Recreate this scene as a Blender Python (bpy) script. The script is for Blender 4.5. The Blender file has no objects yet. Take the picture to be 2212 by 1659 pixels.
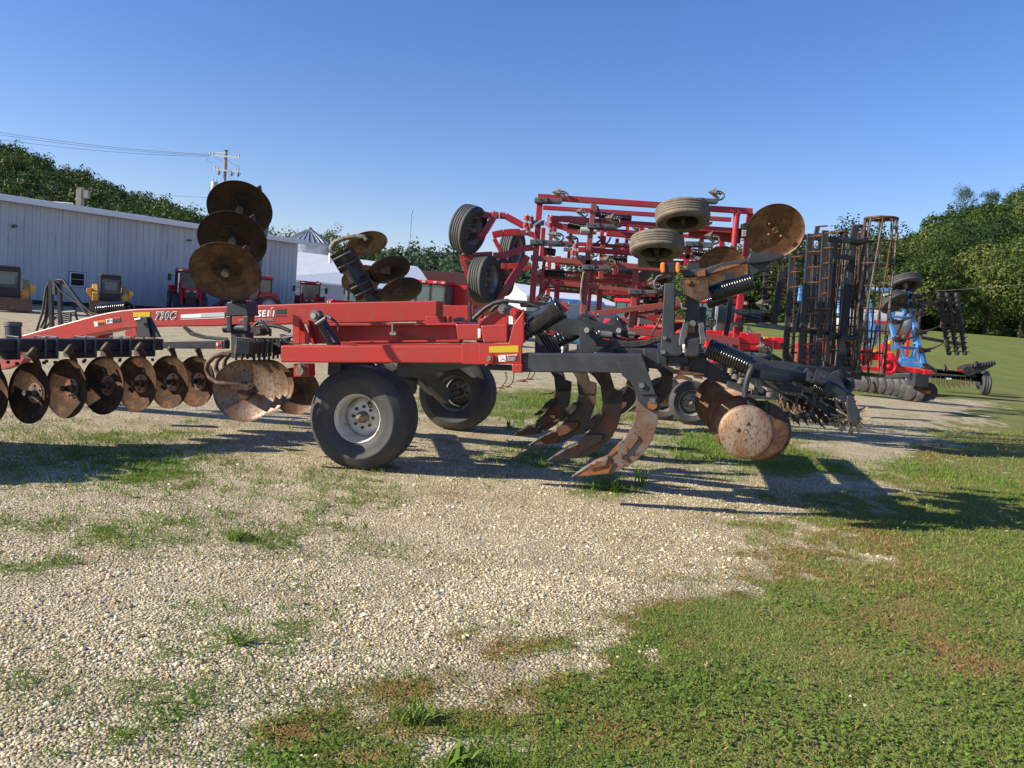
import bpy, bmesh, math, random
import numpy as np
from mathutils import Vector as V, Matrix
R = math.radians
random.seed(7); rng = np.random.default_rng(11)
scene = bpy.context.scene

# ------------------------------------------------------------------ camera
EYE = V((0, 0, 1.67)); F = 1750.0; PITCH = R(5.0); ROLL = R(4.5)
r0 = V((1, 0, 0)); u0 = V((0, math.sin(PITCH), math.cos(PITCH))); fwd = V((0, math.cos(PITCH), -math.sin(PITCH)))
cr = math.cos(ROLL) * r0 + math.sin(ROLL) * u0
cu = -math.sin(ROLL) * r0 + math.cos(ROLL) * u0
cam_d = bpy.data.cameras.new("camera"); cam = bpy.data.objects.new("camera", cam_d)
scene.collection.objects.link(cam); scene.camera = cam
m = Matrix.Identity(4)
for i in range(3):
    m[i][0] = cr[i]; m[i][1] = cu[i]; m[i][2] = -fwd[i]; m[i][3] = EYE[i]
cam.matrix_world = m
cam_d.sensor_width = 36; cam_d.lens = 36 * F / 2212; cam_d.clip_start = .1; cam_d.clip_end = 5000

# ------------------------------------------------------------------ sky, sun, exposure
SUN_EL = R(27); SUN_DIR = V((-0.97, -0.23, 0)).normalized() * math.cos(SUN_EL) + V((0, 0, math.sin(SUN_EL)))
world = bpy.data.worlds.new("World"); scene.world = world; world.use_nodes = True
nt = world.node_tree; bg = nt.nodes["Background"]
sky = nt.nodes.new("ShaderNodeTexSky"); sky.sky_type = 'NISHITA'; sky.sun_disc = False
sky.sun_elevation = SUN_EL; sky.sun_rotation = math.atan2(SUN_DIR.x, SUN_DIR.y)
sky.air_density = 1.1; sky.dust_density = 0.2; sky.ozone_density = 2.6; sky.altitude = 250
hs = nt.nodes.new('ShaderNodeHueSaturation'); hs.inputs['Saturation'].default_value = 1.22; nt.links.new(sky.outputs[0], hs.inputs['Color']); tn = nt.nodes.new('ShaderNodeMix'); tn.data_type = 'RGBA'; tn.blend_type = 'MULTIPLY'; tn.inputs[0].default_value = 1; tn.inputs[7].default_value = (1.0, .94, 1.2, 1); nt.links.new(hs.outputs[0], tn.inputs[6]); nt.links.new(tn.outputs[2], bg.inputs[0]); bg.inputs[1].default_value = 0.084
sun_d = bpy.data.lights.new("sun", 'SUN'); sun = bpy.data.objects.new("sun", sun_d); scene.collection.objects.link(sun)
sun_d.energy = 5.0; sun_d.angle = R(.5); sun_d.color = (1, .92, .77)
sun.rotation_euler = SUN_DIR.to_track_quat('Z', 'Y').to_euler()
scene.view_settings.view_transform = 'Standard'; scene.view_settings.look = 'None'
scene.view_settings.exposure = 0.72; scene.view_settings.gamma = 1
scene.cycles.max_bounces = 6; scene.cycles.transparent_max_bounces = 8

# ------------------------------------------------------------------ picture point -> real place
def ray(p):
    return fwd + cr * ((p[0] - 1106) / F) + cu * ((829.5 - p[1]) / F)
def U(p, d): return EYE + ray(p) * d
def G(p, z=0):
    r = ray(p); return EYE + r * ((z - EYE.z) / r.z)
def proj(w):
    q = V(w) - EYE; d = q.dot(fwd)
    return (1106 + F * q.dot(cr) / d, 829.5 - F * q.dot(cu) / d)
ZK = dict(A=(0, 216, .293), B=(0, 594, .293), C=(540, 594, .293), D=(918, 351, .293), E=(1080, 594, .293), F=(1404, 351, .293),
          G=(1458, 648, .2441), H=(1672, 378, .3255), I=(594, 459, .2197), J=(0, 540, .1953), K=(324, 297, .1465), L=(432, 594, .1465),
          M=(961.2, 399.6, .1465), N=(1242, 399.6, .1709), O=(1080, 621, .1709), P=(1458, 432, .1465), Q=(1620, 648, .1465),
          T=(1447.2, 621, .12207), W=(1425.6, 756, .1465), X=(1728, 594, .1709), Y=(896.4, 567, .0977), Z=(0, 0, 1))
def z(k, *pts):
    a, b, s = ZK[k]; return [(a + s * x, b + s * y) for x, y in pts]
def z1(k, x, y): return z(k, (x, y))[0]

class Plane:
    """a vertical plane of a machine: point() turns a measured picture point into a point L metres behind it"""
    def __init__(s, p, d, yaw):
        s.o = U(p, d); a = R(yaw); s.l = V((math.cos(a), -math.sin(a), 0)); s.n = V((math.sin(a), math.cos(a), 0))
    def pt(s, p, L=0.0):
        r = ray(p); t = ((s.o + s.n * L) - EYE).dot(s.n) / r.dot(s.n)
        return EYE + r * t
    def pts(s, ps, L=0.0): return [s.pt(p, L) for p in ps]
    def m_per_px(s, p, L=0.0):
        return (s.pt((p[0] + 1, p[1]), L) - s.pt(p, L)).length

# ------------------------------------------------------------------ materials
MATS = {}
def mat(name, base, rough=.5, metal=0., c2=None, scale=6., lo=.45, hi=.6, bump=0., bscale=60., c3=None, s3=25., lo3=.6, hi3=.68, spec=.5, alpha=None, emit=None, stretch=None, trans=0, coat=0):
    if name in MATS: return MATS[name]
    m = bpy.data.materials.new(name); m.use_nodes = True; nt = m.node_tree; N = nt.nodes; Lk = nt.links
    b = N["Principled BSDF"]; b.inputs["Base Color"].default_value = (*base, 1); b.inputs["Roughness"].default_value = rough
    b.inputs["Metallic"].default_value = metal; b.inputs["Specular IOR Level"].default_value = spec
    b.inputs["Coat Weight"].default_value = coat; b.inputs["Coat Roughness"].default_value = .15
    if trans: b.inputs["Transmission Weight"].default_value = trans
    tc = N.new("ShaderNodeTexCoord"); mp = N.new("ShaderNodeMapping"); Lk.new(tc.outputs["Object"], mp.inputs[0])
    if stretch: mp.inputs["Scale"].default_value = stretch
    def nz(s, det=5):
        n = N.new("ShaderNodeTexNoise"); n.inputs["Scale"].default_value = s; n.inputs["Detail"].default_value = det
        n.inputs["Roughness"].default_value = .62; Lk.new(mp.outputs[0], n.inputs[0]); return n
    cur = None
    for c, s, l, h in ((c2, scale, lo, hi), (c3, s3, lo3, hi3)):
        if c is None: continue
        n = nz(s); rp = N.new("ShaderNodeMapRange"); rp.inputs[1].default_value = l; rp.inputs[2].default_value = h
        Lk.new(n.outputs[0], rp.inputs[0]); mx = N.new("ShaderNodeMix"); mx.data_type = 'RGBA'
        Lk.new(rp.outputs[0], mx.inputs[0])
        if cur is None: mx.inputs[6].default_value = (*base, 1)
        else: Lk.new(cur, mx.inputs[6])
        mx.inputs[7].default_value = (*c, 1); cur = mx.outputs[2]
    if cur is not None: Lk.new(cur, b.inputs["Base Color"])
    if bump:
        n = nz(bscale, 3); bp = N.new("ShaderNodeBump"); bp.inputs["Strength"].default_value = bump; bp.inputs["Distance"].default_value = .01
        Lk.new(n.outputs[0], bp.inputs["Height"]); Lk.new(bp.outputs[0], b.inputs["Normal"])
    MATS[name] = m; return m
red = mat("red_paint", (.42, .027, .02), .40, c2=(.34, .038, .028), scale=1.8, lo=.4, hi=.65, c3=(.26, .085, .055), s3=11, lo3=.57, hi3=.75, bump=.12, bscale=25)
redc = mat("faded_red_paint", (.43, .016, .03), .42, c2=(.33, .05, .045), scale=3, lo=.42, hi=.62, c3=(.22, .05, .035), s3=22, lo3=.6, hi3=.75, bump=.1)
redf = mat("dusty_red_paint", (.36, .055, .05), .6, c2=(.28, .075, .06), scale=5, c3=(.20, .09, .06), s3=30)
redb = mat("bright_red_paint", (.72, .012, .018), .35, c2=(.6, .01, .015), scale=2)
redd = mat("tractor_red_paint", (.5, .012, .02), .3)
blk = mat("black_paint", (.021, .024, .028), .42, c2=(.038, .041, .046), scale=3, lo=.4, hi=.65, c3=(.11, .06, .035), s3=11, lo3=.66, hi3=.74, bump=.15, bscale=40)
blkw = mat("worn_black_paint", (.026, .029, .034), .5, c2=(.048, .05, .054), scale=4, lo=.45, hi=.65, c3=(.14, .065, .035), s3=13, lo3=.645, hi3=.72, bump=.2)
blkg = mat("gloss_black_paint", (.012, .013, .014), .2, c2=(.03, .03, .032), scale=4, coat=.3)
dark = mat("dark_steel", (.03, .027, .024), .6, .2, c2=(.075, .05, .032), scale=9, bump=.3)
greys = mat("grey_channel_paint", (.10, .105, .11), .55, c2=(.15, .15, .15), scale=9)
rust = mat("rusty_disc_steel", (.13, .056, .022), .5, .15, c2=(.21, .115, .055), scale=9, lo=.45, hi=.62, c3=(.09, .04, .02), s3=34, lo3=.55, hi3=.62, bump=.35, bscale=90)
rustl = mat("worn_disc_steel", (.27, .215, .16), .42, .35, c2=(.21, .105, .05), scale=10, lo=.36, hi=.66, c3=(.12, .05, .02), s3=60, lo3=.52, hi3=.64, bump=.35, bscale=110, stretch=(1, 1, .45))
rustd = mat("dark_rusty_steel", (.06, .03, .016), .6, .1, c2=(.13, .065, .03), scale=12, bump=.4)
rustx = mat("shade_dark_disc_steel", (.026, .014, .008), .6, .1, c2=(.055, .028, .013), scale=6, bump=.3)  # near black, with the shade on the folded discs in the colour
rusto = mat("orange_rust", (.27, .11, .04), .5, .2, c2=(.22, .075, .03), scale=20, bump=.2)
shank = mat("worn_shank_steel", (.19, .155, .13), .42, .35, c2=(.20, .08, .035), scale=5, lo=.42, hi=.60, c3=(.13, .05, .025), s3=30, lo3=.56, hi3=.64, bump=.2)
shankd = mat("rusty_shank_steel", (.10, .075, .06), .5, .3, c2=(.2, .07, .03), scale=5, lo=.48, hi=.6, c3=(.05, .03, .02), s3=30, bump=.3)
bright = mat("polished_point_steel", (.62, .6, .57), .25, .9, c2=(.35, .2, .12), scale=14, lo=.5, hi=.6)
sweepm = mat("worn_sweep_steel", (.40, .30, .20), .5, .05, c2=(.5, .4, .28), scale=12, c3=(.17, .06, .02), s3=20, lo3=.56, hi3=.66)
chrome = mat("zinc_fitting", (.6, .58, .52), .25, .9)
rubber = mat("tyre_rubber", (.046, .046, .047), .72, c2=(.075, .071, .064), scale=4, lo=.42, hi=.68, c3=(.075, .066, .052), s3=14, lo3=.6, hi3=.8, bump=.12, bscale=70)
rubdust = mat("dusty_tyre_rubber", (.19, .155, .11), .85, c2=(.14, .115, .085), scale=9, c3=(.10, .08, .06), s3=40, bump=.3)
rubgr = mat("tyre_groove", (.018, .017, .015), .9)
rimm = mat("dirty_white_rim", (.66, .63, .56), .42, .2, c2=(.42, .36, .28), scale=6, lo=.5, hi=.7, c3=(.2, .09, .04), s3=16, lo3=.62, hi3=.72)
hubm = mat("dusty_hub", (.22, .18, .12), .6, c2=(.12, .09, .06), scale=20)
rimg = mat("grey_rim", (.33, .33, .32), .4, .4, c2=(.2, .17, .13), scale=9)
yellow = mat("yellow_reflector", (.62, .42, .01), .45, c2=(.5, .36, .01), scale=160)
yel = mat("loader_yellow", (.72, .36, .04), .4, c2=(.55, .27, .04), scale=4)
orange = mat("amber_lens", (.85, .2, .01), .25, spec=.7)
stk_o = mat("orange_label", (.85, .2, .02), .5); stk_w = mat("white_label", (.78, .78, .76), .5); stk_k = mat("black_label", (.02, .02, .02), .5)
stk_r = mat("red_label", (.6, .03, .04), .5); stk_g = mat("silver_label", (.5, .5, .5), .4)
hose = mat("black_hose", (.022, .021, .02), .55, c2=(.05, .045, .04), scale=30)
blue = mat("blue_paint", (.11, .33, .74), .45, c2=(.07, .2, .5), scale=3, c3=(.2, .2, .2), s3=18, lo3=.65, hi3=.75)
glassm = mat("cab_glass", (.05, .09, .10), .06, spec=.9)
plast = mat("black_plastic", (.02, .02, .021), .5)
bark = mat("tree_bark", (.06, .05, .035), .9)
wood = mat("weathered_pole_wood", (.30, .24, .17), .8, c2=(.2, .16, .11), scale=7, stretch=(1, 1, .15))
pale = mat("pale_crossarm", (.62, .6, .52), .7)
greyp = mat("grey_transformer_paint", (.42, .45, .42), .45)
wirem = mat("wire", (.12, .12, .13), .6)

SPLIT = {"hydraulic_hose", "lift_rod", "finisher_strut", "hose_fitting", "spring_bracket", "insulator", "antenna", "jumper_wire", "wall_lamp", "lock_pin", "lift_bracket", "lift_linkage", "spring_strap", "frame_bolt", "tower_bolt", "bracket_bolt", "spring_lug", "cable_guard", "lift_arm", "gang_mount", "disc_standard", "fold_plate", "tower_foot", "curved_arm", "mast_lug", "tine_spring", "box_bracket", "marker_post", "arm_rust_patch", "frame_rib", "disc_bolt", "latch_arm", "latch_pin", "hose_coupler", "roof_vent", "guard_bolt", "wheel_arm", "axle_tube", "rear_inner_beam", "finisher_arm", "scraper_mount"}
# ------------------------------------------------------------------ mesh builder
class MB:
    def __init__(s): s.v = []; s.f = []; s.mi = []; s.sm = []
    def add(s, vs, fs, smooth=False, mi=0):
        o = len(s.v); s.v += [tuple(v) for v in vs]
        for f in fs: s.f.append(tuple(i + o for i in f)); s.mi.append(mi); s.sm.append(smooth)
        return s
    def prism(s, poly, ext, mi=0):
        n = len(poly); ext = V(ext)
        nr = V((0, 0, 0))
        for i in range(n):
            a, b = V(poly[i]), V(poly[(i + 1) % n]); nr += (a - V(poly[0])).cross(b - V(poly[0]))
        if nr.dot(ext) > 0: poly = poly[::-1]
        vs = list(poly) + [V(p) + ext for p in poly]
        fs = [tuple(range(n)), tuple(range(2 * n - 1, n - 1, -1))] + [(j, i, i + n, j + n) for i, j in ((i, (i + 1) % n) for i in range(n))]
        return s.add(vs, fs, mi=mi)
    def box(s, c, x, y, zz, mi=0):
        c, x, y, zz = V(c), V(x), V(y), V(zz)
        if x.cross(y).dot(zz) < 0: x = -x
        vs = [c + a * x + b * y + d * zz for a in (-1, 1) for b in (-1, 1) for d in (-1, 1)]
        fs = [(0, 1, 3, 2), (4, 6, 7, 5), (0, 4, 5, 1), (2, 3, 7, 6), (0, 2, 6, 4), (1, 5, 7, 3)]
        return s.add(vs, fs, mi=mi)
    def abox(s, x0, x1, y0, y1, z0, z1, mi=0):
        return s.box(((x0 + x1) / 2, (y0 + y1) / 2, (z0 + z1) / 2), ((x1 - x0) / 2, 0, 0), (0, (y1 - y0) / 2, 0), (0, 0, (z1 - z0) / 2), mi)
    def bar(s, a, b, w, h, side=None, mi=0):
        a, b = V(a), V(b); d = (b - a)
        sd = V(side) if side is not None else (V((0, 0, 1)) if abs(d.normalized().z) < .9 else V((0, 1, 0)))
        sd = (sd - d.normalized() * sd.dot(d.normalized())).normalized(); t = d.normalized().cross(sd)
        return s.box((a + b) / 2, d / 2, sd * w / 2, t * h / 2, mi)
    def tube(s, pts, r, seg=8, caps=True, mi=0, smooth=True):
        pts = [V(p) for p in pts]; n = len(pts); rr = r if isinstance(r, (list, tuple)) else [r] * n
        t = (pts[1] - pts[0]).normalized(); a = t.orthogonal().normalized(); rings = []
        for i, p in enumerate(pts):
            tt = (pts[min(i + 1, n - 1)] - pts[max(i - 1, 0)]); tt = tt.normalized() if tt.length > 1e-9 else t
            a = a - tt * a.dot(tt); a = a.normalized() if a.length > 1e-6 else tt.orthogonal().normalized(); b = tt.cross(a)
            rings.append([p + (a * math.cos(2 * math.pi * k / seg) + b * math.sin(2 * math.pi * k / seg)) * rr[i] for k in range(seg)])
        vs = [v for q in rings for v in q]; fs = []
        for i in range(n - 1):
            for k in range(seg):
                k2 = (k + 1) % seg; fs.append((i * seg + k, i * seg + k2, (i + 1) * seg + k2, (i + 1) * seg + k))
        s.add(vs, fs, smooth, mi)
        if caps: s.add(rings[0], [tuple(range(seg - 1, -1, -1))], False, mi); s.add(rings[-1], [tuple(range(seg))], False, mi)
        return s
    def lathe(s, c, ax, prof, seg=32, smooth=True, mi=0, close=False, mis=None):
        """prof: (radius, distance along ax)"""
        c = V(c); ax = V(ax).normalized(); a = ax.orthogonal().normalized(); b = ax.cross(a); vs = []
        for r, h in prof:
            for k in range(seg):
                t = 2 * math.pi * k / seg; vs.append(c + ax * h + (a * math.cos(t) + b * math.sin(t)) * r)
        n = len(prof); o = len(s.v); s.v += [tuple(v) for v in vs]
        for i in range(n if close else n - 1):
            j = (i + 1) % n
            for k in range(seg):
                k2 = (k + 1) % seg
                s.f.append((o + i * seg + k, o + i * seg + k2, o + j * seg + k2, o + j * seg + k)); s.sm.append(smooth); s.mi.append(mis[i] if mis else mi)
        return s
    def cyl(s, a, b, r, seg=16, mi=0, r2=None):
        a, b = V(a), V(b); h = (b - a).length; r2 = r if r2 is None else r2
        return s.lathe(a, b - a, [(0, 0), (r, 0)], seg, False, mi).lathe(a, b - a, [(r, 0), (r2, h)], seg, True, mi).lathe(a, b - a, [(r2, h), (0, h)], seg, False, mi)
    def helix(s, a, b, rad, r, turns, seg=6, per=14, mi=0):
        a, b = V(a), V(b); ax = (b - a).normalized(); x = ax.orthogonal().normalized(); y = ax.cross(x); n = int(turns * per)
        return s.tube([a + (b - a) * (i / n) + (x * math.cos(2 * math.pi * i / per) + y * math.sin(2 * math.pi * i / per)) * rad for i in range(n + 1)], r, seg, True, mi)
    def bolt(s, c, n, r=.014, h=.012, mi=0):
        c = V(c); n = V(n).normalized(); return s.cyl(c, c + n * h, r, 6, mi)
    def clusters(s):
        par = list(range(len(s.v)))
        def find(a):
            while par[a] != a: par[a] = par[par[a]]; a = par[a]
            return a
        for f in s.f:
            r_ = find(f[0])
            for i in f[1:]: par[find(i)] = r_
        roots = {}
        for i, v in enumerate(s.v): roots.setdefault(find(i), []).append(v)
        ks = list(roots); bb = [(np.min(roots[k], 0) - .012, np.max(roots[k], 0) + .012) for k in ks]; cp = list(range(len(ks)))
        def cf(a):
            while cp[a] != a: a = cp[a]
            return a
        for i in range(len(ks)):
            for j in range(i + 1, len(ks)):
                if (bb[i][0] <= bb[j][1]).all() and (bb[j][0] <= bb[i][1]).all() and cf(i) != cf(j): cp[cf(j)] = cf(i)
        km = {k: cf(i) for i, k in enumerate(ks)}; out = {}
        for f, mi, sm in zip(s.f, s.mi, s.sm): out.setdefault(km[find(f[0])], []).append((f, mi, sm))
        res = []
        for fl in out.values():
            m2 = MB(); mp = {}
            for f, mi, sm in fl:
                for i in f:
                    if i not in mp: mp[i] = len(m2.v); m2.v.append(s.v[i])
                m2.f.append(tuple(mp[i] for i in f)); m2.mi.append(mi); m2.sm.append(sm)
            res.append(m2)
        return res
    def build(s, name, mats, parent=None, bevel=0, seg=2, **tags):
        if name in SPLIT and parent is not None:
            cl = s.clusters()
            if len(cl) > 1:
                for c in cl[1:]: c.build(name, mats, parent, bevel, seg, **tags)
                s = cl[0]
        me = bpy.data.meshes.new(name); off = V((0, 0, 0)); q = parent
        while q is not None: off += q.location; q = q.parent
        vs = [(v[0] - off.x, v[1] - off.y, v[2] - off.z) for v in s.v]
        me.from_pydata(vs, [], s.f)
        for m_ in (mats if isinstance(mats, (list, tuple)) else [mats]): me.materials.append(m_)
        me.polygons.foreach_set("material_index", s.mi); me.polygons.foreach_set("use_smooth", s.sm); me.update()
        bm = bmesh.new(); bm.from_mesh(me); bmesh.ops.recalc_face_normals(bm, faces=bm.faces); bm.to_mesh(me); bm.free()
        o = bpy.data.objects.new(name, me); scene.collection.objects.link(o); o.parent = parent
        if bevel:
            mo = o.modifiers.new("bevel", 'BEVEL'); mo.width = bevel; mo.segments = seg; mo.limit_method = 'ANGLE'; mo.angle_limit = R(50); mo.harden_normals = False
        for k, v_ in tags.items(): o[k] = v_
        return o
def thing(name, label, cat, loc=(0, 0, 0), group=None):
    o = bpy.data.objects.new(name, None); scene.collection.objects.link(o); o.location = loc; o.empty_display_size = .2
    o["label"] = label; o["category"] = cat
    if group: o["group"] = group
    return o
def copy_tree(o, parent=None):
    c = o.copy(); scene.collection.objects.link(c); c.parent = parent
    for ch in list(o.children): copy_tree(ch, c)
    return c
def npmesh(name, verts, faces, mats, smooth=False, attrs=None, mi=None, parent=None):
    me = bpy.data.meshes.new(name); nv = len(verts); nf, k = faces.shape
    me.vertices.add(nv); me.vertices.foreach_set("co", np.asarray(verts, np.float32).ravel())
    me.loops.add(nf * k); me.loops.foreach_set("vertex_index", faces.astype(np.int32).ravel())
    me.polygons.add(nf); me.polygons.foreach_set("loop_start", np.arange(0, nf * k, k, dtype=np.int32))
    me.polygons.foreach_set("loop_total", np.full(nf, k, np.int32))
    me.polygons.foreach_set("use_smooth", np.full(nf, smooth, bool))
    for m_ in (mats if isinstance(mats, (list, tuple)) else [mats]): me.materials.append(m_)
    if mi is not None: me.polygons.foreach_set("material_index", np.asarray(mi, np.int32))
    for a, vals in (attrs or {}).items():
        at = me.attributes.new(a, 'FLOAT', 'POINT'); at.data.foreach_set("value", np.asarray(vals, np.float32))
    me.update(calc_edges=True); o = bpy.data.objects.new(name, me); scene.collection.objects.link(o); o.parent = parent
    return o
def text(pl, s, p0, p1, ptop, L, m_, parent, name="lettering", shear=0., bold=0., thick=.002):
    """lettering in the plane: p0 lower left, p1 lower right, ptop upper left (measured points)"""
    def lay(bo):
        cu_ = bpy.data.curves.new("t", 'FONT'); cu_.body = s; cu_.shear = shear; cu_.offset = bo; cu_.extrude = .002; cu_.space_character = 1.12
        ob = bpy.data.objects.new("t", cu_); scene.collection.objects.link(ob)
        me = bpy.data.meshes.new_from_object(ob.evaluated_get(bpy.context.evaluated_depsgraph_get())); bpy.data.objects.remove(ob); return me
    a = np.array([v.co[:] for v in lay(.0).vertices]); me = lay(bold); x0, x1 = a[:, 0].min(), a[:, 0].max(); y0, y1 = a[:, 1].min(), a[:, 1].max()
    A, B, T_ = pl.pt(p0, L), pl.pt(p1, L), pl.pt(ptop, L); ex, ey = B - A, T_ - A; nn = -pl.n
    off = V((0, 0, 0)); q = parent
    while q is not None: off += q.location; q = q.parent
    for v in me.vertices:
        c = v.co; w = A + ex * ((c.x - x0) / (x1 - x0)) + ey * ((c.y - y0) / (y1 - y0)) + nn * (c.z / .002 * thick * .5)
        v.co = w - off
    me.materials.clear(); me.materials.append(m_); o = bpy.data.objects.new(name, me); scene.collection.objects.link(o); o.parent = parent
    return o

# ------------------------------------------------------------------ noise for scattering
def _hash(ix, iy, seed):
    h = (ix.astype(np.int64) * 374761393 + iy.astype(np.int64) * 668265263 + seed * 144665) & 0xffffffff
    h = ((h ^ (h >> 13)) * 1274126177) & 0xffffffff
    return ((h ^ (h >> 16)) & 0xffff) / 65535.0
def vnoise(x, y, s, seed=0):
    x = np.asarray(x) * s; y = np.asarray(y) * s; ix = np.floor(x); iy = np.floor(y); fx = x - ix; fy = y - iy
    fx = fx * fx * (3 - 2 * fx); fy = fy * fy * (3 - 2 * fy)
    a, b, c, d = (_hash(ix + i, iy + j, seed) for i, j in ((0, 0), (1, 0), (0, 1), (1, 1)))
    return (a * (1 - fx) + b * fx) * (1 - fy) + (c * (1 - fx) + d * fx) * fy
def fbm(x, y, s, seed=0, o=4):
    return sum(vnoise(x, y, s * 2 ** i, seed + i) * .5 ** i for i in range(o)) / sum(.5 ** i for i in range(o))
CR = np.array(cr); CU = np.array(cu); FW = np.array(fwd); EY = np.array(EYE)
def nproj(x, y, zz):
    q = np.stack([x, y, zz], -1) - EY; d = q @ FW; d = np.where(np.abs(d) < .3, .3, d)
    return 1106 + F * (q @ CR) / d, 829.5 - F * (q @ CU) / d, d
# ------------------------------------------------------------------ ground
def sst(t): t = np.clip(t, 0, 1); return t * t * (3 - 2 * t)
def gh(x, y):
    x = np.asarray(x, float); y = np.asarray(y, float)
    return 3.7 * sst((y - 28) / 85) * sst((x - 2) / 45) + .05 * (fbm(x, y, .12, 3) - .5) * sst((y - 12) / 10)
BY = np.array([0, 722, 760, 800, 846, 868, 900, 960, 1040, 1110, 1180, 1250, 1290, 1300, 1340, 1400, 1430, 1470, 1500, 1580, 1659, 1900, 2600])
BX = np.array([1380, 1430, 1500, 1570, 1680, 2060, 2080, 1960, 1880, 1800, 1690, 1640, 1560, 1430, 1340, 1300, 1240, 1130, 1050, 890, 790, 540, 0])
GREEN = [(1350, 875, 480, 42, .85), (1750, 1000, 200, 50, .7), (1300, 985, 260, 40, .45), (250, 1010, 420, 70, .5), (300, 1150, 420, 60, .3), (950, 1180, 300, 50, .2), (350, 1500, 300, 60, .25), (1300, 1220, 200, 50, .4), (1480, 885, 400, 38, .75), (1600, 960, 190, 40, .8), (1560, 905, 90, 25, .5), (1310, 1055, 75, 28, .85), (300, 965, 230, 42, .5), (1120, 900, 60, 40, .5), (1900, 1000, 80, 30, .5), (1760, 1000, 80, 20, .25),
         (520, 1390, 60, 30, .35), (510, 1160, 35, 14, .6), (860, 1500, 150, 36, .62), (720, 1590, 160, 40, .62), (600, 1640, 120, 40, .5), (1130, 1400, 110, 40, .6), (1220, 1330, 90, 40, .4), (100, 1370, 60, 40, .2), (270, 1070, 60, 14, .4), (700, 1110, 200, 60, .18), (1110, 1300, 60, 25, .35), (420, 1010, 130, 50, .3), (900, 1440, 120, 40, .3), (60, 1470, 60, 30, .3), (1150, 1230, 90, 30, .2)]
BROWN = [(1430, 1255, 100, 26, .9), (1640, 1180, 100, 60, .5), (840, 1495, 130, 34, 1.1), (640, 1585, 80, 34, 1.1), (1080, 1400, 130, 40, 1.), (760, 1640, 120, 20, .8), (1000, 1560, 120, 24, .7), (1180, 1340, 60, 24, .8), (1250, 1290, 60, 18, .6), (1560, 1290, 60, 20, .5), (1950, 1180, 90, 100, .55), (2010, 1050, 45, 90, .5), (1900, 1330, 140, 35, .6),
         (2100, 1450, 160, 50, .5), (1500, 1590, 260, 50, .3), (1720, 1480, 150, 40, .3), (900, 1600, 200, 30, .5), (110, 1330, 60, 30, .5), (60, 1420, 50, 40, .4), (200, 1250, 80, 25, .25), (2060, 1250, 60, 40, .4), (1180, 1460, 90, 25, .6)]
SAND = [(1860, 975, 80, 22, .9), (1690, 1050, 200, 12, .35), (2000, 876, 110, 13, 1.), (1500, 1055, 130, 14, .6), (1200, 1150, 330, 80, .8), (1440, 1290, 90, 14, .3), (1190, 1430, 60, 18, .7), (1930, 940, 80, 14, .5)]
def blobs(L_, px, py):
    o = np.zeros_like(px)
    for cx, cy, rx, ry, s in L_: o = np.maximum(o, s * np.exp(-(((px - cx) / rx) ** 2 + ((py - cy) / ry) ** 2) * .9))
    return o
def cover(x, y):
    px, py, d = nproj(x, y, np.zeros_like(x))
    py = np.where(d < 1.2, 2600, py)
    n1 = fbm(x, y, 1.3, 5); n2 = fbm(x, y, 6.0, 9)
    lawn = (px - np.interp(py, BY, BX)) / np.interp(py, [700, 900, 1200, 1659], [60, 110, 190, 230]) + (n1 - .5) * 4.2 + (n2 - .5) * 3.4
    g = np.clip(lawn * .5 + .5, 0, 1)
    far = (py < 800) & (px < 1350); g = np.where(far, .06, g)
    g = np.maximum(g, np.clip(blobs(GREEN, px, py) * 1.35 + (n1 - .5) * .9 + (n2 - .5) * .8 - .12, 0, 1) * (blobs(GREEN, px, py) > .06))
    g = g * (1 - np.clip(blobs(SAND, px, py) * 1.2 + (n2 - .5) * .8, 0, 1) * (blobs(SAND, px, py) > .08))
    weeds = np.maximum(np.clip((fbm(x, y, 1.5, 21) - .56) * 6, 0, 1) * np.clip((n2 - .44) * 6, 0, 1) * .55, np.clip((fbm(x, y, .8, 22) - .38) * 3, 0, 1) * np.clip((fbm(x, y, 9, 23) - .44) * 7, 0, 1) * .46) * (blobs(SAND, px, py) < .2) * (py > 800)
    g = np.maximum(g, weeds)
    g0 = np.clip(g, 0, 1)
    b = np.clip(blobs(BROWN, px, py) * 1.0 + (fbm(x, y, 1.6, 40) - .64) * 1.6 + (n2 - .5) * .9, 0, 1)
    edge = np.exp(-(lawn - .1) ** 2 * 2.5) * .55 * (fbm(x, y, 2.5, 77) > .5)
    global DRY
    DRY = np.clip(sst((px - 1350) / 600) * (.35 + 1.3 * fbm(x, y, .9, 88)) + .25 * (fbm(x, y, .5, 89) > .55), 0, 1) * np.where(py < 850, .35, .85)
    return g0, np.clip(np.maximum(b, edge * (py > 1150)), 0, 1)
xs = np.concatenate([-np.geomspace(500, 13, 40), np.arange(-12.9, 14.9, .07), np.arange(15, 27, .2), np.geomspace(27.5, 500, 36)])
ys = np.concatenate([[-80, -40, -20, -10, -4, 0, 1.2], np.arange(2.0, 15, .065), np.arange(15.1, 36, .16), np.geomspace(36.5, 900, 60)])
X, Y = np.meshgrid(xs, ys); Z = gh(X, Y)
near = np.exp(-np.maximum(Y - 14, 0) / 2)
cg, cb = cover(X, Y); cd = DRY.copy()
Z = Z + near * (.02 * (fbm(X, Y, 1.1, 60) - .5) + .012 * (fbm(X, Y, 6, 61) - .5)) + near * cg * .006
nx = len(xs); idx = np.arange(X.size).reshape(X.shape)
fc = np.stack([idx[:-1, :-1], idx[:-1, 1:], idx[1:, 1:], idx[1:, :-1]], -1).reshape(-1, 4)
gm = bpy.data.materials.new("ground"); gm.use_nodes = True; nt = gm.node_tree; N = nt.nodes; Lk = nt.links; bs = N["Principled BSDF"]
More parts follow.
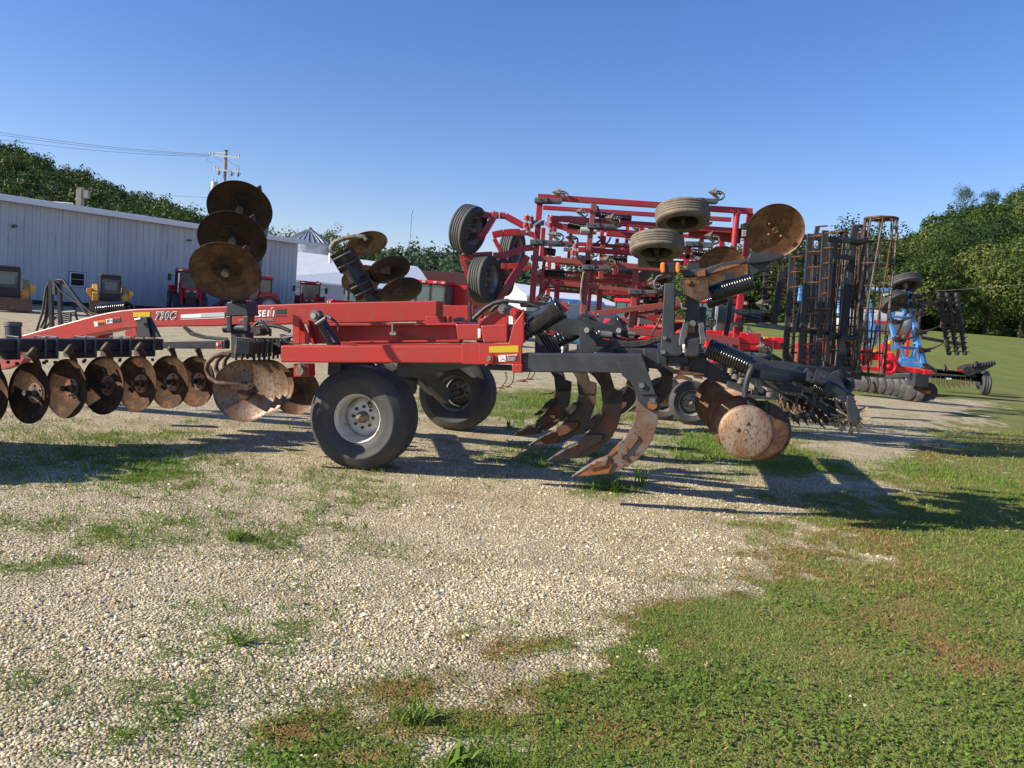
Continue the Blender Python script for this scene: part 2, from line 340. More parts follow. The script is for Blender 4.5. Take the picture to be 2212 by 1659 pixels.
bs.inputs["Roughness"].default_value = .95; bs.inputs["Specular IOR Level"].default_value = .15
def node(t, **kw):
    n = N.new(t)
    for k, v in kw.items(): setattr(n, k, v)
    return n
def inp(n, i, v): n.inputs[i].default_value = v; return n
tc = node("ShaderNodeTexCoord")
def noise(s, d=4, r=.6):
    n = node("ShaderNodeTexNoise"); inp(n, "Scale", s); inp(n, "Detail", d); inp(n, "Roughness", r); Lk.new(tc.outputs["Object"], n.inputs[0]); return n.outputs[0]
def ramp(src, stops):
    n = node("ShaderNodeValToRGB"); e = n.color_ramp.elements
    while len(e) < len(stops): e.new(.5)
    for q, (p, c) in zip(e, stops): q.position = p; q.color = (*c, 1)
    Lk.new(src, n.inputs[0]); return n.outputs[0]
def mix(a, b, f, bt='MIX'):
    n = node("ShaderNodeMix", data_type='RGBA', blend_type=bt)
    if isinstance(f, float): n.inputs[0].default_value = f
    else: Lk.new(f, n.inputs[0])
    Lk.new(a, n.inputs[6]); Lk.new(b, n.inputs[7]); return n.outputs[2]
vor = node("ShaderNodeTexVoronoi"); inp(vor, "Scale", 75.); Lk.new(tc.outputs["Object"], vor.inputs[0])
sep = node("ShaderNodeSeparateColor"); Lk.new(vor.outputs["Color"], sep.inputs[0])
stone = ramp(sep.outputs[0], [(0, (.14, .105, .055)), (.35, (.36, .29, .175)), (.7, (.56, .47, .31)), (1, (.76, .68, .51))])
dust = ramp(noise(1.6, 5), [(.35, (.25, .195, .11)), (.65, (.52, .44, .285))])  # dirt, kept darker than the stones for the shade in the gaps
grav = mix(stone, dust, ramp(noise(2.6, 6, .65), [(.42, (.15, .15, .15)), (.62, (.85, .85, .85))]))
gr = ramp(noise(38, 5, .7), [(.3, (.042, .075, .012)), (.5, (.105, .17, .028)), (.7, (.18, .23, .055))])
thatch = ramp(noise(60, 5, .7), [(.3, (.10, .05, .018)), (.6, (.30, .155, .055)), (.8, (.42, .27, .12))])
pat = ramp(noise(.55, 5), [(.44, (0, 0, 0)), (.66, (.9, .9, .9))])
olive = ramp(noise(20, 4), [(.3, (.11, .145, .026)), (.7, (.23, .23, .065))])
mpn = node("ShaderNodeMapping"); mpn.inputs["Scale"].default_value = (.9, .12, 1); mpn.inputs["Rotation"].default_value = (0, 0, .35); Lk.new(tc.outputs["Object"], mpn.inputs[0])
sn = node("ShaderNodeTexNoise"); inp(sn, "Scale", 1.1); inp(sn, "Detail", 5.); Lk.new(mpn.outputs[0], sn.inputs[0])
dry = ramp(noise(26, 4), [(.3, (.17, .15, .045)), (.7, (.30, .25, .10))])
grm = mix(mix(gr, olive, pat), dry, ramp(sn.outputs[0], [(.48, (0, 0, 0)), (.70, (.7, .7, .7))]))
ag = node("ShaderNodeAttribute", attribute_name="grass"); ab = node("ShaderNodeAttribute", attribute_name="brown")
ad = node('ShaderNodeAttribute', attribute_name='dry'); dm = node('ShaderNodeMath', operation='MULTIPLY'); Lk.new(ad.outputs['Fac'], dm.inputs[0]); dm.inputs[1].default_value = .55
grm = mix(grm, dry, dm.outputs[0]); c1 = mix(grm, thatch, ab.outputs["Fac"])
mg = node("ShaderNodeMath", operation='MULTIPLY_ADD'); Lk.new(noise(30, 4, .7), mg.inputs[0]); mg.inputs[1].default_value = 1.1
mg2 = node("ShaderNodeMath", operation='ADD'); Lk.new(ag.outputs["Fac"], mg2.inputs[0]); mg2.inputs[1].default_value = -1.05; Lk.new(mg2.outputs[0], mg.inputs[2])
mr = node("ShaderNodeMapRange"); Lk.new(mg.outputs[0], mr.inputs[0]); mr.inputs[1].default_value = -.12; mr.inputs[2].default_value = .12
Lk.new(mix(grav, c1, mr.outputs[0]), bs.inputs["Base Color"])
vb = node("ShaderNodeTexVoronoi"); inp(vb, "Scale", 75.); Lk.new(tc.outputs["Object"], vb.inputs[0])
bmp = node("ShaderNodeBump"); inp(bmp, "Strength", 1.); inp(bmp, "Distance", -.009); Lk.new(vb.outputs["Distance"], bmp.inputs["Height"])
bmp2 = node("ShaderNodeBump"); inp(bmp2, "Strength", .5); inp(bmp2, "Distance", .03); Lk.new(noise(9, 5, .7), bmp2.inputs["Height"]); Lk.new(bmp.outputs[0], bmp2.inputs["Normal"])
Lk.new(bmp2.outputs[0], bs.inputs["Normal"])
gnd = npmesh("ground", np.stack([X, Y, Z], -1).reshape(-1, 3), fc, gm, True, {"grass": cg.ravel(), "brown": cb.ravel(), "dry": cd.ravel()}); gnd["kind"] = "structure"

# scattered real stones, blades, clover (nobody could count them)
def frustum_pts(n, y0, y1, pw, margin=.45):
    out = []
    u = rng.random(n); y = y0 + (y1 - y0) * u ** pw
    x = (rng.random(n) * 2 - 1) * (y * .70 + margin); return x, y
def gz(x, y): return gh(x, y) + np.exp(-np.maximum(y - 14, 0) / 2) * (.02 * (fbm(x, y, 1.1, 60) - .5) + .012 * (fbm(x, y, 6, 61) - .5))
bm = bmesh.new(); bmesh.ops.create_icosphere(bm, subdivisions=1, radius=1); bm.verts.ensure_lookup_table()
icv = np.array([v.co[:] for v in bm.verts]); icf = np.array([[v.index for v in f.verts] for f in bm.faces]); bm.free()
def stones(n, y0, y1, pw, smin, smax):
    x, y = frustum_pts(n, y0, y1, pw); g, b = cover(x, y); keep = rng.random(n) > np.clip(g * 1.1 + b * .4 + 1.0 * np.clip((fbm(x, y, 1.4, 55) - .50) * 4, 0, .6), 0, .97); x, y = x[keep], y[keep]; n = len(x)
    s = smin + (smax - smin) * rng.random(n) ** 2.2; ang = rng.random(n) * 6.28
    sc = np.stack([s * (.8 + .5 * rng.random(n)), s * (.6 + .4 * rng.random(n)), s * (.45 + .3 * rng.random(n))], -1)
    v = icv[None] * (1 + .3 * (rng.random((n, 12, 1)) - .5)) * sc[:, None]
    ca, sa = np.cos(ang)[:, None], np.sin(ang)[:, None]
    vx = v[..., 0] * ca - v[..., 1] * sa; vy = v[..., 0] * sa + v[..., 1] * ca
    P = np.stack([vx + x[:, None], vy + y[:, None], v[..., 2] + (gz(x, y) + sc[:, 2] * .35)[:, None]], -1)
    return P.reshape(-1, 3), (icf[None] + (np.arange(n) * 12)[:, None, None]).reshape(-1, 3), np.repeat(rng.random(n), 12)
sm_ = bpy.data.materials.new("limestone_gravel"); sm_.use_nodes = True; N = sm_.node_tree.nodes; Lk = sm_.node_tree.links; bs = N["Principled BSDF"]; bs.inputs["Roughness"].default_value = .85; bs.inputs["Specular IOR Level"].default_value = .2
at = node("ShaderNodeAttribute", attribute_name="tint")
Lk.new(ramp(at.outputs["Fac"], [(0, (.2, .14, .07)), (.15, (.47, .37, .20)), (.6, (.68, .56, .35)), (.93, (.83, .74, .52)), (1, (.88, .84, .73))]), bs.inputs["Base Color"])
sets = [stones(62000, 2.7, 5.2, 1.1, .0032, .0105), stones(52000, 5.0, 9.5, .9, .0045, .010), stones(2200, 2.7, 8, 1., .010, .021)]
o_ = 0; vs_, fs_, ts_ = [], [], []
for a, b, c in sets: vs_.append(a); fs_.append(b + o_); ts_.append(c); o_ += len(a)
st = npmesh("gravel", np.concatenate(vs_), np.concatenate(fs_), sm_, False, {"tint": np.concatenate(ts_)}); st["kind"] = "stuff"; st["label"] = "loose cream limestone gravel on the yard"; st["category"] = "gravel"

def leafmat(name, stops, trans=.35):
    m_ = bpy.data.materials.new(name); m_.use_nodes = True; global N, Lk
    N = m_.node_tree.nodes; Lk = m_.node_tree.links; b = N["Principled BSDF"]; b.inputs["Roughness"].default_value = .6; b.inputs["Specular IOR Level"].default_value = .25
    a = node("ShaderNodeAttribute", attribute_name="tint"); c = ramp(a.outputs["Fac"], stops); Lk.new(c, b.inputs["Base Color"])
    t = node("ShaderNodeBsdfTranslucent"); Lk.new(c, t.inputs[0]); mx = node("ShaderNodeMixShader"); mx.inputs[0].default_value = trans
    Lk.new(b.outputs[0], mx.inputs[1]); Lk.new(t.outputs[0], mx.inputs[2]); Lk.new(mx.outputs[0], N["Material Output"].inputs[0]); return m_
gmat = leafmat("grass_blade", [(0, (.045, .09, .014)), (.4, (.14, .235, .030)), (.75, (.18, .27, .045)), (1, (.30, .31, .09))])
tmat = leafmat("dry_thatch", [(0, (.14, .065, .022)), (.5, (.33, .17, .065)), (1, (.50, .34, .17))], .2)
def blades(x, y, hh, w, lean, tint):
    n = len(x); a = rng.random(n) * 6.28; dx, dy = np.cos(a), np.sin(a); z0 = gz(x, y) - .003
    la = rng.random(n) * 6.28; ln = lean * (.3 + rng.random(n)); tx, ty = np.cos(la) * ln * hh, np.sin(la) * ln * hh; up = hh * np.sqrt(np.clip(1 - np.minimum(ln, .96) ** 2, .05, 1))
    v = np.stack([np.stack([x - dx * w, y - dy * w, z0], -1), np.stack([x + dx * w, y + dy * w, z0], -1),
                  np.stack([x + dx * w * .7 + tx * .45, y + dy * w * .7 + ty * .45, z0 + up * .6], -1), np.stack([x + tx, y + ty, z0 + up], -1)], 1)
    f = np.array([[0, 1, 2], [0, 2, 3]])[None] + (np.arange(n) * 4)[:, None, None]
    return v.reshape(-1, 3), f.reshape(-1, 3), np.repeat(tint, 4)
def clover(x, y, s, tint):
    n = len(x); k = 6; a = np.arange(k) / k * 6.28; nz_ = rng.normal(size=(n, 3)) * .42; nz_[:, 2] = 1; nz_ /= np.linalg.norm(nz_, axis=1)[:, None]
    e1 = np.cross(nz_, [0.3, 1, 0]); e1 /= np.linalg.norm(e1, axis=1)[:, None]; e2 = np.cross(nz_, e1)
    c = np.stack([x, y, gz(x, y) + .008 + .03 * rng.random(n)], -1)
    v = c[:, None] + (e1[:, None] * np.cos(a)[None, :, None] + e2[:, None] * np.sin(a)[None, :, None]) * s[:, None, None]
    fan = np.array([[0, i, i + 1] for i in range(1, k - 1)])
    return v.reshape(-1, 3), (fan[None] + (np.arange(n) * k)[:, None, None]).reshape(-1, 3), np.repeat(tint, k)
def join(sets): 
    o_ = 0; a, b, c = [], [], []
    for v, f, t in sets: a.append(v); b.append(f + o_); c.append(t); o_ += len(v)
    return np.concatenate(a), np.concatenate(b), np.concatenate(c)
gs, ths = [], []
for n, y0, y1, hh0, ww in ((150000, 2.7, 5.6, .034, .0022), (190000, 5.2, 10.5, .045, .0034), (60000, 10, 17, .06, .006)):
    x, y = frustum_pts(n, y0, y1, 1.0); g, b = cover(x, y); pt = np.clip((fbm(x, y, .55, 13) - .46) * 4 + .9 * DRY, 0, 1)
    k = rng.random(n) < np.clip(g * 1.15 - .1, 0, 1) * (1 - .75 * b) * (1 - .35 * pt); clump = fbm(x, y, 9, 31)
    hh = hh0 * (.4 + 1.1 * clump + .6 * rng.random(n)) * (1 - .3 * pt); tint = np.clip(.15 + .55 * fbm(x, y, 3, 32) + .35 * (rng.random(n) - .3) + .32 * pt, 0, 1)
    gs.append(blades(x[k], y[k], hh[k], ww, .75, tint[k]))
    k = rng.random(n) < np.clip(np.clip(g, .15, 1) * (.06 + b * 1.1 + .30 * pt) + b * .42, 0, 1) * .6 * (g + b > .12) + .06 * np.clip((fbm(x, y, 1.0, 66) - .42) * 6, 0, 1)
    ths.append(blades(x[k], y[k], hh0 * (.6 + .8 * rng.random(k.sum())), ww * .62, 1.3, np.clip(rng.random(k.sum()) * .8 + .25 * pt[k], 0, 1)))
x, y = frustum_pts(70000, 2.7, 8.5, 1.0); g, b = cover(x, y); k = (rng.random(len(x)) < np.clip(g * 1.5 - .5, 0, 1) * (1 - b) * np.clip((fbm(x, y, 1.1, 90) - .45) * 6, 0, 1))
gs.append(clover(x[k], y[k], .005 + .006 * rng.random(k.sum()), np.clip(.25 + .5 * rng.random(k.sum()), 0, 1)))
a, b_, c = join(gs); o_ = npmesh("grass", a, b_, gmat, False, {"tint": c}); o_["kind"] = "stuff"; o_["label"] = "short green grass and clover of the lawn and gravel edge"; o_["category"] = "grass"
a, b_, c = join(ths); o_ = npmesh("dry_thatch", a, b_, tmat, False, {"tint": c}); o_["kind"] = "stuff"; o_["label"] = "dry brown grass clippings lying in patches"; o_["category"] = "dry grass"
# weeds one can point at
def weed(p, n, h, label, wd=.006, spread=.8, flat=1.):
    g_ = G(p); t = thing("weed", label, "weed", (g_.x, g_.y, 0), "tall grass weeds rooted in the gravel")
    vs, fs, ts = [], [], []
    for i in range(n):
        a = random.random() * 6.28; L_ = h * random.uniform(.5, 1.1); b0 = V((math.cos(a), math.sin(a), 0)); sd = V((-b0.y, b0.x, 0)) * wd; o = V((random.gauss(0, .03), random.gauss(0, .03), 0)); bend = random.uniform(.2, 1) * spread
        pv = [o + b0 * (L_ * bend * q ** 1.3) + V((0, 0, flat * L_ * (q - .55 * bend * q * q))) for q in (0, .35, .7, 1)]
        k = len(vs)
        for j, q in enumerate(pv):
            w_ = (1, .9, .6, .05)[j]; vs += [q - sd * w_, q + sd * w_]
        for j in range(3): fs += [(k + 2 * j, k + 2 * j + 1, k + 2 * j + 3), (k + 2 * j, k + 2 * j + 3, k + 2 * j + 2)]
        ts += [random.uniform(.35, .95)] * 8
    npmesh("leaf_tuft", np.array([v[:] for v in vs]), np.array(fs), gmat, False, {"tint": ts}, parent=t)
weed((1325, 1062), 150, .15, "lush green grass tuft in front of the nearest ripper point", spread=1.1)
weed((1385, 1050), 22, .30, "tall pale grass tuft with upright blades beside the nearest ripper point", .009, .45)
weed((1170, 1010), 20, .16, "short grass tuft between the ripper points")
weed((510, 1165), 60, .09, "small round green tuft alone in the gravel at left")
weed((520, 1385), 34, .30, "sprawling long-bladed weed lying flat in the foreground gravel", .0045, 1.2, .3)
weed((290, 1165), 22, .14, "low weed with reddish stems left of the round tuft", .004, 1.3, .4)
weed((985, 1655), 18, .10, "broad leaved weed at the bottom edge of the lawn", .014, 1.)
weed((900, 1560), 70, .11, "dark green grass clump in the lower foreground beside brown thatch", .005, .9)
weed((1100, 925), 26, .22, "grass tuft behind the rear wheel of the ripper")
weed((810, 1018), 18, .08, "tiny grass sprig against the foot of the big front tyre")

# ------------------------------------------------------------------ hills and woods
hillm = mat("hill_floor", (.02, .035, .01), .95, c2=(.05, .07, .02), scale=.2)
def hill(name, ridge, dr, db, drop, steps=10, yb=None):
    """ridge: measured skyline points; the ground rises from distance db to distance dr"""
    rx = np.array([p[0] for p in ridge], float); ry = np.array([p[1] for p in ridge], float)
    us = np.linspace(rx[0], rx[-1], 70); rows = []
    for t in np.linspace(0, 1, steps + 1):
        row = []
        for ux in us:
            top = U((ux, np.interp(ux, rx, ry)), dr); b = U((ux, 676), db); zb = float(gh(b.x, b.y)) - .5
            zt = max(top.z - drop, zb); q = V((b.x, b.y, 0)).lerp(V((top.x, top.y, 0)), t)
            row.append((q.x, q.y, zb + (zt - zb) * t ** .85))
        rows.append(row)
    b2 = [(p[0] * 1.5, p[1] * 1.5, p[2] * .6) for p in rows[-1]]; rows.append(b2)
    A = np.array(rows); h_, w_ = A.shape[:2]; idx = np.arange(h_ * w_).reshape(h_, w_)
    o = npmesh(name, A.reshape(-1, 3), np.stack([idx[:-1, :-1], idx[:-1, 1:], idx[1:, 1:], idx[1:, :-1]], -1).reshape(-1, 4), hillm, True); o["kind"] = "structure"
    return A
def crown_template(n, seed, flat=.8):
    r_ = np.random.default_rng(seed); L_ = r_.integers(9, 14); c = r_.normal(size=(L_, 3)) * [.42, .42, .34]; rad = .30 + .26 * r_.random(L_)
    c[:, 2] = np.clip(c[:, 2], -.5, .6); li = r_.integers(0, L_, n); d = r_.normal(size=(n, 3)); d[:, 2] = np.abs(d[:, 2]) * .9 - .2; d /= np.linalg.norm(d, axis=1)[:, None]
    p = c[li] + d * rad[li][:, None] * (.72 + .34 * r_.random((n, 1))); nrm = d + r_.normal(size=(n, 3)) * .42; nrm /= np.linalg.norm(nrm, axis=1)[:, None]
    return p, nrm, r_.random(n) * .35 + (r_.random(L_) * .4)[li]
TEMPL = {n: [crown_template(n, s) for s in range(7)] for n in (190, 1000, 1900, 3800, 3600)}
def crowns(pos, rad, hgt, size, tint, n):
    vs, ts = [], []
    for i, p in enumerate(pos):
        P_, N_, T_ = TEMPL[n][i % 7]; a = random.random() * 6.28; ca, sa = math.cos(a), math.sin(a); Rm = np.array([[ca, -sa, 0], [sa, ca, 0], [0, 0, 1]])
        q = P_ @ Rm.T * [rad[i], rad[i], hgt[i] * .62] + p + [0, 0, hgt[i] * .5]; nn = N_ @ Rm.T
        e1 = np.cross(nn, rng.normal(size=nn.shape)); e1 /= np.linalg.norm(e1, axis=1)[:, None] + 1e-9; e2 = np.cross(nn, e1); s_ = size * (.6 + .8 * rng.random(len(q)))[:, None]
        vs.append(np.stack([q - e1 * s_, q - e2 * s_ * .75, q + e1 * s_, q + e2 * s_ * .75], 1).reshape(-1, 3)); ts.append(np.repeat(np.clip(T_ * .75 + tint[i], 0, 1), 4))
    v = np.concatenate(vs); return v, np.arange(len(v)).reshape(-1, 4), np.concatenate(ts)
wood_a = leafmat("woodland_leaves", [(0, (.012, .028, .007)), (.3, (.035, .068, .014)), (.65, (.075, .115, .022)), (1, (.17, .19, .045))], .3)
wood_b = leafmat("haze_blue_leaves", [(0, (.03, .06, .035)), (.5, (.06, .10, .05)), (1, (.11, .145, .06))], .3)  # blue of the haze mixed into these leaf colours
def forest(name, A, spacing, rad0, size, n, m_, label, t0=0., t1=1., edge=1):
    rows, cols = A.shape[0] - 1, A.shape[1]; P_ = []
    W = np.linalg.norm(A[rows - 1, -1] - A[rows - 1, 0]); D_ = np.linalg.norm(A[rows - 1, cols // 2] - A[0, cols // 2]); k = int(W * D_ / spacing ** 2)
    seq = [((i * .754877) % 1, (i * .569840) % 1) for i in range(k)]
    for a, b in seq:
        t = t0 + (t1 - t0) * b; u_ = a * (cols - 1); i0 = int(min(u_, cols - 2)); v_ = t * (rows - 1); j0 = int(min(v_, rows - 2)); fu, fv = u_ - i0, v_ - j0
        q = (A[j0, i0] * (1 - fu) + A[j0, i0 + 1] * fu) * (1 - fv) + (A[j0 + 1, i0] * (1 - fu) + A[j0 + 1, i0 + 1] * fu) * fv
        P_.append(q + rng.normal(size=3) * [spacing * .22, spacing * .22, 0])
    if edge:
        for i in range(int(W * .7 / (spacing * .7))):
            u_ = random.random() * (cols - 1); i0 = int(min(u_, cols - 2)); P_.append(A[0, i0] + rng.normal(size=3) * [2, 2, 0])
    ne = len(P_)
    if edge and n != 190:
        for i in range(int(W / 3.0)):
            u_ = random.random() * (cols - 1); i0 = int(min(u_, cols - 2)); P_.append(A[0, i0] + (A[0, i0 + 1] - A[0, i0]) * (u_ - i0) + np.array([0, random.uniform(-5, 0), -.3]))
    P_ = np.array(P_); k = len(P_); rr = rad0 * (.7 + .6 * rng.random(k)); rr[ne:] *= .62; hh = rr * (1.9 + .8 * rng.random(k)); hh[ne:] *= .75; ti = -.12 + .62 * rng.random(k) ** 1.3; ti[ne - (int(W * .7 / (spacing * .7)) if edge else 0):] += .16  # edge trees and shrubs tinted lighter against the shadow under their crowns
    dd = np.hypot(P_[:, 0], P_[:, 1]); sets = []
    for d0, d1, nn in ((0, 160, 3800), (160, 240, 1900), (240, 9999, 1000)):
        q = (dd >= d0) & (dd < d1)
        if n == 190: q = (dd >= 0) if d0 == 0 else (dd < 0); nn = 190
        if q.any(): sets.append(crowns(P_[q], rr[q], hh[q], size if n == 190 else .0013 * max(min(np.median(dd[q]), 330), 130), ti[q], nn))
    v, t = np.concatenate([s_[0] for s_ in sets]), np.concatenate([s_[2] for s_ in sets]); f = np.arange(len(v)).reshape(-1, 4); o = npmesh(name, v, f, m_, False, {"tint": t}); o["kind"] = "stuff"; o["label"] = label; o["category"] = "wood"
hl = hill("hill", [(-420, 240), (-120, 300), (0, 300), (60, 340), (110, 352), (160, 372), (220, 392), (290, 420), (350, 440), (430, 474), (470, 500), (520, 548), (600, 600), (760, 640)], 430, 170, 14)
hr = hill("hill", [(1500, 665), (1600, 632), (1700, 602), (1800, 568), (1880, 538), (1940, 512), (1990, 490), (2040, 462), (2090, 440), (2150, 418), (2212, 388), (2320, 360), (2600, 320)], 320, 122, 16.5)
hm = hill("hill", [(500, 620), (660, 605), (730, 570), (770, 560), (800, 556), (860, 547), (960, 549), (1040, 560), (1110, 582), (1200, 596), (1300, 604), (1380, 606), (1460, 622), (1560, 634), (1700, 640), (1850, 640)], 620, 330, 17)
forest("woodland", hl, 7.4, 4.9, .52, 1000, wood_a, "dense green wood covering the hillside behind the long shed")
forest("woodland", hr, 6.6, 4.5, .46, 1000, wood_a, "dense green wood covering the steep hill at the right")
forest("woodland", hm, 12.5, 7., 1.0, 190, wood_b, "distant green wood tinted with haze blue on the low ridge behind the farm roofs")
def tree(p, d, h, rad, label, tint=.2, n=3600, size=.17, zb=None):
    b = U(p, d); zb = float(gh(b.x, b.y)) if zb is None else b.z - h * zb
    t = thing("tree", label, "tree", (b.x, b.y, zb), "single trees at the edge of the right hill"); mb = MB(); mb.tube([(b.x, b.y, zb - .5), (b.x + .1, b.y, zb + h * .3), (b.x - .1, b.y, zb + h * .62)], [.28, .2, .09], 8)
    for i in range(5):
        a = i * 1.3; mb.tube([(b.x, b.y, zb + h * (.28 + .06 * i)), (b.x + math.cos(a) * rad * .6, b.y + math.sin(a) * rad * .6, zb + h * (.5 + .07 * i))], [.1, .03], 6)
    mb.build("trunk", bark, t)
    v, f, tt = crowns([np.array((b.x, b.y, zb + h * .08))], [rad], [h * .92], size, [tint], n); v = v - np.array((b.x, b.y, zb)); npmesh("crown", v, f, wood_a, False, {"tint": tt}, parent=t)
tree((2084, 452), 322, 15.0, 6.2, "lone round-topped tree standing above the right hill skyline", .1, zb=.42)
tree((2138, 440), 324, 9.5, 5.0, "smaller tree on the skyline right of the lone round-topped tree", .1, zb=.5)
tree((2130, 690), 108, 9.5, 4.6, "yellowish green bushy tree at the foot of the right hill, at the meadow edge", .5)
tree((2205, 690), 106, 10.5, 4.2, "mid green tree at the foot of the hill, at the right picture edge", .3)
tree((2060, 690), 107, 6.5, 3.6, "low round shrub tree at the meadow edge left of the yellowish one", .38)
tree((1985, 690), 105, 9, 4., "dark green tree at the meadow edge behind the black tined rollers", .2)
tree((1915, 690), 108, 8, 4., "green tree behind the blue cultivator", .3)

# ------------------------------------------------------------------ buildings
siding = mat("pale_metal_siding", (.50, .53, .53), .5, c2=(.46, .47, .49), scale=1.6, lo=.42, hi=.62, c3=(.30, .32, .35), s3=7, lo3=.56, hi3=.68, stretch=(1, 1, .06), bump=.05)
white = mat("white_metal_trim", (.8, .8, .78), .45); roofw = mat("white_metal_roof", (.88, .88, .87), .5, 0, c2=(.82, .82, .81), scale=1.2)
winfr = mat("window_trim_blue", (.05, .12, .3), .5); wing = mat("dark_window_glass", (.02, .012, .01), .35, spec=.15); skirt = mat("dark_base_trim", (.03, .03, .035), .8)
a0 = V((-28.9, 45.4, 0)); dw = V((.56, .828, 0)); dn = V((-.828, .56, 0)); a0 = a0 - dw * 28; Lw = 28 + 20.9; H_ = 5.85
bl = thing("long_shed", "long pale blue-grey metal-sided shed with a small window and white eave", "building", a0)
mb = MB(); P4 = [a0, a0 + dw * Lw, a0 + dw * Lw + dn * 24, a0 + dn * 24]; mb.prism(P4, (0, 0, H_))
for i in range(int(Lw / .42)):
    q = a0 + dw * (.2 + i * .42); mb.box(q + V((0, 0, H_ / 2 - .02)) - dn * .012, dw * .035, dn * .014, (0, 0, H_ / 2 - .2))
mb.build("wall", siding, bl)
mb = MB(); e = [a0 - dw * .4 - dn * .45, a0 + dw * (Lw + .4) - dn * .45]; rg = [p + dn * 12.45 + V((0, 0, .95)) for p in e]; bk = [p + dn * 24.9 for p in e]; up = V((0, 0, H_ + .02))
mb.prism([e[0] + up, rg[0] + up, bk[0] + up, bk[0] + up + V((0, 0, .1)), rg[0] + up + V((0, 0, .1)), e[0] + up + V((0, 0, .1))], e[1] - e[0]); rf = mb.build("roof", roofw, bl)
mb = MB(); mb.box((e[0] + e[1]) / 2 + up - V((0, 0, .12)) - dn * .02, (e[1] - e[0]) / 2, dn * .03, (0, 0, .13)); mb.build("fascia", white, rf)
def on_wall(p):  # picture point -> point on the shed wall
    r = ray(p); t = (a0 - EYE).dot(dn) / r.dot(dn); return EYE + r * t
def wallbox(mb, p0, p1, th, mi=0, off=0.):
    A, B = on_wall(p0), on_wall(p1); s0, s1 = (A - a0).dot(dw), (B - a0).dot(dw); c = a0 + dw * (s0 + s1) / 2 - dn * (th / 2 + off); c.z = (A.z + B.z) / 2
    return mb.box(c, dw * abs(s1 - s0) / 2, dn * th / 2, (0, 0, abs(A.z - B.z) / 2), mi)
mb = MB(); wallbox(mb, z1('J', 762, 232), z1('J', 952, 420), .05); wd = mb.build("window", winfr, bl)
mb = MB(); wallbox(mb, z1('J', 772, 242), z1('J', 942, 412), .06); mb.build("frame", white, wd)
mb = MB(); wallbox(mb, z1('J', 787, 252), z1('J', 928, 400), .07); mb.build("pane", wing, wd)
mb = MB(); wallbox(mb, z1('J', 787, 321), z1('J', 928, 329), .085); mb.build("muntin", white, wd)
mb = MB(); q = on_wall(z1('A', 812, 870)); q2 = on_wall(z1('A', 800, 1275)); mb.bar(q - dn * .05, V((q.x, q.y, q2.z)) - dn * .05, .12, .1, dw); mb.build("downspout", siding, bl)
mb = MB(); q = on_wall(z1('A', 1380, 1034)); mb.tube([q, q - dn * .5], .06, 8); q = on_wall(z1('A', 98, 930)); mb.tube([q, q - dn * .3], .1, 8); mb.build("wall_lamp", greys, bl)
mb = MB(); mb.box((P4[0] + P4[1]) / 2 + V((0, 0, .12)) - dn * .03, dw * Lw / 2, dn * .02, (0, 0, .14)); mb.build("base_trim", skirt, bl)

def gable(name, label, eL, dL, eR, dR, rR, dRR, rL, dRL, wmat):
    A, B, C_, D_ = U(eL, dL), U(eR, dR), U(rR, dRR), U(rL, dRL); hz = (A.z + B.z) / 2; hr_ = (C_.z + D_.z) / 2
    for p in (A, B): p.z = hz
    for p in (C_, D_): p.z = hr_
    E = V((2 * C_.x - B.x, 2 * C_.y - B.y, hz)); Fp = V((2 * D_.x - A.x, 2 * D_.y - A.y, hz)); t = thing(name, label, "building", (A.x, A.y, 0))
    mb = MB(); g = lambda p: V((p.x, p.y, 0))
    mb.add([g(A), g(B), B, A, g(E), E, C_, g(Fp), Fp, D_], [(0, 1, 2, 3), (1, 4, 5, 6, 2), (4, 7, 8, 5), (7, 0, 3, 9, 8)]); mb.build("wall", wmat, t)
    mb = MB(); up = V((0, 0, .2)); ov = (A - D_) * .04; ov2 = (Fp - D_) * .04; ln = (B - A).normalized() * .4
    mb.prism([A + ov - ln, B + ov + ln, C_ + ln, D_ - ln], up); mb.prism([D_ - ln, C_ + ln, E + ov2 + ln, Fp + ov2 - ln], up); mb.build("roof", roofw, t); return t
g1 = gable("farm_shed", "long white-roofed farm building behind the tractors, left of the combine", (590, 595), 84, (952, 641), 105, (897, 579), 112, (590, 540), 96, siding)
mb = MB()
for p in ((z1('I', 540, 500)), (z1('I', 610, 520))):
    a = U(p, 88); mb.cyl(a, a + V((0, 0, 1.1)), .18, 10)
mb.build("roof_vent", white, g1)
gable("farm_shed", "white-roofed farm building seen through the red cultivator frame", (1139, 637), 97, (1347, 668), 121, (1278, 638), 129, (1108, 614), 108, siding)
galv = mat("galvanised_bin_steel", (.42, .44, .46), .4, .6, c2=(.3, .32, .34), scale=2)
def silo(p_apex, d, rad, h_eave, h_top, label, n=28):
    a = U(p_apex, d); t = thing("grain_bin", label, "grain bin", (a.x, a.y, 0), "grain bins behind the sheds"); mb = MB(); prof = []
    k = 14
    for i in range(k + 1): prof += [(rad + (.04 if i % 2 else 0), h_eave * i / k)]
    mb.lathe((a.x, a.y, 0), (0, 0, 1), prof, 48); mb.build("wall", galv, t); mb = MB(); mb.lathe((a.x, a.y, 0), (0, 0, 1), [(rad + .25, h_eave - .05), (.35, h_top - .3), (.35, h_top), (0, h_top)], n, False)
    for i in range(n):
        q = i * 6.283 / n; c, s = math.cos(q), math.sin(q); mb.tube([(a.x + c * (rad + .25), a.y + s * (rad + .25), h_eave), (a.x + c * .35, a.y + s * .35, h_top - .27)], .06, 4)
    mb.build("roof", galv, t); mb = MB()
    for s in (-.25, .25): mb.tube([(a.x + rad + .15, a.y - .6 + s, 0), (a.x + rad + .15, a.y - .6 + s, h_eave + 1)], .05, 5)
    mb.build("ladder", galv, t)
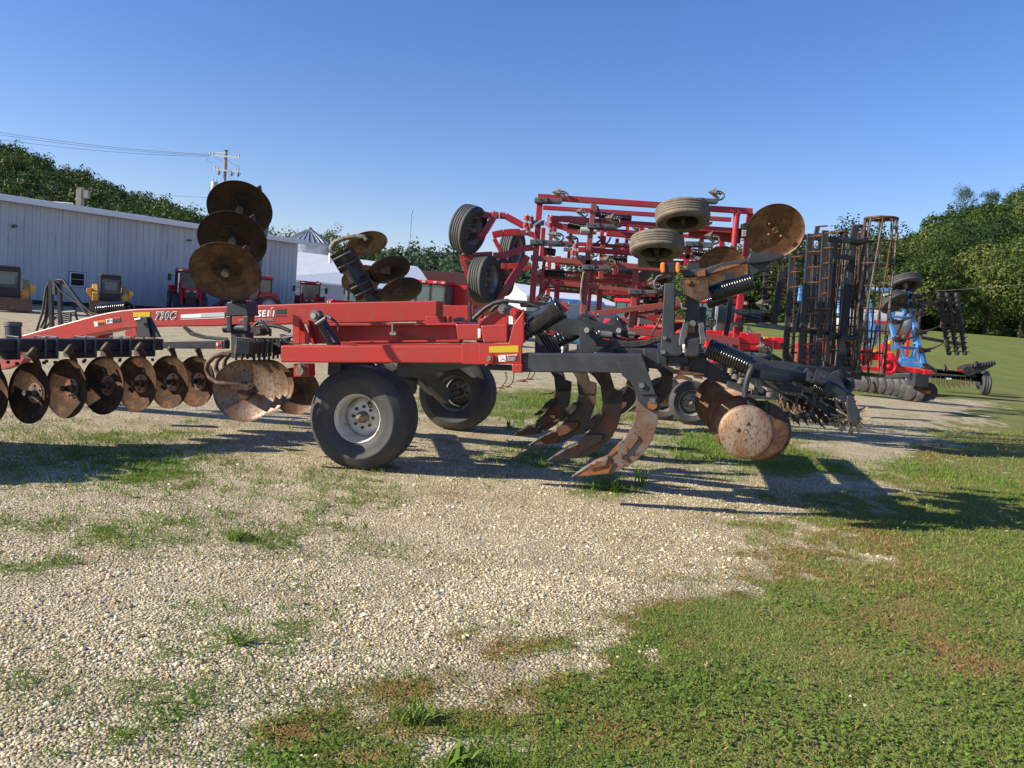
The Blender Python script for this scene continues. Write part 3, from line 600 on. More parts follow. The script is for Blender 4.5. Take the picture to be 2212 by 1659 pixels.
q = U((669, 491), 107); silo((669, 491), 107, 2.95, 8.75, q.z, "large grey corrugated grain bin with conical roof beyond the shed corner")
q = U((578, 500), 118); silo((578, 500), 118, 2.0, q.z - 1.15, q.z, "smaller grain bin showing only its roof above the long shed")
# grain leg head behind the long shed
q = U(z1('A', 592, 715), 84); t = thing("elevator_head", "grey machinery head with railed platform showing above the long shed roof", "grain elevator", (q.x, q.y, 0)); mb = MB()
mb.abox(q.x - .3, q.x + .3, q.y - .3, q.y + .3, q.z - .9, q.z + .75); mb.abox(q.x + .3, q.x + .95, q.y - .25, q.y + .25, q.z - .1, q.z + .7); mb.abox(q.x - .22, q.x + .5, q.y - .2, q.y + .2, q.z + .75, q.z + .95); mb.build("housing", mat('weathered_grey_steel', (.2, .2, .19), .6), t, bevel=.05)
mb = MB(); mb.abox(q.x - .25, q.x + .25, q.y - .2, q.y + .2, 0, q.z - .9); mb.build("leg", galv, t)
mb = MB(); mb.abox(q.x - 2.2, q.x + 1.0, q.y - 1, q.y - .45, q.z - 1.9, q.z - 1.8)
for i in range(5): mb.tube([(q.x - 2.2 + i * .5, q.y - 1, q.z - 1.8), (q.x - 2.2 + i * .5, q.y - 1, q.z - .8)], .04, 5)
mb.tube([(q.x - 2.2, q.y - 1, q.z - .8), (q.x - .2, q.y - 1, q.z - .8)], .04, 5); mb.build("platform", white, t)

# ------------------------------------------------------------------ utility pole, lines, masts
DP = 80.
pt_, pm = U(z1('K', 1122, 205), DP), U(z1('K', 1080, 720), DP); base = V((pt_.x, pt_.y, 0))
t = thing("utility_pole", "wooden utility pole with two crossarms and grey transformers behind the shed", "utility pole", base); B0 = lambda x, zz, y=0.: V((base.x + x, base.y + y, zz))
ZZ = lambda k, x, y: U(z1(k, x, y), DP).z
mb = MB(); mb.tube([B0(0, 0), B0(0, pt_.z)], [.2, .14], 10); mb.build("pole", wood, t); mb = MB(); mb.cyl(B0(0, pt_.z), B0(0, pt_.z + .12), .16, 10); mb.build("pole_cap", plast, t)
px2m = DP / F * .1465
za, zb_ = ZZ('K', 1115, 280), ZZ('K', 1105, 485)
for zz, a, b in ((za, -235, 215), (zb_, -155, 215)):
    mb = MB(); mb.bar(B0(a * px2m, zz, -.18), B0(b * px2m, zz - .03, -.18), .13, .1); ca = mb.build("crossarm", pale, t); mb = MB()
    for x in (a + 15, a + 60, b - 50, b - 10): mb.cyl(B0(x * px2m, zz + .05, -.18), B0(x * px2m, zz + .35, -.18), .07, 6)
    mb.build("insulator", greyp, ca)
mb = MB(); mb.bar(B0(-140 * px2m, za + .3, -.1), B0(0, za + .3, -.1), .12, .1); mb.build("crossarm", pale, t)
for x in (-80, 110, 205):
    mb = MB(); mb.cyl(B0(x * px2m, zb_ - .5, -.25), B0(x * px2m, zb_ - .12, -.2), .09, 8); mb.tube([B0(x * px2m + .1, zb_ - .45, -.2), B0(x * px2m + .25, zb_ - .2, -.2), B0(x * px2m + .12, zb_ - .1, -.2)], .025, 5); mb.build("fuse_cutout", plast, t)
for x, y0, y1 in ((-125, 660, 805), (90, 690, 840)):
    mb = MB(); A, B = B0(x * px2m, ZZ('K', 1000, y1), -.45), B0(x * px2m, ZZ('K', 1000, y0), -.45); mb.lathe(A, (0, 0, 1), [(0, 0), (.30, 0), (.33, .06), (.33, (B - A).z - .05), (.28, (B - A).z), (0, (B - A).z)], 20); tr = mb.build("transformer", greyp, t)
    mb = MB()
    for s in (-.1, .14): mb.cyl(B + V((s, 0, 0)), B + V((s * 1.5, 0, .34)), .06, 8)
    mb.build("bushing", greyp, tr)
mb = MB()
for pts in ([(-230, 290), (-260, 360), (-190, 400)], [(20, 320), (60, 480), (100, 640)], [(-140, 300), (-40, 370)], [(30, 320), (130, 400)], [(215, 480), (235, 420), (150, 400)], [(-190, 680), (-200, 800), (-180, 880)]):
    mb.tube([B0(x * px2m, ZZ('K', 1115, y), -.3) for x, y in pts], .018, 4)
mb.build("jumper_wire", wirem, t)
def wire(label, pa, da, pb, db, sag, r=.016):
    A, B = U(pa, da), U(pb, db); mb = MB(); pts = [A.lerp(B, i / 24) - V((0, 0, sag * 4 * (i / 24) * (1 - i / 24))) for i in range(25)]; o = MB().tube(pts, r, 4).build("power_line", wirem); o["label"] = label; o["category"] = "power line"; o["group"] = "overhead lines to the utility pole"
wire("uppermost of the overhead wires running left from the pole top", (466, 334), DP, (-420, 205), 62, .8)
wire("second overhead wire just below the uppermost one at the pole top", (461, 336), DP, (-420, 212), 61, .8)
wire("third overhead wire, lowest of the close group at the pole top", (447, 338), DP, (-420, 228), 60, .8)
wire("single lower wire crossing the sky in front of the left hill", (452, 427), DP, (-420, 330), 64, .5)
wire("thin wire in front of the right hill trees above the meadow", (1700, 640), 90, (2330, 604), 60, .3)
def mast(p, d, yb_, w_, label):
    a = U(p, d); t = thing("radio_mast", label, "radio mast", (a.x, a.y, 0), "masts on the far ridge"); mb = MB()
    for k in range(3): mb.tube([(a.x + math.cos(k * 2.09) * w_, a.y + math.sin(k * 2.09) * w_, 0), (a.x + math.cos(k * 2.09) * w_, a.y + math.sin(k * 2.09) * w_, a.z)], w_ * .28, 4)
    for i in range(int(a.z / 1.5)):
        mb.tube([(a.x + math.cos(i * 2.09) * w_, a.y + math.sin(i * 2.09) * w_, i * 1.5), (a.x + math.cos(i * 2.09 + 2.09) * w_, a.y + math.sin(i * 2.09 + 2.09) * w_, i * 1.5 + 1.5)], w_ * .2, 4)
    mb.build("lattice", wirem, t); mb = MB()
    for f in (.97, .90, .72): mb.cyl((a.x, a.y, a.z * f), (a.x, a.y, a.z * f + 2.2), w_ * 1.8, 8)
    mb.build("antenna", greyp, t)
mast((890, 455), 560, 0, .22, "tall lattice radio mast on the ridge left of the raised cultivator wheel")
mast((1035, 500), 560, 0, .12, "thin radio mast glimpsed between the cultivator wheel arms")
# ------------------------------------------------------------------ helpers for machines
def plate(mb, pl, ps, L, th, mi=0): return mb.prism(pl.pts(ps, L), pl.n * th, mi)
def strip(mb, pl, a, b, wpx, L, th, mi=0):
    dx, dy = b[0] - a[0], b[1] - a[1]; l = math.hypot(dx, dy); ox, oy = -dy / l * wpx / 2, dx / l * wpx / 2
    return plate(mb, pl, [(a[0] + ox, a[1] + oy), (b[0] + ox, b[1] + oy), (b[0] - ox, b[1] - oy), (a[0] - ox, a[1] - oy)], L, th, mi)
def disc_part(parent, c, ax, r, dish=.07, m_=None, name="disc", hub=True, hubm_=None, bolts=5, hubr=.22, notch=0, inv=False):
    """a dished disc; ax points out of the hollow side"""
    c, ax = V(c), V(ax).normalized(); mb = MB(); pr = []
    for i in range(9):
        q = i / 8; pr.append((r * q, dish * (q * q - 1)))
    rim_ = [(r, .004)] ; back = [(q[0] * .995, q[1] - .007) for q in reversed(pr)]
    mb.lathe(c, ax, pr + rim_ + back, 48); o = mb.build(name, m_ or rust, parent)
    if hub:
        mb = MB(); f = -dish * .96; s = -1 if inv else 1
        h0 = c + ax * (f if s > 0 else f - .008)
        mb.lathe(h0, ax * s, [(0, .012), (r * hubr, .012), (r * hubr, 0)], 24, False)
        mb.lathe(h0, ax * s, [(r * .12, .0), (r * .12, .05), (r * .08, .06), (0, .06)], 16)
        a = ax.orthogonal().normalized(); b = ax.cross(a)
        for k in range(bolts):
            q = 2 * math.pi * k / bolts + .4; mb.bolt(h0 + (a * math.cos(q) + b * math.sin(q)) * r * hubr * .72 + ax * s * .012, ax * s, .012, .012)
        mb.build("disc_hub", hubm_ or rustd, o)
    return o
def wheel_part(parent, c, ax, r, w, rimr, tyre_m=rubber, rim_m=rimm, hub_m=hubm, ribs=4, bolts=8, hubc=None, groove=True, dual=False, dish=.35, name="wheel", flat=0):
    """ax points towards the outer side"""
    c, ax = V(c), V(ax).normalized(); hw = w / 2; mb = MB()
    # wheel disc with hub and bolts is the part, tyre and rim its sub-parts
    hd = hw * (1 - 2 * dish); mb.lathe(c, ax, [(0, hd), (rimr * .62, hd), (rimr * .80, hd - .02), (rimr * .9, hd - .06)], 40)
    mb.lathe(c, ax, [(rimr * .9, hd - .066), (rimr * .8, hd - .03), (0, hd - .01)], 40)
    a = ax.orthogonal().normalized(); b = ax.cross(a)
    wh = mb.build(name, rim_m, parent)
    mb = MB()
    for k in range(bolts):
        q = 2 * math.pi * k / bolts; mb.bolt(c + (a * math.cos(q) + b * math.sin(q)) * rimr * .46 + ax * hd, ax, .014 * rimr / .2, .02)
    if bolts: o = mb.build("wheel_bolts", rustd, wh); o["kind"] = "stuff" if False else "part"; del o["kind"]
    mb = MB(); hr_ = rimr * .25; mb.lathe(c + ax * hd, ax, [(hr_ * 1.05, 0), (hr_, .05), (hr_ * .75, .055), (hr_ * .72, .10), (hr_ * .4, .13), (0, .135)], 24); mb.build("hub_cap", hub_m, wh)
    mb = MB(); rw = hw * .86
    mb.lathe(c, ax, [(rimr * 1.06, rw + .012), (rimr * 1.05, rw - .005), (rimr * .98, rw - .012), (rimr * .95, rw * .5), (rimr * .88, rw * .25), (rimr * .86, -rw * .3), (rimr * .95, -rw * .6), (rimr * .98, -rw + .012), (rimr * 1.06, -rw - .012), (rimr * 1.03, -rw), (rimr * .9, -rw * .2), (rimr * .93, rw * .3), (rimr * 1.01, rw)], 56, close=True); mb.build("rim", rim_m, wh)
    mb = MB(); pr = []; mis = []
    side = [(rimr * 1.03, rw * .98), (rimr * 1.16, hw * 1.02), (rimr * 1.16 + (r - rimr) * .18, hw * 1.08), (rimr + (r - rimr) * .52, hw * 1.13), (rimr + (r - rimr) * .56, hw * 1.16), (rimr + (r - rimr) * .6, hw * 1.12), (rimr + (r - rimr) * .78, hw * 1.04), (rimr + (r - rimr) * .91, hw * .90), (r * .985, hw * .78)]
    tread = []; n = ribs
    for i in range(n):
        x0 = hw * .78 - i * (hw * 1.56 / n); x1 = x0 - hw * 1.56 / n; g = hw * 1.56 / n * .09
        cr_ = lambda x: r * (1 - .012 * (x / hw) ** 2 * 2)
        tread += [(cr_(x0), x0 - g), (cr_(x1), x1 + g)]
        if i < n - 1: tread += [(cr_(x1) - r * .03, x1 + g * .8), (cr_(x1) - r * .03, x1 - g * .8)]
    full = side + tread + [(q, -h) for q, h in reversed(side)]
    mis = []
    for i in range(len(full) - 1):
        mis.append(1 if (full[i][0] < r * .975 and full[i + 1][0] < r * .975 and len(side) <= i < len(side) + len(tread) - 1) else 0)
    mb.lathe(c, ax, full, 72, True, mis=mis)
    if flat:
        low = c.z - r + flat; vv = []
        for v in mb.v:
            vz = v[2]
            if vz < low: 
                k = (low - vz); o_x = (V(v) - c).dot(ax); vz = low - k * .12; v = V(v) + ax * (o_x * k * 1.0); v = (v.x, v.y, vz)
            vv.append(v)
        mb.v = vv
    mb.build("tyre", [tyre_m, rubgr], wh); return wh
def spring(parent, a, b, rad, r, turns, m_=None, name="coil_spring", rod=True):
    mb = MB().helix(a, b, rad, r, turns); o = mb.build(name, m_ or blkg, parent)
    if rod:
        MB().tube([a, b], rad * .45, 8).build("spring_rod", dark, o)
    return o

# ------------------------------------------------------------------ the disk ripper in front
M = Plane((780, 787), 7.65, 12); nrm = -M.n; ml = M.l
rp = thing("disk_ripper", "large red and black disk ripper with rusty discs, nearest machine in the yard", "disk ripper", tuple(V((M.pt((900, 900)).x, M.pt((900, 900), 1.7).y, 0))))
# tongue
LT = 1.5
top = z('J', (300, 930), (400, 900), (580, 850), (860, 775), (1060, 720), (1200, 690), (1330, 668), (1500, 652), (1800, 642), (2212, 633)) + z('C', (500, 206), (1000, 196), (1380, 190))
bot = z('I', (1590, 1068), (690, 1085), (0, 1103)) + z('J', (2212, 845), (1720, 848), (1400, 865), (1170, 905), (860, 965), (640, 1020), (420, 1085), (180, 1160)) + z('Z', (-30, 775), (-30, 745), (20, 729))
mb = MB(); plate(mb, M, top + bot, LT, .24); tong = mb.build("tongue", red, rp, bevel=.012)
Lf = LT - .004
def decal(name, pts, m_, parent=tong, L=Lf): return plate(MB(), M, pts, L, .003).build(name, m_, parent)
decal("reflector", z('J', (1472, 690), (1660, 684), (1658, 738), (1473, 742)), yellow)
decal("warning_label", z('J', (1032, 790), (1160, 772), (1166, 838), (1042, 852)), stk_o); decal("warning_label", z('J', (1040, 796), (1075, 790), (1084, 842), (1048, 847)), stk_w, L=Lf - .002)
decal("warning_label", z('J', (1082, 806), (1152, 797), (1156, 832), (1088, 841)), stk_k, L=Lf - .002)
decal("warning_label", z('J', (1168, 765), (1242, 757), (1247, 808), (1176, 815)), stk_w); decal("warning_label", z('J', (1250, 752), (1332, 742), (1336, 795), (1254, 806)), stk_k); decal("warning_label", z('J', (1254, 750), (1328, 741), (1330, 758), (1256, 766)), stk_r, L=Lf - .002)
MB().tube(M.pts(z('J', (1180, 770), (1205, 800)), Lf - .004), .003, 4).tube(M.pts(z('J', (1205, 765), (1180, 802)), Lf - .004), .003, 4).tube(M.pts(z('J', (1222, 775), (1238, 795)), Lf - .004), .004, 4).build("pictogram", stk_k, tong)
text(M, "730C", z1('J', 1722, 770), z1('J', 1952, 766), z1('J', 1722, 688), Lf, stk_w, tong, "white_outline_number", .25, .055); text(M, "730C", z1('J', 1722, 770), z1('J', 1952, 766), z1('J', 1722, 688), Lf - .003, stk_k, tong, "model_number", .25, .0)
decal("white_stripe", z('J', (2000, 715), (2212, 703)) + z('B', (1640, 276), (1640, 308), (1332, 318)) , stk_w)
decal("silver_stripe", z('B', (1480, 281), (1655, 276), (1655, 306), (1480, 311)), stk_g, L=Lf - .002)
decal("pinstripe", z('B', (1330, 326), (1655, 311), (1655, 317), (1330, 329)), stk_w)
text(M, "CASE", z1('L', 670, 617), z1('L', 975, 612), z1('L', 670, 527), Lf - .001, stk_w, tong, "maker_name", .15, .03)
for q in ((1000, 1022), (1075, 1097)):
    decal("emblem_bar", z('L', (q[0] - 14, 614), (q[0] + 12, 613), (q[0] + 28, 519), (q[0] + 2, 520)), stk_w)
decal("emblem_centre", z('L', (1036, 614), (1062, 612), (1078, 520), (1052, 522)), stk_r, L=Lf - .002)
decal("emblem_foot", z('L', (1028, 612), (1033, 612), (1048, 522), (1043, 522)), stk_w, L=Lf - .002)
decal("emblem_dot", z('L', (1045, 508), (1082, 504), (1085, 478), (1050, 480)), stk_w); decal("emblem_dot", z('L', (1052, 502), (1076, 500), (1078, 484), (1055, 486)), stk_r, L=Lf - .002)
decal("black_bar", z('L', (1128, 505), (1272, 500), (1270, 568), (1118, 576)), stk_k); decal("black_pinstripe", z('L', (1112, 602), (1270, 594), (1270, 608), (1112, 612)), stk_k)
text(M, "ECOLO-TIGER", z1('L', 578, 684), z1('L', 1087, 673), z1('L', 578, 656), Lf - .001, stk_w, tong, "white_outline_name", 0, .05); text(M, "ECOLO-TIGER", z1('L', 578, 684), z1('L', 1087, 673), z1('L', 578, 656), Lf - .003, stk_k, tong, "machine_name", 0, .005)
# far tongue rail / box behind
mb = MB(); plate(mb, M, z('I', (1600, 912), (1900, 914), (1905, 1065), (1600, 1075)), 2.6, .2); plate(mb, M, z('I', (1905, 912), (1950, 910), (1955, 1000), (1905, 1040)), 2.5, .06); mb.build("rear_box_beam", red, rp, bevel=.01)
mb = MB(); plate(mb, M, z('I', (1480, 1018), (1668, 1020), (1666, 1088), (1478, 1090)), .95, .12); plate(mb, M, z('I', (1690, 1020), (1712, 1022), (1710, 1088), (1690, 1088)), .95, .12); mb.build("box_bracket", red, rp, bevel=.006)
mb = MB(); plate(mb, M, z('J', (870, 960), (1160, 905), (1170, 1000), (860, 1020)), 2.0, .15); mb.build("tongue_brace", red, rp, bevel=.006)
mb = MB(); plate(mb, M, z('J', (1380, 900), (1500, 860), (1510, 940), (1430, 990), (1390, 960)), 1.4, .06); mb.build("tongue_gusset", red, rp)
# side beam, hinge box
mb = MB(); plate(mb, M, z('C', (225, 518), (1575, 520), (1575, 652), (225, 645)), 0, .18); sb = mb.build("side_beam", red, rp, bevel=.014, seg=3)
mb = MB(); plate(mb, M, z('C', (1562, 503), (1690, 500), (1690, 660), (1562, 655)), -.008, .19); mb.build("beam_sleeve", red, sb, bevel=.006)
mb = MB(); plate(mb, M, z('C', (1686, 505), (1905, 505), (1945, 360), (2020, 262), (2020, 480), (2005, 520), (2002, 655), (1686, 660)), -.014, .03); hp = mb.build("hinge_plate", red, rp, bevel=.006)
mb = MB(); plate(mb, M, z('C', (1930, 655), (2008, 655), (2008, 722), (1932, 720)), -.03, .22); mb.build("hinge_foot", red, hp, bevel=.01)
decal("reflector", z('C', (1762, 526), (1978, 519), (1980, 570), (1764, 573)), yellow, hp, -.018)
decal("danger_label", z('C', (1826, 586), (1978, 580), (1980, 640), (1828, 644)), stk_r, hp, -.018); decal("danger_pictogram", z('C', (1832, 592), (1884, 589), (1886, 637), (1833, 640)), stk_w, hp, -.02)
decal("danger_text_panel", z('C', (1890, 604), (1972, 600), (1973, 634), (1891, 637)), stk_k, hp, -.02)
text(M, "DANGER", z1('C', 1912, 598), z1('C', 1970, 595), z1('C', 1912, 586), -.021, stk_w, hp, "danger_word", 0, .02)
plate(MB(), M, z('C', (1890, 599), (1908, 598), (1899, 584)), -.021, .002).build("warning_triangle", stk_w, hp)
for i in range(4): decal("danger_text_line", z('C', (1893, 609 + i * 7), (1960 - (i % 2) * 10, 606 + i * 7), (1960 - (i % 2) * 10, 608 + i * 7), (1893, 611 + i * 7)), stk_w, hp, -.022)
MB().tube(M.pts(z('C', (1836, 596), (1880, 622)), -.021), .002, 4).tube(M.pts(z('C', (1845, 630), (1862, 618), (1880, 630)), -.021), .003, 4).build("danger_figure", stk_k, hp)
mb = MB(); c_ = M.pt(z1('C', 1764, 614), -.014); mb.cyl(c_, c_ + nrm * .03, .045, 24); mb.cyl(c_ + nrm * .028, c_ + nrm * .036, .025, 16, 1); mb.build("hinge_pin", [red, hubm], hp)
# upper channel beam
mb = MB(); plate(mb, M, z('C', (430, 368), (1520, 362), (1520, 500), (640, 510), (430, 500)), .62, .02)
plate(mb, M, z('C', (430, 357), (1525, 352), (1525, 370), (430, 376)), .50, .14); plate(mb, M, z('C', (740, 488), (1545, 478), (1545, 492), (740, 502)), .50, .14); mb.build("channel_beam", red, rp, bevel=.004)
mb = MB(); plate(mb, M, z('C', (1515, 362), (1700, 360), (1700, 484), (1530, 480)), .45, .2); plate(mb, M, z('C', (1700, 372), (1888, 362), (1902, 372), (1900, 500), (1720, 502)), .10, .4); mb.build("channel_end_box", red, rp, bevel=.012)
decal("white_label", z('C', (1679, 395), (1700, 395), (1698, 463), (1680, 463)), stk_w, rp, .44)
mb = MB(); plate(mb, M, z('Y', (1380, 1290), (2060, 960), (2060, 1100), (2060, 1400), (1440, 1400)), .55, .03); plate(mb, M, z('D', (645, 1095), (725, 1080), (735, 1110), (735, 1330), (650, 1310)), .06, .035); mb.build("lift_bracket", red, rp, bevel=.005)
for q, L_ in (((663, 1105), .05), ((575, 1080), .4), ((412, 1122), 1.4)):
    c_ = M.pt(z1('D', *q), L_); mb = MB(); mb.cyl(c_, c_ + nrm * .02, .045, 22).bolt(c_ + nrm * .02, nrm, .028, .02); mb.build("pivot_boss", red if L_ != .4 else greys, rp)
mb = MB(); c_ = M.pt(z1('C', 1050, 430), .6); mb.cyl(c_, c_ + nrm * .05, .012, 8); p0, p1 = M.pt(z1('C', 1049, 362), .48), M.pt(z1('C', 1050, 425), .48); mb.tube([p0, p1], .012, 6); mb.bar(M.pt(z1('C', 1035, 430), .5), M.pt(z1('C', 1078, 432), .5), .03, .02); mb.build("lock_pin", chrome, rp)
# front uprights and brackets on the side beam
mb = MB(); plate(mb, M, z('I', (175, 990), (238, 1030), (240, 1290), (175, 1290)), .16, .012); plate(mb, M, z('I', (238, 1015), (330, 1200), (330, 1295), (240, 1290)), .22, .012); mb.build("gusset_frame", red, rp)
mb = MB(); plate(mb, M, z('I', (305, 1080), (345, 1035), (520, 1290), (375, 1290)), .35, .012); plate(mb, M, z('I', (305, 1080), (325, 1060), (385, 1295), (365, 1295)), .30, .06); mb.build("cylinder_lug", red, rp)
mb = MB(); plate(mb, M, z('C', (320, 655), (432, 655), (436, 748), (322, 752)), .03, .14); lug = mb.build("axle_lug", red, rp, bevel=.006)
mb = MB(); plate(mb, M, z('C', (352, 662), (396, 660), (408, 675), (408, 722), (396, 735), (356, 734), (348, 720)), .015, .012); c_ = M.pt(z1('C', 375, 706), .01); mb.cyl(c_, c_ + nrm * .03, .04, 18); c_ = M.pt(z1('C', 370, 668), .01); mb.bolt(c_, nrm, .018, .02); mb.build("lug_clamp", hubm, lug)
# hydraulic cylinder
a, b = M.pt(z1('C', 490, 300), .22), M.pt(z1('C', 668, 590), .30); mb = MB(); d_ = (b - a); mb.cyl(a + d_ * .12, b, .062, 20); mb.cyl(a + d_ * .10, a + d_ * .2, .07, 20); cyl = mb.build("hydraulic_cylinder", blk, rp)
mb = MB(); mb.cyl(a + M.n * .05, a + nrm * .05, .055, 18); mb.bar(a, a + d_ * .15, .07, .05); mb.cyl(a + nrm * .05, a + nrm * .075, .028, 12, 1); mb.tube(M.pts(z('C', (487, 365), (560, 318)), .16), .02, 8); mb.build("cylinder_clevis", [greys, chrome], cyl)
mb = MB(); mb.tube(M.pts(z('C', (515, 345), (555, 380), (600, 450), (650, 500)), .2), .014, 6); mb.tube(M.pts(z('C', (575, 305), (625, 340), (650, 375), (655, 410)), .2), .014, 6); mb.build("hydraulic_hose", hose, cyl)
mb = MB(); mb.tube(M.pts(z('C', (565, 298), (600, 318)), .18), .018, 8); mb.build("hose_fitting", chrome, cyl)
decal("silver_label", z('C', (582, 440), (600, 432), (634, 490), (616, 500)), stk_g, cyl, .2)
# underside: cross tubes, axle, far side
mb = MB()
for p, r_ in ((z1('C', 1130, 700), .07), (z1('C', 620, 690), .06)):
    a = M.pt(p, .3); mb.bar(a, a + M.n * 3.2, .14, .14)
mb.build("axle_tube", blk, rp, bevel=.01)
mb = MB(); a = M.pt(z1('C', 1000, 690), 1.5)
mb.bar(M.pt(z1('C', 1230, 680), 1.6), M.pt(z1('C', 1440, 900), 2.75), .18, .12); mb.bar(M.pt(z1('C', 1180, 700), 1.2), M.pt(z1('C', 1350, 860), 2.6), .1, .1); mb.build("wheel_arm", blk, rp, bevel=.01)
mb = MB(); plate(mb, M, z('C', (680, 505), (1560, 505), (1560, 660), (1100, 690), (640, 670)), 2.9, .18); mb.build("far_side_beam", red, rp)
mb = MB(); plate(mb, M, z('C', (980, 655), (1040, 652), (1100, 720), (1050, 730)), 1.0, .05); plate(mb, M, z('C', (1220, 655), (1310, 652), (1270, 700), (1230, 690)), 1.2, .05); mb.build("cable_guard", chrome, rp)
mb = MB(); mb.bar(M.pt(z1('C', 1060, 660), 1.1), M.pt(z1('C', 1200, 850), 1.6), .1, .1); mb.bar(M.pt(z1('C', 900, 690), 1.0), M.pt(z1('C', 1210, 800), 1.6), .12, .12); mb.build("lift_arm", blk, rp, bevel=.008)
# wheels
GR = 1.03
cw = M.pt((770, 905), .27); wr = .525; wc = V((cw.x, cw.y, wr - .012)) + M.n * .2
wax = nrm; wheel_part(rp, wc, wax, wr, .40, .232, ribs=5, dish=.44, flat=.03)
mb = MB(); mb.tube([wc + nrm * .17 + V((.1, 0, .17)), wc + nrm * .21 + V((.14, 0, .13))], .02, 8); mb.build("valve_stem", rustd, rp)
cw2 = M.pt((980, 858), 3.45); wc2 = V((cw2.x, cw2.y, wr - .012)) + M.n * .2; wheel_part(rp, wc2, wax, wr, .40, .232, rim_m=rimg, ribs=5, dish=.75, flat=.03)
# ---- left gang with six individually hung discs
ga, gb = U(z1('B', -320, 520), 7.5), U(z1('B', 1180, 510), 9.6); ga = ga + (ga - gb) * .75; gdir = (gb - ga).normalized()  # bar and discs carried on out of view for their shadow
mb = MB(); mb.bar(ga, gb, .13, .13); bar_ = mb.build("gang_bar", blk, rp, bevel=.01)
mb = MB(); ge = U(z1('B', 1720, 510), 8.4); plate(MB(), M, z('B', (1200, 487), (1660, 480), (1660, 545), (1200, 542)), .9, .1).build("gang_link_bar", blk, rp, bevel=.008)
decal("danger_label", z('B', (1592, 495), (1635, 490), (1636, 540), (1593, 544)), stk_r, rp, .895); decal("danger_text_panel", z('B', (1600, 512), (1628, 510), (1629, 534), (1601, 536)), stk_k, rp, .893); decal("danger_pictogram", z('B', (1594, 497), (1602, 497), (1608, 522), (1596, 520)), stk_w, rp, .892)
for qx in (85, 295, 388, 580, 675, 852, 932, 1095):
    t_ = (z1('B', qx, 0)[0] - proj(ga)[0]); best = min(range(101), key=lambda i: abs(proj(ga.lerp(gb, i / 100))[0] - z1('B', qx, 0)[0])); c_ = ga.lerp(gb, best / 100)
    mb = MB(); s_ = gdir.cross(V((0, 0, 1))).normalized(); w_ = .085
    pts = [c_ + s_ * -w_ - V((0, 0, .12)), c_ + s_ * -w_ + V((0, 0, w_)), c_ + s_ * w_ + V((0, 0, w_)), c_ + s_ * w_ - V((0, 0, .12))]
    mb.tube(pts, .013, 6, smooth=False); mb.build("u_bolt", greys, bar_); mb = MB(); mb.box(c_ - V((0, 0, .10)) - gdir * .05, s_ * .09, gdir * .07, (0, 0, .035)); 
    for k in (-1, 1): mb.bolt(c_ - V((0, 0, .16)) + s_ * k * .07, (0, 0, -1), .018, .03)
    mb.build("clamp_plate", dark, bar_)
rustk = mat('shaded_disc_steel', (.055, .026, .012), .8, 0, spec=.2, c2=(.13, .058, .024), scale=7, c3=(.045, .025, .015), s3=20, lo3=.5, hi3=.6, bump=.35, bscale=90)  # rust colour darkened for the shade lying on the left gang
gax = V((-.40, -.91, .05)).normalized()
for (qx, qy, h) in ((-1000, 975, 560), (-650, 935, 530), (-370, 905, 500), (-95, 880, 470), (213, 870, 455), (487, 838, 440), (757, 815, 432), (1005, 800, 410), (1243, 790, 392), (1440, 785, 375)):
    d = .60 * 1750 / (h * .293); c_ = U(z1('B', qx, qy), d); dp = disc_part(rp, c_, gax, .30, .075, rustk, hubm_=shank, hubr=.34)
    best = min(range(101), key=lambda i: (ga.lerp(gb, i / 100) - c_).length); tp = ga.lerp(gb, best / 100) - V((0, 0, .11)) if d < 9.7 else c_ + V((0, 0, .42))
    mb = MB(); s_ = V((-gax.y, gax.x, 0)); bk_ = c_ - gax * .10
    tp = c_ + V((0, 0, .43)) - gax * .05; mb.tube([tp, c_ + V((0, 0, .37)) + s_ * .02 + gax * .02, c_ + V((0, 0, .36)) - s_ * .03 - gax * .06, c_ + V((0, 0, .28)) - s_ * .05 - gax * .12, c_ + V((0, 0, .1)) - gax * .13, bk_], [.03, .034, .034, .032, .03, .035], 8); mb.build("spring_arm", rustd, dp)
    mb = MB(); mb.cyl(c_ - gax * .16, c_ - gax * .06, .05, 14); mb.cyl(c_ - gax * .03, c_ + gax * .05, .028, 12); mb.build("bearing", dark, dp)
mb = MB(); mb.box((-5.95, 6.9, .68), (.45, .1, 0), (-.15, .75, 0), (0, 0, .30)); mb.build("added_shadow_plate", red, rp, bevel=.01)  # plate added out of view, only to shade the lower left corner
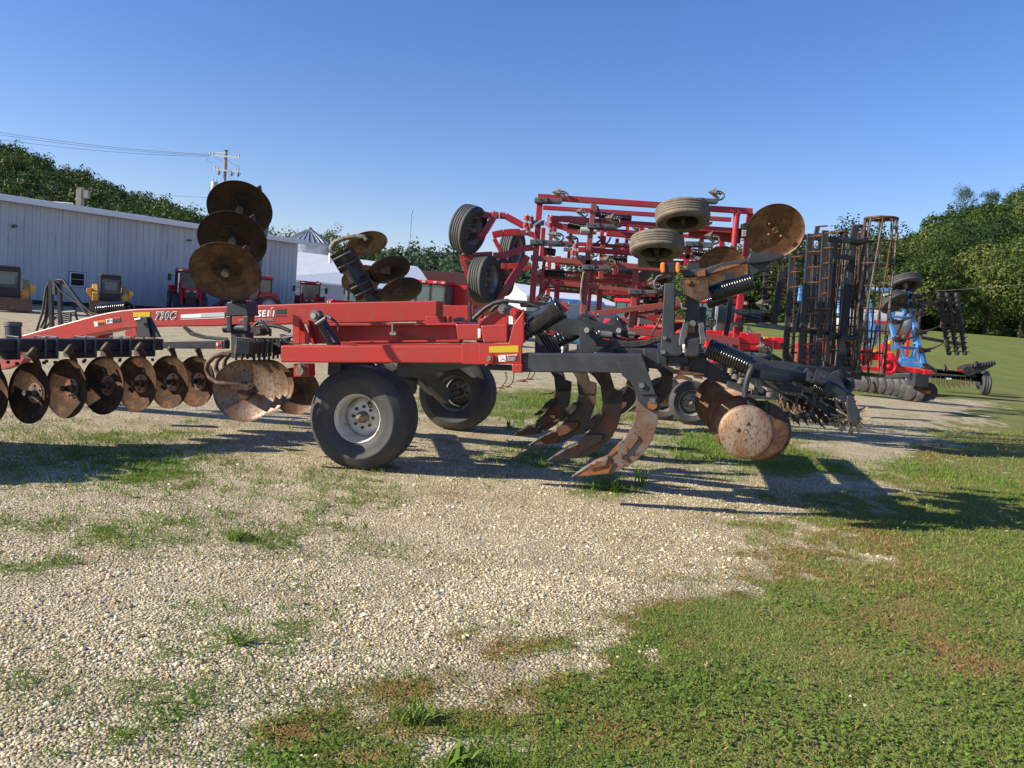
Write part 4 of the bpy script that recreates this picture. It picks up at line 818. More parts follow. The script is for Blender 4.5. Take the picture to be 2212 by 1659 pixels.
# ---- middle gang pointing away from the camera
g0 = U(z1('B', 1790, 535), 7.75); g1_ = U(z1('B', 2120, 520), 10.2); gd = (g1_ - g0).normalized()
mb = MB(); mb.bar(g0, g1_, .13, .13); b2 = mb.build("gang_bar", blk, rp, bevel=.008); dax = V((.02, -1, .06)).normalized()
for i in range(9):
    c_ = g0.lerp(g1_, .05 + i * .1); s_ = gd.cross(V((0, 0, 1))).normalized(); w_ = .085; mb = MB(); mb.tube([c_ - s_ * w_ - V((0, 0, .13)), c_ - s_ * w_ + V((0, 0, w_)), c_ + s_ * w_ + V((0, 0, w_)), c_ + s_ * w_ - V((0, 0, .13))], .014, 6); mb.build("u_bolt", dark, b2)
for i, (qx, qy, rr_, d) in enumerate(((1800, 853, 234, 7.8), (1868, 838, 218, 8.35), (1925, 825, 206, 8.9), (1975, 812, 196, 9.45), (2180, 855, 150, 10.2))):
    c_ = U(z1('B', qx, qy), d); dp = disc_part(rp, c_, dax, .30, .07, rustl if i < 3 else rust, hubr=.30, hubm_=rustd)
    if i < 3:
        off = [(1690, 590), (1640, 585), (1580, 600), (1530, 650), (1520, 700), (1545, 755), (1600, 795), (1700, 805), (1860, 838)]; dx_, dy_ = qx - 1800, qy - 853
        mb = MB(); mb.tube([U(z1('B', x + dx_ * 1.05, y + dy_), d - (.10 if k > 5 else .0)) for k, (x, y) in enumerate(off)], [.024] * 7 + [.026, .03], 8); mb.build("spring_arm", rustd, dp)
        mb = MB(); h_ = U(z1('B', qx - 5, qy + 20), d - .10); mb.cyl(h_, h_ - dax * .12, .055, 16); mb.box(U(z1('B', qx - 25, qy - 28), d - .1), (.085, 0, 0), (0, .03, 0), (0, 0, .025)); mb.build("bearing", rustd, dp)
        for k in range(4): pass
# hinge post of the folded wing
mb = MB(); plate(mb, M, z('B', (1700, 425), (1810, 420), (1818, 610), (1702, 612)), .35, .16); hb = mb.build("gang_end_plate", blkw, rp, bevel=.008)
mb = MB(); c_ = M.pt(z1('B', 1758, 548), .35); mb.box(c_ + nrm * .01, ml * .035, (0, 0, .045), nrm * .01); mb.build("rusty_plate", rusto, hb)
mb = MB(); plate(mb, M, z('B', (1672, 200), (1815, 190), (1828, 300), (1660, 305)), .30, .22); plate(mb, M, z('B', (1664, 300), (1700, 300), (1705, 420), (1672, 420)), .30, .03); plate(mb, M, z('B', (1795, 300), (1832, 300), (1826, 420), (1795, 415)), .30, .03)
mb.build("fold_bracket", blk, rp, bevel=.01); mb = MB(); mb.tube(M.pts(z('B', (1655, 395), (1835, 392)), .36), .045, 14); mb.build("fold_pin", blk, rp)
mb = MB(); plate(mb, M, z('B', (1660, 215), (1815, 186), (1858, 190), (1850, 260), (1815, 250)), .6, .06); plate(mb, M, z('L', (680, 420), (765, 400), (775, 700), (690, 700)), .45, .04); mb.build("fold_plate", red, rp)
# folded-up near wing: stack of three discs
uax = V((.12, -.78, -.60)).normalized()
ud = [U(z1('A', 1663, 1268), 7.05), U(z1('A', 1713, 1035), 7.35), U(z1('A', 1768, 805), 7.75)]
pb = [c + V((.10, .38, -.08)) for c in ud]; foot = M.pt(z1('B', 1740, 190), .42)
mb = MB(); mb.tube([foot, pb[0], pb[2] + (pb[2] - pb[0]) * .12], .075, 4, smooth=False); wb_ = mb.build("folded_gang_bar", blk, rp)
for i, c_ in enumerate(ud):  # stack discs given dark steel for their shaded faces
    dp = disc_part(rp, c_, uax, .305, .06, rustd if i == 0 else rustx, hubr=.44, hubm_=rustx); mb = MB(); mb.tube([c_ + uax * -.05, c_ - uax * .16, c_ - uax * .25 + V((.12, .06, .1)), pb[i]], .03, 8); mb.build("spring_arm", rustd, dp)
    mb = MB(); mb.cyl(c_ - uax * .02, c_ + uax * .035, .032, 16); mb.build("spindle", hubm, dp)
# folded-up far wing
fb0, fb1 = U(z1('I', 660, 400), 11.2), U(z1('I', 960, 900), 11.6)
mb = MB(); mb.bar(fb0, fb1, .19, .19); fw = mb.build("folded_gang_bar", blk, rp, bevel=.015); fd_ = (fb1 - fb0).normalized(); sx = fd_.cross(V((0, 1, 0))).normalized()
for f in (.06, .22, .62, .76):
    c_ = fb0.lerp(fb1, f); w_ = .125; mb = MB(); mb.tube([c_ - sx * w_ + V((0, .1, 0)), c_ - sx * w_ - V((0, w_, 0)), c_ + sx * w_ - V((0, w_, 0)), c_ + sx * w_ + V((0, .12, 0))], .017, 6); mb.build("u_bolt", greys, fw)
    mb = MB(); mb.box(c_ + V((0, .02, 0)) - sx * .0, sx * .15, fd_ * .07, (0, .13, 0)); mb.build("clamp_plate", dark, fw)
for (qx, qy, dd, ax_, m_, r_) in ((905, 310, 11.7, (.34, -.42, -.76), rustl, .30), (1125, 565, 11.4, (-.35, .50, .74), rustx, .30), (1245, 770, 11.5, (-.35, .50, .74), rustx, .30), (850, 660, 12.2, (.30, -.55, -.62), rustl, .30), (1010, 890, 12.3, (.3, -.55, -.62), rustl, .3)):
    c_ = U(z1('I', qx, qy), dd); dp = disc_part(rp, c_, ax_, r_, .08, m_, hubm_=rustd, hubr=.35); a_ = V(ax_).normalized()
    if qx == 905: pts = [U(z1('I', x, y), dd - .3) for x, y in ((600, 400), (560, 390), (550, 345), (590, 290), (680, 255), (780, 238), (870, 235), (900, 270))]; mb = MB(); mb.tube(pts, .035, 6); mb.build("spring_arm", rusto if False else hubm, dp)
    else:
        best = min((fb0.lerp(fb1, i / 20) for i in range(21)), key=lambda q: abs(proj(q)[1] - proj(c_)[1] - 6)); mb = MB(); mb.bar(best, c_ + V((0, -.08, 0)), .07, .05); mb.box(c_ + V((-.08, -.1, .02)), (.1, 0, .02), (0, .05, 0), (0, 0, .07)); mb.build("spring_arm", dark, dp)
    mb = MB(); mb.box(c_ + V((-.03, -.12, 0)), (.07, 0, 0), (0, .06, 0), (0, 0, .06)); mb.build("bearing", rustd, dp)
# post and spring over the tongue at left, hitch hoses
mb = MB(); plate(mb, M, z('J', (1510, 770), (1540, 735), (1620, 740), (1665, 965), (1510, 970)), .95, .03); plate(mb, M, z('J', (1620, 740), (1650, 740), (1765, 965), (1665, 965)), .98, .04); mb.build("gang_bracket", blkw, rp, bevel=.004)
mb = MB(); mb.tube(M.pts(z('J', (1500, 775), (1560, 762)), .9), .02, 8); mb.build("bracket_pin", chrome, rp)
a, b = M.pt(z1('J', 1110, 670), 2.4), M.pt(z1('J', 1430, 640), 2.4); spring(rp, a, b, .085, .016, 14)
mb = MB(); mb.tube([U(z1('J', 150, 985), 9.3), U(z1('J', 143, 840), 9.3)], .085, 14); jk = mb.build("tongue_jack", blk, rp); mb = MB(); mb.cyl(U(z1('J', 143, 845), 9.3), U(z1('J', 142, 800), 9.3), .095, 16); mb.build("jack_cap", greys, jk)
mb = MB()
for a, b in (((560, 335), (575, 880)), ((660, 370), (672, 850))): mb.bar(M.pt(z1('J', *a), 1.7), M.pt(z1('J', *b), 1.7), .055, .04)
plate(mb, M, z('J', (545, 330), (600, 320), (610, 500), (560, 480)), 1.68, .05); hs = mb.build("hose_stand", blk, rp)
HS = [[(640, 330), (700, 330), (790, 450), (900, 600), (1000, 690), (1090, 720)], [(620, 330), (690, 345), (800, 480), (880, 600), (940, 680), (1000, 745)], [(610, 335), (680, 360), (760, 440), (860, 560), (960, 670), (1060, 735)], [(600, 350), (650, 430), (760, 520), (850, 580), (930, 680), (1000, 738)], [(550, 350), (510, 420), (490, 560), (470, 700), (430, 810), (400, 900)], [(560, 340), (530, 420), (515, 600), (500, 760), (450, 860)], [(570, 360), (540, 500), (530, 650), (510, 800), (480, 870)], [(820, 560), (820, 640), (840, 720), (860, 790)], [(520, 680), (600, 665), (680, 690), (760, 680)], [(540, 360), (495, 500), (480, 640), (440, 770), (415, 880)], [(650, 320), (720, 350), (830, 500), (930, 620), (1040, 710)],
      [(480, 880), (560, 790), (640, 740), (700, 760)], [(500, 870), (580, 760), (670, 700), (740, 720)], [(600, 330), (545, 390), (520, 520), (530, 680), (560, 800)]]
for i, h in enumerate(HS): MB().tube(M.pts(z('J', *h), 1.55 + .035 * i), .014 if i else .018, 6).build("hydraulic_hose", hose, hs)
mb = MB()
for i in range(5): mb.tube(M.pts(z('J', (690 + i * 4, 690 + i * 26), (785, 715 + i * 22)), 1.6), .016, 6)
mb.build("hose_coupler", blk, hs); MB().tube(M.pts(z('J', (700, 690), (840, 682)), 1.6), .02, 6).build("hose_coupler", greys, hs)
mb = MB(); mb.tube(M.pts(z('B', (1370, 385), (1430, 430), (1520, 455), (1680, 470)), 1.2), .014, 6); mb.tube(M.pts(z('B', (1355, 385), (1410, 440), (1500, 462), (1680, 478)), 1.2), .014, 6); mb.build("hydraulic_hose", hose, rp)
mb = MB(); mb.tube(M.pts(z('L', (880, 740), (1060, 745), (1200, 770), (1330, 830)), 1.1), .022, 8); mb.tube(M.pts(z('L', (800, 740), (860, 690), (930, 700), (1000, 780), (1040, 900)), .9), .016, 6); mb.tube(M.pts(z('L', (1380, 905), (1290, 920), (1280, 980), (1330, 1005), (1500, 1000)), .25), .018, 6); mb.build("hydraulic_hose", hose, rp)
mb = MB(); mb.tube(M.pts(z('L', (1180, 890), (1400, 885)), 1.0), .014, 6); mb.tube(M.pts(z('L', (1190, 925), (1280, 945)), 1.0), .014, 6); plate(mb, M, z('L', (1500, 890), (1640, 885), (1640, 950), (1510, 950)), .9, .03); mb.build("hose_fitting", chrome, rp)
mb = MB(); plate(mb, M, z('L', (760, 750), (880, 790), (890, 860), (780, 900), (740, 840)), .8, .25); plate(mb, M, z('L', (1080, 1000), (1180, 980), (1185, 1160), (1100, 1180)), .8, .2); mb.build("gang_mount", dark, rp)
mb = MB(); plate(mb, M, z('B', (0, 600), (130, 560), (210, 570), (150, 650), (0, 700)), 1.9, .15); mb.build("hitch_frame", redf, rp)

# ---- rear black frame
mb = MB(); plate(mb, M, z('E', (130, 583), (180, 575), (1048, 583), (1100, 720), (1060, 725), (170, 716)), .015, .17); fr = mb.build("rear_side_beam", blkw, rp, bevel=.014, seg=3)
mb = MB(); plate(mb, M, z('D', (450, 1490), (720, 1500), (720, 1540), (450, 1530)), .2, .15); plate(mb, M, z('E', (780, 540), (1180, 545), (1180, 680), (1090, 680)), .55, .18); mb.build("rear_inner_beam", blkw, rp, bevel=.01)
mb = MB()
for f in (z1('E', 520, 640), z1('E', 1120, 620), z1('E', 760, 640)):
    a = M.pt(f, .2); mb.bar(a, a + M.n * 3.3, .17, .17)
mb.build("frame_cross_tube", blk, rp, bevel=.01); 
mb = MB(); plate(mb, M, z('O', (1010, 500), (1150, 520), (1230, 600), (1420, 760), (1460, 830), (1000, 830)), .45, .03); plate(mb, M, z('O', (300, 290), (420, 300), (1060, 430), (1160, 500), (1150, 600), (1000, 610), (300, 480)), .5, .03)
plate(mb, M, z('O', (1060, 385), (1620, 540), (1610, 612), (1290, 560), (1050, 470)), .75, .03); plate(mb, M, z('O', (440, 560), (560, 560), (770, 780), (770, 830), (440, 830)), .3, .05); plate(mb, M, z('O', (1430, 600), (1700, 690), (1980, 700), (2010, 830), (1400, 760)), .8, .03); plate(mb, M, z('O', (30, 200), (110, 215), (300, 300), (300, 400), (0, 330)), .45, .03); mb.build("lift_linkage", blk, rp, bevel=.005)
mb = MB()
for i in range(5): strip(mb, M, z1('O', 480 + i * 38, 600), z1('O', 600 + i * 38, 800), 3, .22, .08)
mb.build("linkage_rib", blk, rp)
mb = MB()
for q, L_ in (((1103, 538), .42), ((1505, 543), .72), ((180, 637), .04)):
    c_ = M.pt(z1('O', *q), L_); mb = MB(); mb.cyl(c_, c_ + nrm * .03, .045 if L_ > .1 else .02, 16); mb.cyl(c_ + nrm * .03, c_ + nrm * .045, .025 if L_ > .1 else .012, 12, 1); mb.build("pivot_pin", [blk, chrome], rp)
# big trip-spring canister(s)
def canister(dxp, dyp, L_, s=1.0):
    q = lambda x, y: (z1('O', x, y)[0] * 0 + z1('O', 530, 400)[0] + dxp + (x - 530) * .1709 * s, z1('O', 530, 400)[1] + dyp + (y - 400) * .1709 * s)
    a, b, e_ = M.pt(q(740, 280), L_), M.pt(q(415, 485), L_), M.pt(q(215, 600), L_); mb = MB(); r_ = .098
    mb.lathe(b, a - b, [(r_ * .9, -.02), (r_, 0), (r_, (a - b).length), (r_ * 1.06, (a - b).length), (r_ * 1.06, (a - b).length + .03), (0, (a - b).length + .035)], 30); o = mb.build("spring_canister", blkg, rp)
    mb = MB(); d_ = (b - e_).normalized(); mb.helix(e_, b, .075, .016, 4.2, 8, 18); mb.build("coil_spring", blkg, o); mb = MB(); mb.cyl(e_ - d_ * .02, e_ + d_ * .01, .09, 24); mb.build("spring_plate", blkg, o)
    mb = MB(); mb.box(a + d_ * .055, d_ * .03, (0, .045, 0), V((0, 1, 0)).cross(d_) * .05); mb.build("canister_mount", redf, o); mb = MB(); mb.bolt(a + d_ * .085, d_, .022, .03); mb.build("canister_bolt", chrome, o)
canister(0, 0, .12)
canister(72, 20, 1.1, .84); canister(143, 24, 2.1, .70); canister(-20, 4, 2.2, .70)
for i, off_ in enumerate(((0, 0, .9), (-67, -19, 0))):
    pass
mb = MB(); plate(mb, M, z('O', (560, 520), (610, 510), (680, 700), (640, 690)), .7, .05); plate(mb, M, z('O', (1290, 560), (1440, 640), (1450, 680), (1300, 650)), .9, .05); mb.build("spring_lug", red, rp)
mb = MB(); mb.tube(M.pts(z('O', (0, 190), (80, 170), (200, 180), (330, 190), (420, 225), (540, 260)), .6), .017, 6); mb.tube(M.pts(z('Y', (1290, 1250), (1400, 1150), (1560, 1010), (1750, 900), (1950, 850), (2060, 850)), .5), .022, 8); mb.tube(M.pts(z('Y', (2060, 890), (1900, 900), (1780, 980), (1680, 1080)), .7), .02, 6)
for i in range(3): mb.tube(M.pts(z('O', (1180 + 20 * i, 640 + 40 * i), (1400, 690 + 20 * i), (1650, 700 + 22 * i), (1850, 680 + 20 * i), (2050, 625 + 20 * i)), .3), .015, 6)
mb.tube(M.pts(z('O', (1060, 345), (1180, 370), (1210, 395)), .8), .014, 6); mb.tube(M.pts(z('O', (2050, 330), (1990, 470), (1930, 560), (1905, 650), (1930, 690), (2010, 665)), .1), .009, 5); mb.build("hydraulic_hose", hose, rp)
mb = MB(); mb.tube(M.pts(z('O', (1280, 590), (1420, 605)), .7), .035, 10); mb.tube(M.pts(z('O', (510, 255), (590, 275)), .5), .02, 8); mb.tube(M.pts(z('Y', (860, 1290), (960, 1250), (990, 1260)), .8), .022, 8); mb.tube(M.pts(z('Y', (960, 1250), (1050, 1245), (1070, 1290)), .8), .02, 8); mb.tube(M.pts(z('O', (1620, 580), (1710, 590)), .7), .02, 8); mb.build("hose_fitting", greys, rp)
mb = MB(); strip(mb, M, z1('Y', 1200, 860), z1('Y', 1205, 1300), 4.5, 1.9, .06); strip(mb, M, z1('Y', 1165, 460), z1('Y', 1180, 830), 1.6, 2.0, .03); mb.build("marker_post", dark, rp)
# ---- shanks
SH = z('E', (1005, 1000), (1165, 1000), (1165, 1060), (1152, 1130), (1125, 1215), (1080, 1290), (1010, 1365), (930, 1415), (850, 1455), (790, 1470), (800, 1345), (860, 1270), (925, 1190), (970, 1120), (992, 1060))
SHT = z('E', (880, 730), (1060, 735), (1105, 880), (1170, 900), (1168, 1002), (1003, 1002), (985, 850), (930, 770))
PT = z('E', (525, 1487), (620, 1420), (700, 1368), (800, 1330), (830, 1400), (800, 1465), (660, 1480))
PTL = z('E', (525, 1487), (622, 1415), (760, 1345), (800, 1335), (795, 1352), (690, 1398), (600, 1450), (540, 1487))
def shank_at(dx, dy, L_, s, m_, near=False, plough=True):
    ref = z1('E', 525, 1487)
    q = lambda P_: [(ref[0] + dx + (x - ref[0]) * s, ref[1] + dy + (y - ref[1]) * s) for x, y in P_]
    mb = MB(); plate(mb, M, q(SH + []), L_, .038); sh = mb.build("shank", m_, rp, bevel=.004)
    if not near: plate(MB(), M, q(SHT), L_ - .015, .07).build("shank_holder", dark, sh, bevel=.004)
    mb = MB(); pp = q(PT); 
    A = M.pts(pp, L_ - .02); mb.prism(A, M.n * .075); mb.build("ripper_point", shankd if not near else rusto, sh, bevel=.004)
    mb = MB(); mb.prism(M.pts(q(PTL), L_ - .028), M.n * .09); mb.build("point_edge", bright, sh, bevel=.003)
    mb = MB(); plate(mb, M, q(z('E', (700, 1400), (795, 1352), (775, 1405), (660, 1432))), L_ - .04, .12); mb.build("point_wing", m_, sh)
    if near:
        mb = MB(); plate(mb, M, q(z('E', (860, 1290), (880, 1240), (960, 1165), (985, 1160), (1022, 1188), (1018, 1215), (935, 1318), (890, 1345))), L_ - .02, .02)
        mb.build("shin_guard", m_, sh, bevel=.003); mb = MB()
        for x, y in ((925, 1280), (888, 1328)): mb.bolt(M.pt(q([z1('E', x, y)])[0], L_ - .02), nrm, .02, .02)
        mb.build("guard_bolt", rusto, sh)
        mb = MB(); plate(mb, M, q(z('E', (790, 1335), (830, 1290), (880, 1235), (900, 1235), (870, 1290), (800, 1350))), L_ - .01, .1); mb.build("shin_edge", rusto, sh)
    else:
        mb = MB(); w0 = M.pts(q(z('E', (850, 1195), (900, 1130), (960, 1080), (1020, 1075), (1000, 1130), (930, 1200), (850, 1250), (770, 1260))), L_); mb.prism(w0, M.n * -.09); mb.build("plow_wing", dark, sh, bevel=.003)
        mb = MB(); mb.prism(M.pts(q(z('E', (800, 1310), (900, 1260), (1010, 1260), (1000, 1310), (900, 1370), (830, 1395))), L_), M.n * -.06); mb.build("plow_wing", m_, sh, bevel=.003)
    return sh
# nearest: with its own bracket plate
mb = MB(); plate(mb, M, z('E', (858, 645), (1066, 645), (1150, 885), (1040, 885), (985, 830), (960, 790), (900, 740)), -.012, .026); bp = mb.build("shank_bracket", blkw, rp, bevel=.004)
mb = MB(); plate(mb, M, z('E', (985, 830), (1050, 888), (1155, 880), (1182, 985), (1165, 1003), (1110, 1000), (1060, 975), (1020, 930)), .0, .03); mb.build("shank_clamp", blkw, bp, bevel=.004)
mb = MB(); c_ = M.pt(z1('E', 1125, 955), .0); mb.bolt(c_, nrm, .045, .035, 1); c_ = M.pt(z1('E', 1045, 812), -.012); mb.bolt(c_, nrm, .026, .025); c_ = M.pt(z1('E', 1125, 925), -.0); mb.box(c_ + nrm * .02, ml * .025, (0, 0, .02), nrm * .02, 0); mb.build("bracket_bolt", [greys, rusto], bp)
mb = MB(); plate(mb, M, z('E', (990, 800), (1040, 830), (1165, 1000), (1003, 1010), (1003, 900)), .035, .035); mb.build("shank_neck", shank, bp)
def tipoff(x, y): a = z1('E', 525, 1487); b = z1('E', x, y); return b[0] - a[0], b[1] - a[1]
shank_at(0, 0, .035, 1, shank, True)
shank_at(*tipoff(345, 1367), .80, .86, shankd); shank_at(*tipoff(205, 1257), 1.7, .78, shankd); shank_at(*tipoff(85, 1187), 2.35, .68, shankd)
shank_at(*tipoff(640, 1075), 2.6, .62, shankd); shank_at(*tipoff(925, 1010), 3.0, .55, shankd)
# ---- rear tower
mb = MB(); plate(mb, M, z('E', (1212, 60), (1292, 60), (1288, 440), (1340, 445), (1345, 590), (1180, 588)), .02, .16); tw = mb.build("tower_post", blkw, rp, bevel=.008)
mb = MB(); plate(mb, M, z('E', (1160, 560), (1200, 590), (1230, 600), (1230, 655), (1160, 655)), .06, .2); plate(mb, M, z('E', (1230, 595), (1390, 595), (1390, 650), (1230, 655)), .1, .2); plate(mb, M, z('E', (1330, 575), (1525, 575), (1525, 720), (1330, 735)), .22, .2); mb.build("tower_foot", blk, rp, bevel=.008)
mb = MB()
for x, y in ((1215, 462), (1205, 567)): mb.bolt(M.pt(z1('E', x, y), .02), nrm, .02, .02)
mb.build("tower_bolt", greys, tw)
mb = MB(); plate(mb, M, z('N', (1085, 975), (1290, 978), (1310, 1000), (1310, 1110), (1110, 1120), (1085, 1090)), .0, .09); lm = mb.build("warning_lamp", plast, tw, bevel=.01)
for a, b in ((1078, 1140), (1272, 1328)):
    mb = MB(); plate(mb, M, z('N', (a + 8, 978), (b - 6, 975), (b, 1000), (b, 1090), (b - 10, 1112), (a + 8, 1108), (a, 1040)), -.02, .13); mb.build("amber_lens", orange, lm, bevel=.012)
mb = MB(); mb.tube(M.pts(z('N', (1190, 1120), (1192, 1160)), .05), .02, 6); mb.tube(M.pts(z('N', (1100, 1135), (1040, 1160), (1000, 1230), (1010, 1300), (1060, 1320), (1120, 1270)), .03), .008, 5); mb.build("lamp_cable", greys, lm)
mb = MB(); plate(mb, M, z('T', (295, 100), (515, 100), (530, 500), (560, 700), (545, 860), (285, 860), (260, 640), (290, 300)), .14, .12); plate(mb, M, z('T', (515, 340), (640, 345), (640, 880), (520, 890)), .20, .12); mb.build("gang_post", blkw, rp, bevel=.008)
mb = MB(); plate(mb, M, z('N', (1415, 985), (1575, 990), (1570, 1080), (1415, 1080)), .16, .12); mb.build("post_top", blk, rp, bevel=.006)
mb = MB(); plate(mb, M, z('N', (1360, 1185), (1375, 1175), (1690, 1175), (1690, 1430), (1570, 1480), (1370, 1370)), .0, .018); plate(mb, M, z('N', (1355, 1175), (1695, 1172), (1695, 1186), (1360, 1190)), -.005, .16); mb.build("fold_plate", rustd, rp, bevel=.004)
c_ = M.pt(z1('N', 1425, 1225), 0); MB().bolt(c_, nrm, .025, .02).build("plate_bolt", rusto, rp)
mb = MB(); plate(mb, M, z('T', (290, 600), (530, 600), (540, 890), (285, 890)), .04, .05); mb.build("latch_block", dark, rp, bevel=.004); mb = MB(); plate(mb, M, z('T', (315, 660), (440, 660), (445, 800), (315, 800)), .03, .02); mb.build("rusty_plate", rusto, rp)
mb = MB(); plate(mb, M, z('T', (285, 900), (530, 890), (545, 1000), (545, 1180), (500, 1240), (260, 1235), (250, 1180), (270, 960)), .0, .1); mb.build("gang_block", blkw, rp, bevel=.02, seg=3)
mb = MB()
for pts in ([(275, 625), (270, 700), (225, 850), (205, 960), (215, 1010)], [(540, 625), (560, 700), (555, 760), (580, 900), (570, 1000)]): mb.tube(M.pts(z('T', *pts), .0), .028, 4, smooth=False)
mb.build("latch_arm", greys, rp); mb = MB(); mb.tube(M.pts(z('T', (180, 930), (600, 940)), .05), .03, 12); mb.tube(M.pts(z('T', (600, 1040), (560, 1040)), .05), .045, 12); mb.bolt(M.pt(z1('T', 400, 635), .04), nrm, .03, .03); mb.build("latch_pin", greys, rp)
mb = MB(); mb.tube(M.pts(z('T', (200, 270), (205, 350), (230, 372), (295, 375)), .03), .01, 6); mb.build("wire_loop", chrome, rp)
mb = MB()
for i in range(4): mb.tube(M.pts(z('T', (20 + 8 * i, 830 - 20 * i), (100, 740 - 20 * i), (180, 690 - 15 * i), (250, 665 - 10 * i)), .1), .014, 6)
mb.build("hydraulic_hose", hose, rp)
# folded-up rear disc on its arm
mb = MB(); plate(mb, M, z('P', (110, 1060), (150, 1035), (460, 1000), (700, 920), (1075, 870), (1075, 925), (880, 985), (600, 1070), (460, 1115), (320, 1130), (120, 1140)), .05, .11); arm = mb.build("disc_arm", blkw, rp, bevel=.012)
mb = MB(); plate(mb, M, z('P', (1068, 870), (1110, 780), (1400, 770), (1600, 800), (1600, 850), (1430, 905), (1150, 940), (1070, 930)), -.0, .14); mb.build("disc_arm_plate", blk, arm, bevel=.01); mb = MB(); plate(mb, M, z('P', (1110, 940), (1430, 905), (1380, 960), (1130, 1110)), .05, .05); mb.build("arm_gusset", blk, arm)
mb = MB(); plate(mb, M, z('P', (325, 1055), (445, 1020), (450, 1115), (330, 1130)), .035, .015); plate(mb, M, z('P', (520, 1085), (680, 980), (860, 950), (980, 950), (800, 1005), (600, 1060)), .043, .01); mb.build("arm_rust_patch", rusto, arm)
c_ = M.pt(z1('P', 1480, 462), -.06); disc_part(rp, c_, (nrm * 1.0 + V((.10, 0, -.45))).normalized(), .235, .03, rust, bolts=0, hubr=.001, hub=False)
hx = (nrm + V((.10, 0, -.45))).normalized(); sx, sy = hx.orthogonal().normalized(), hx.cross(hx.orthogonal().normalized())
mb = MB(); hc = c_ - hx * .03
for x, y in ((1395, 352), (1385, 510), (1565, 532)): 
    b_ = M.pt(z1('P', x, y), -.075); mb.lathe(b_, hx, [(.013, 0), (.012, .008), (.006, .013), (0, .014)], 14)
b_ = M.pt(z1('P', 1480, 445), -.075); mb.lathe(b_, hx, [(.024, 0), (.024, .006), (.018, .006), (.018, .003), (0, .003)], 18); mb.build("disc_bolt", rusto, rp)
c_ = M.pt(z1('P', 690, 1050), 1.5); disc_part(rp, c_, (nrm + V((.1, 0, -.3))).normalized(), .26, .03, rust, hub=False); mb = MB(); plate(mb, M, z('P', (730, 1080), (870, 1060), (880, 1180), (740, 1180)), 1.2, .1); mb.build("disc_arm", blk, rp)
# springs at the rear
a, b = M.pt(z1('P', 520, 1385), .15), M.pt(z1('P', 1150, 1200), .15); spring(rp, a, b, .062, .015, 17); a, b = M.pt(z1('P', 470, 1520), .8), M.pt(z1('P', 760, 1420), .8); spring(rp, a, b, .05, .012, 12)
mb = MB(); plate(mb, M, z('P', (700, 1190), (900, 1150), (990, 1165), (985, 1190), (720, 1290)), .12, .1); strip(mb, M, z1('P', 500, 1300), z1('P', 760, 1215), 12, .35, .06); mb.build("spring_bracket", blk, rp)
mb = MB(); strip(mb, M, z1('P', 1100, 940), z1('P', 1060, 1650), 1.6, .5, .01); mb.build("hanging_rod", dark, rp)
a, b = M.pt(z1('G', 300, 425), .15), M.pt(z1('G', 680, 590), .10); spring(rp, a, b, .075, .015, 17)
mb = MB(); mb.tube(M.pts(z('G', (680, 560), (690, 590), (660, 640), (635, 720), (620, 800), (622, 860)), .02), .026, 6); lb = mb.build("spring_lever", blkw, rp)
mb = MB(); plate(mb, M, z('W', (640, 240), (700, 160), (900, 290), (1080, 420), (1250, 520), (1260, 640), (1010, 520), (640, 400)), .25, .2); mb.build("rear_gang_frame", blk, rp, bevel=.008)
mb = MB()
for i in range(4): strip(mb, M, z1('W', 690, 215 + i * 48), z1('W', 900 + i * 40, 300 + i * 70), 1.4, .245, .02)
mb.build("frame_rib", blkg, rp)
mb = MB(); plate(mb, M, z('W', (1000, 460), (1240, 520), (1260, 630), (1240, 640), (980, 545)), .10, .12); plate(mb, M, z('W', (1390, 590), (1410, 460), (1700, 700), (1560, 705)), .12, .05); plate(mb, M, z('W', (1262, 655), (1735, 712), (1740, 738), (1262, 690)), .0, .2)
plate(mb, M, z('W', (1270, 630), (1400, 600), (1560, 690), (1270, 660)), .14, .12); mb.build("rear_gang_beam", blkw, rp, bevel=.006)
mb = MB()
for x, y in ((1107, 422), (1188, 492), (1393, 660), (1612, 690), (1042, 340)): mb.bolt(M.pt(z1('W', x, y), .08), V((0, 0, 1)), .03, .04)
mb.build("frame_bolt", hubm, rp)
mb = MB()
for x in (960, 1020, 1090, 1150): strip(mb, M, z1('W', x, 200), z1('W', x - 20, 400), 5, .3, .05)
mb.build("spring_strap", blkw, rp)
mb = MB(); plate(mb, M, z('W', (1290, 750), (1405, 765), (1400, 840), (1290, 830)), .25, .1); plate(mb, M, z('W', (1550, 750), (1600, 750), (1590, 920), (1545, 900)), .1, .05); plate(mb, M, z('W', (1620, 780), (1665, 790), (1650, 1050), (1610, 980)), .12, .05); mb.build("disc_standard", blk, rp, bevel=.005)
mb = MB(); plate(mb, M, z('W', (265, 330), (300, 300), (650, 350), (650, 366), (290, 370)), .1, .25); plate(mb, M, z('W', (250, 372), (300, 370), (480, 430), (480, 470), (330, 430), (180, 440)), .0, .12); plate(mb, M, z('W', (490, 385), (640, 390), (625, 435), (500, 410)), .05, .1); mb.bolt(M.pt(z1('W', 385, 305), .2), V((0, 0, 1)), .035, .04, 1); mb.build("scraper_mount", [rustd, rusto], rp)
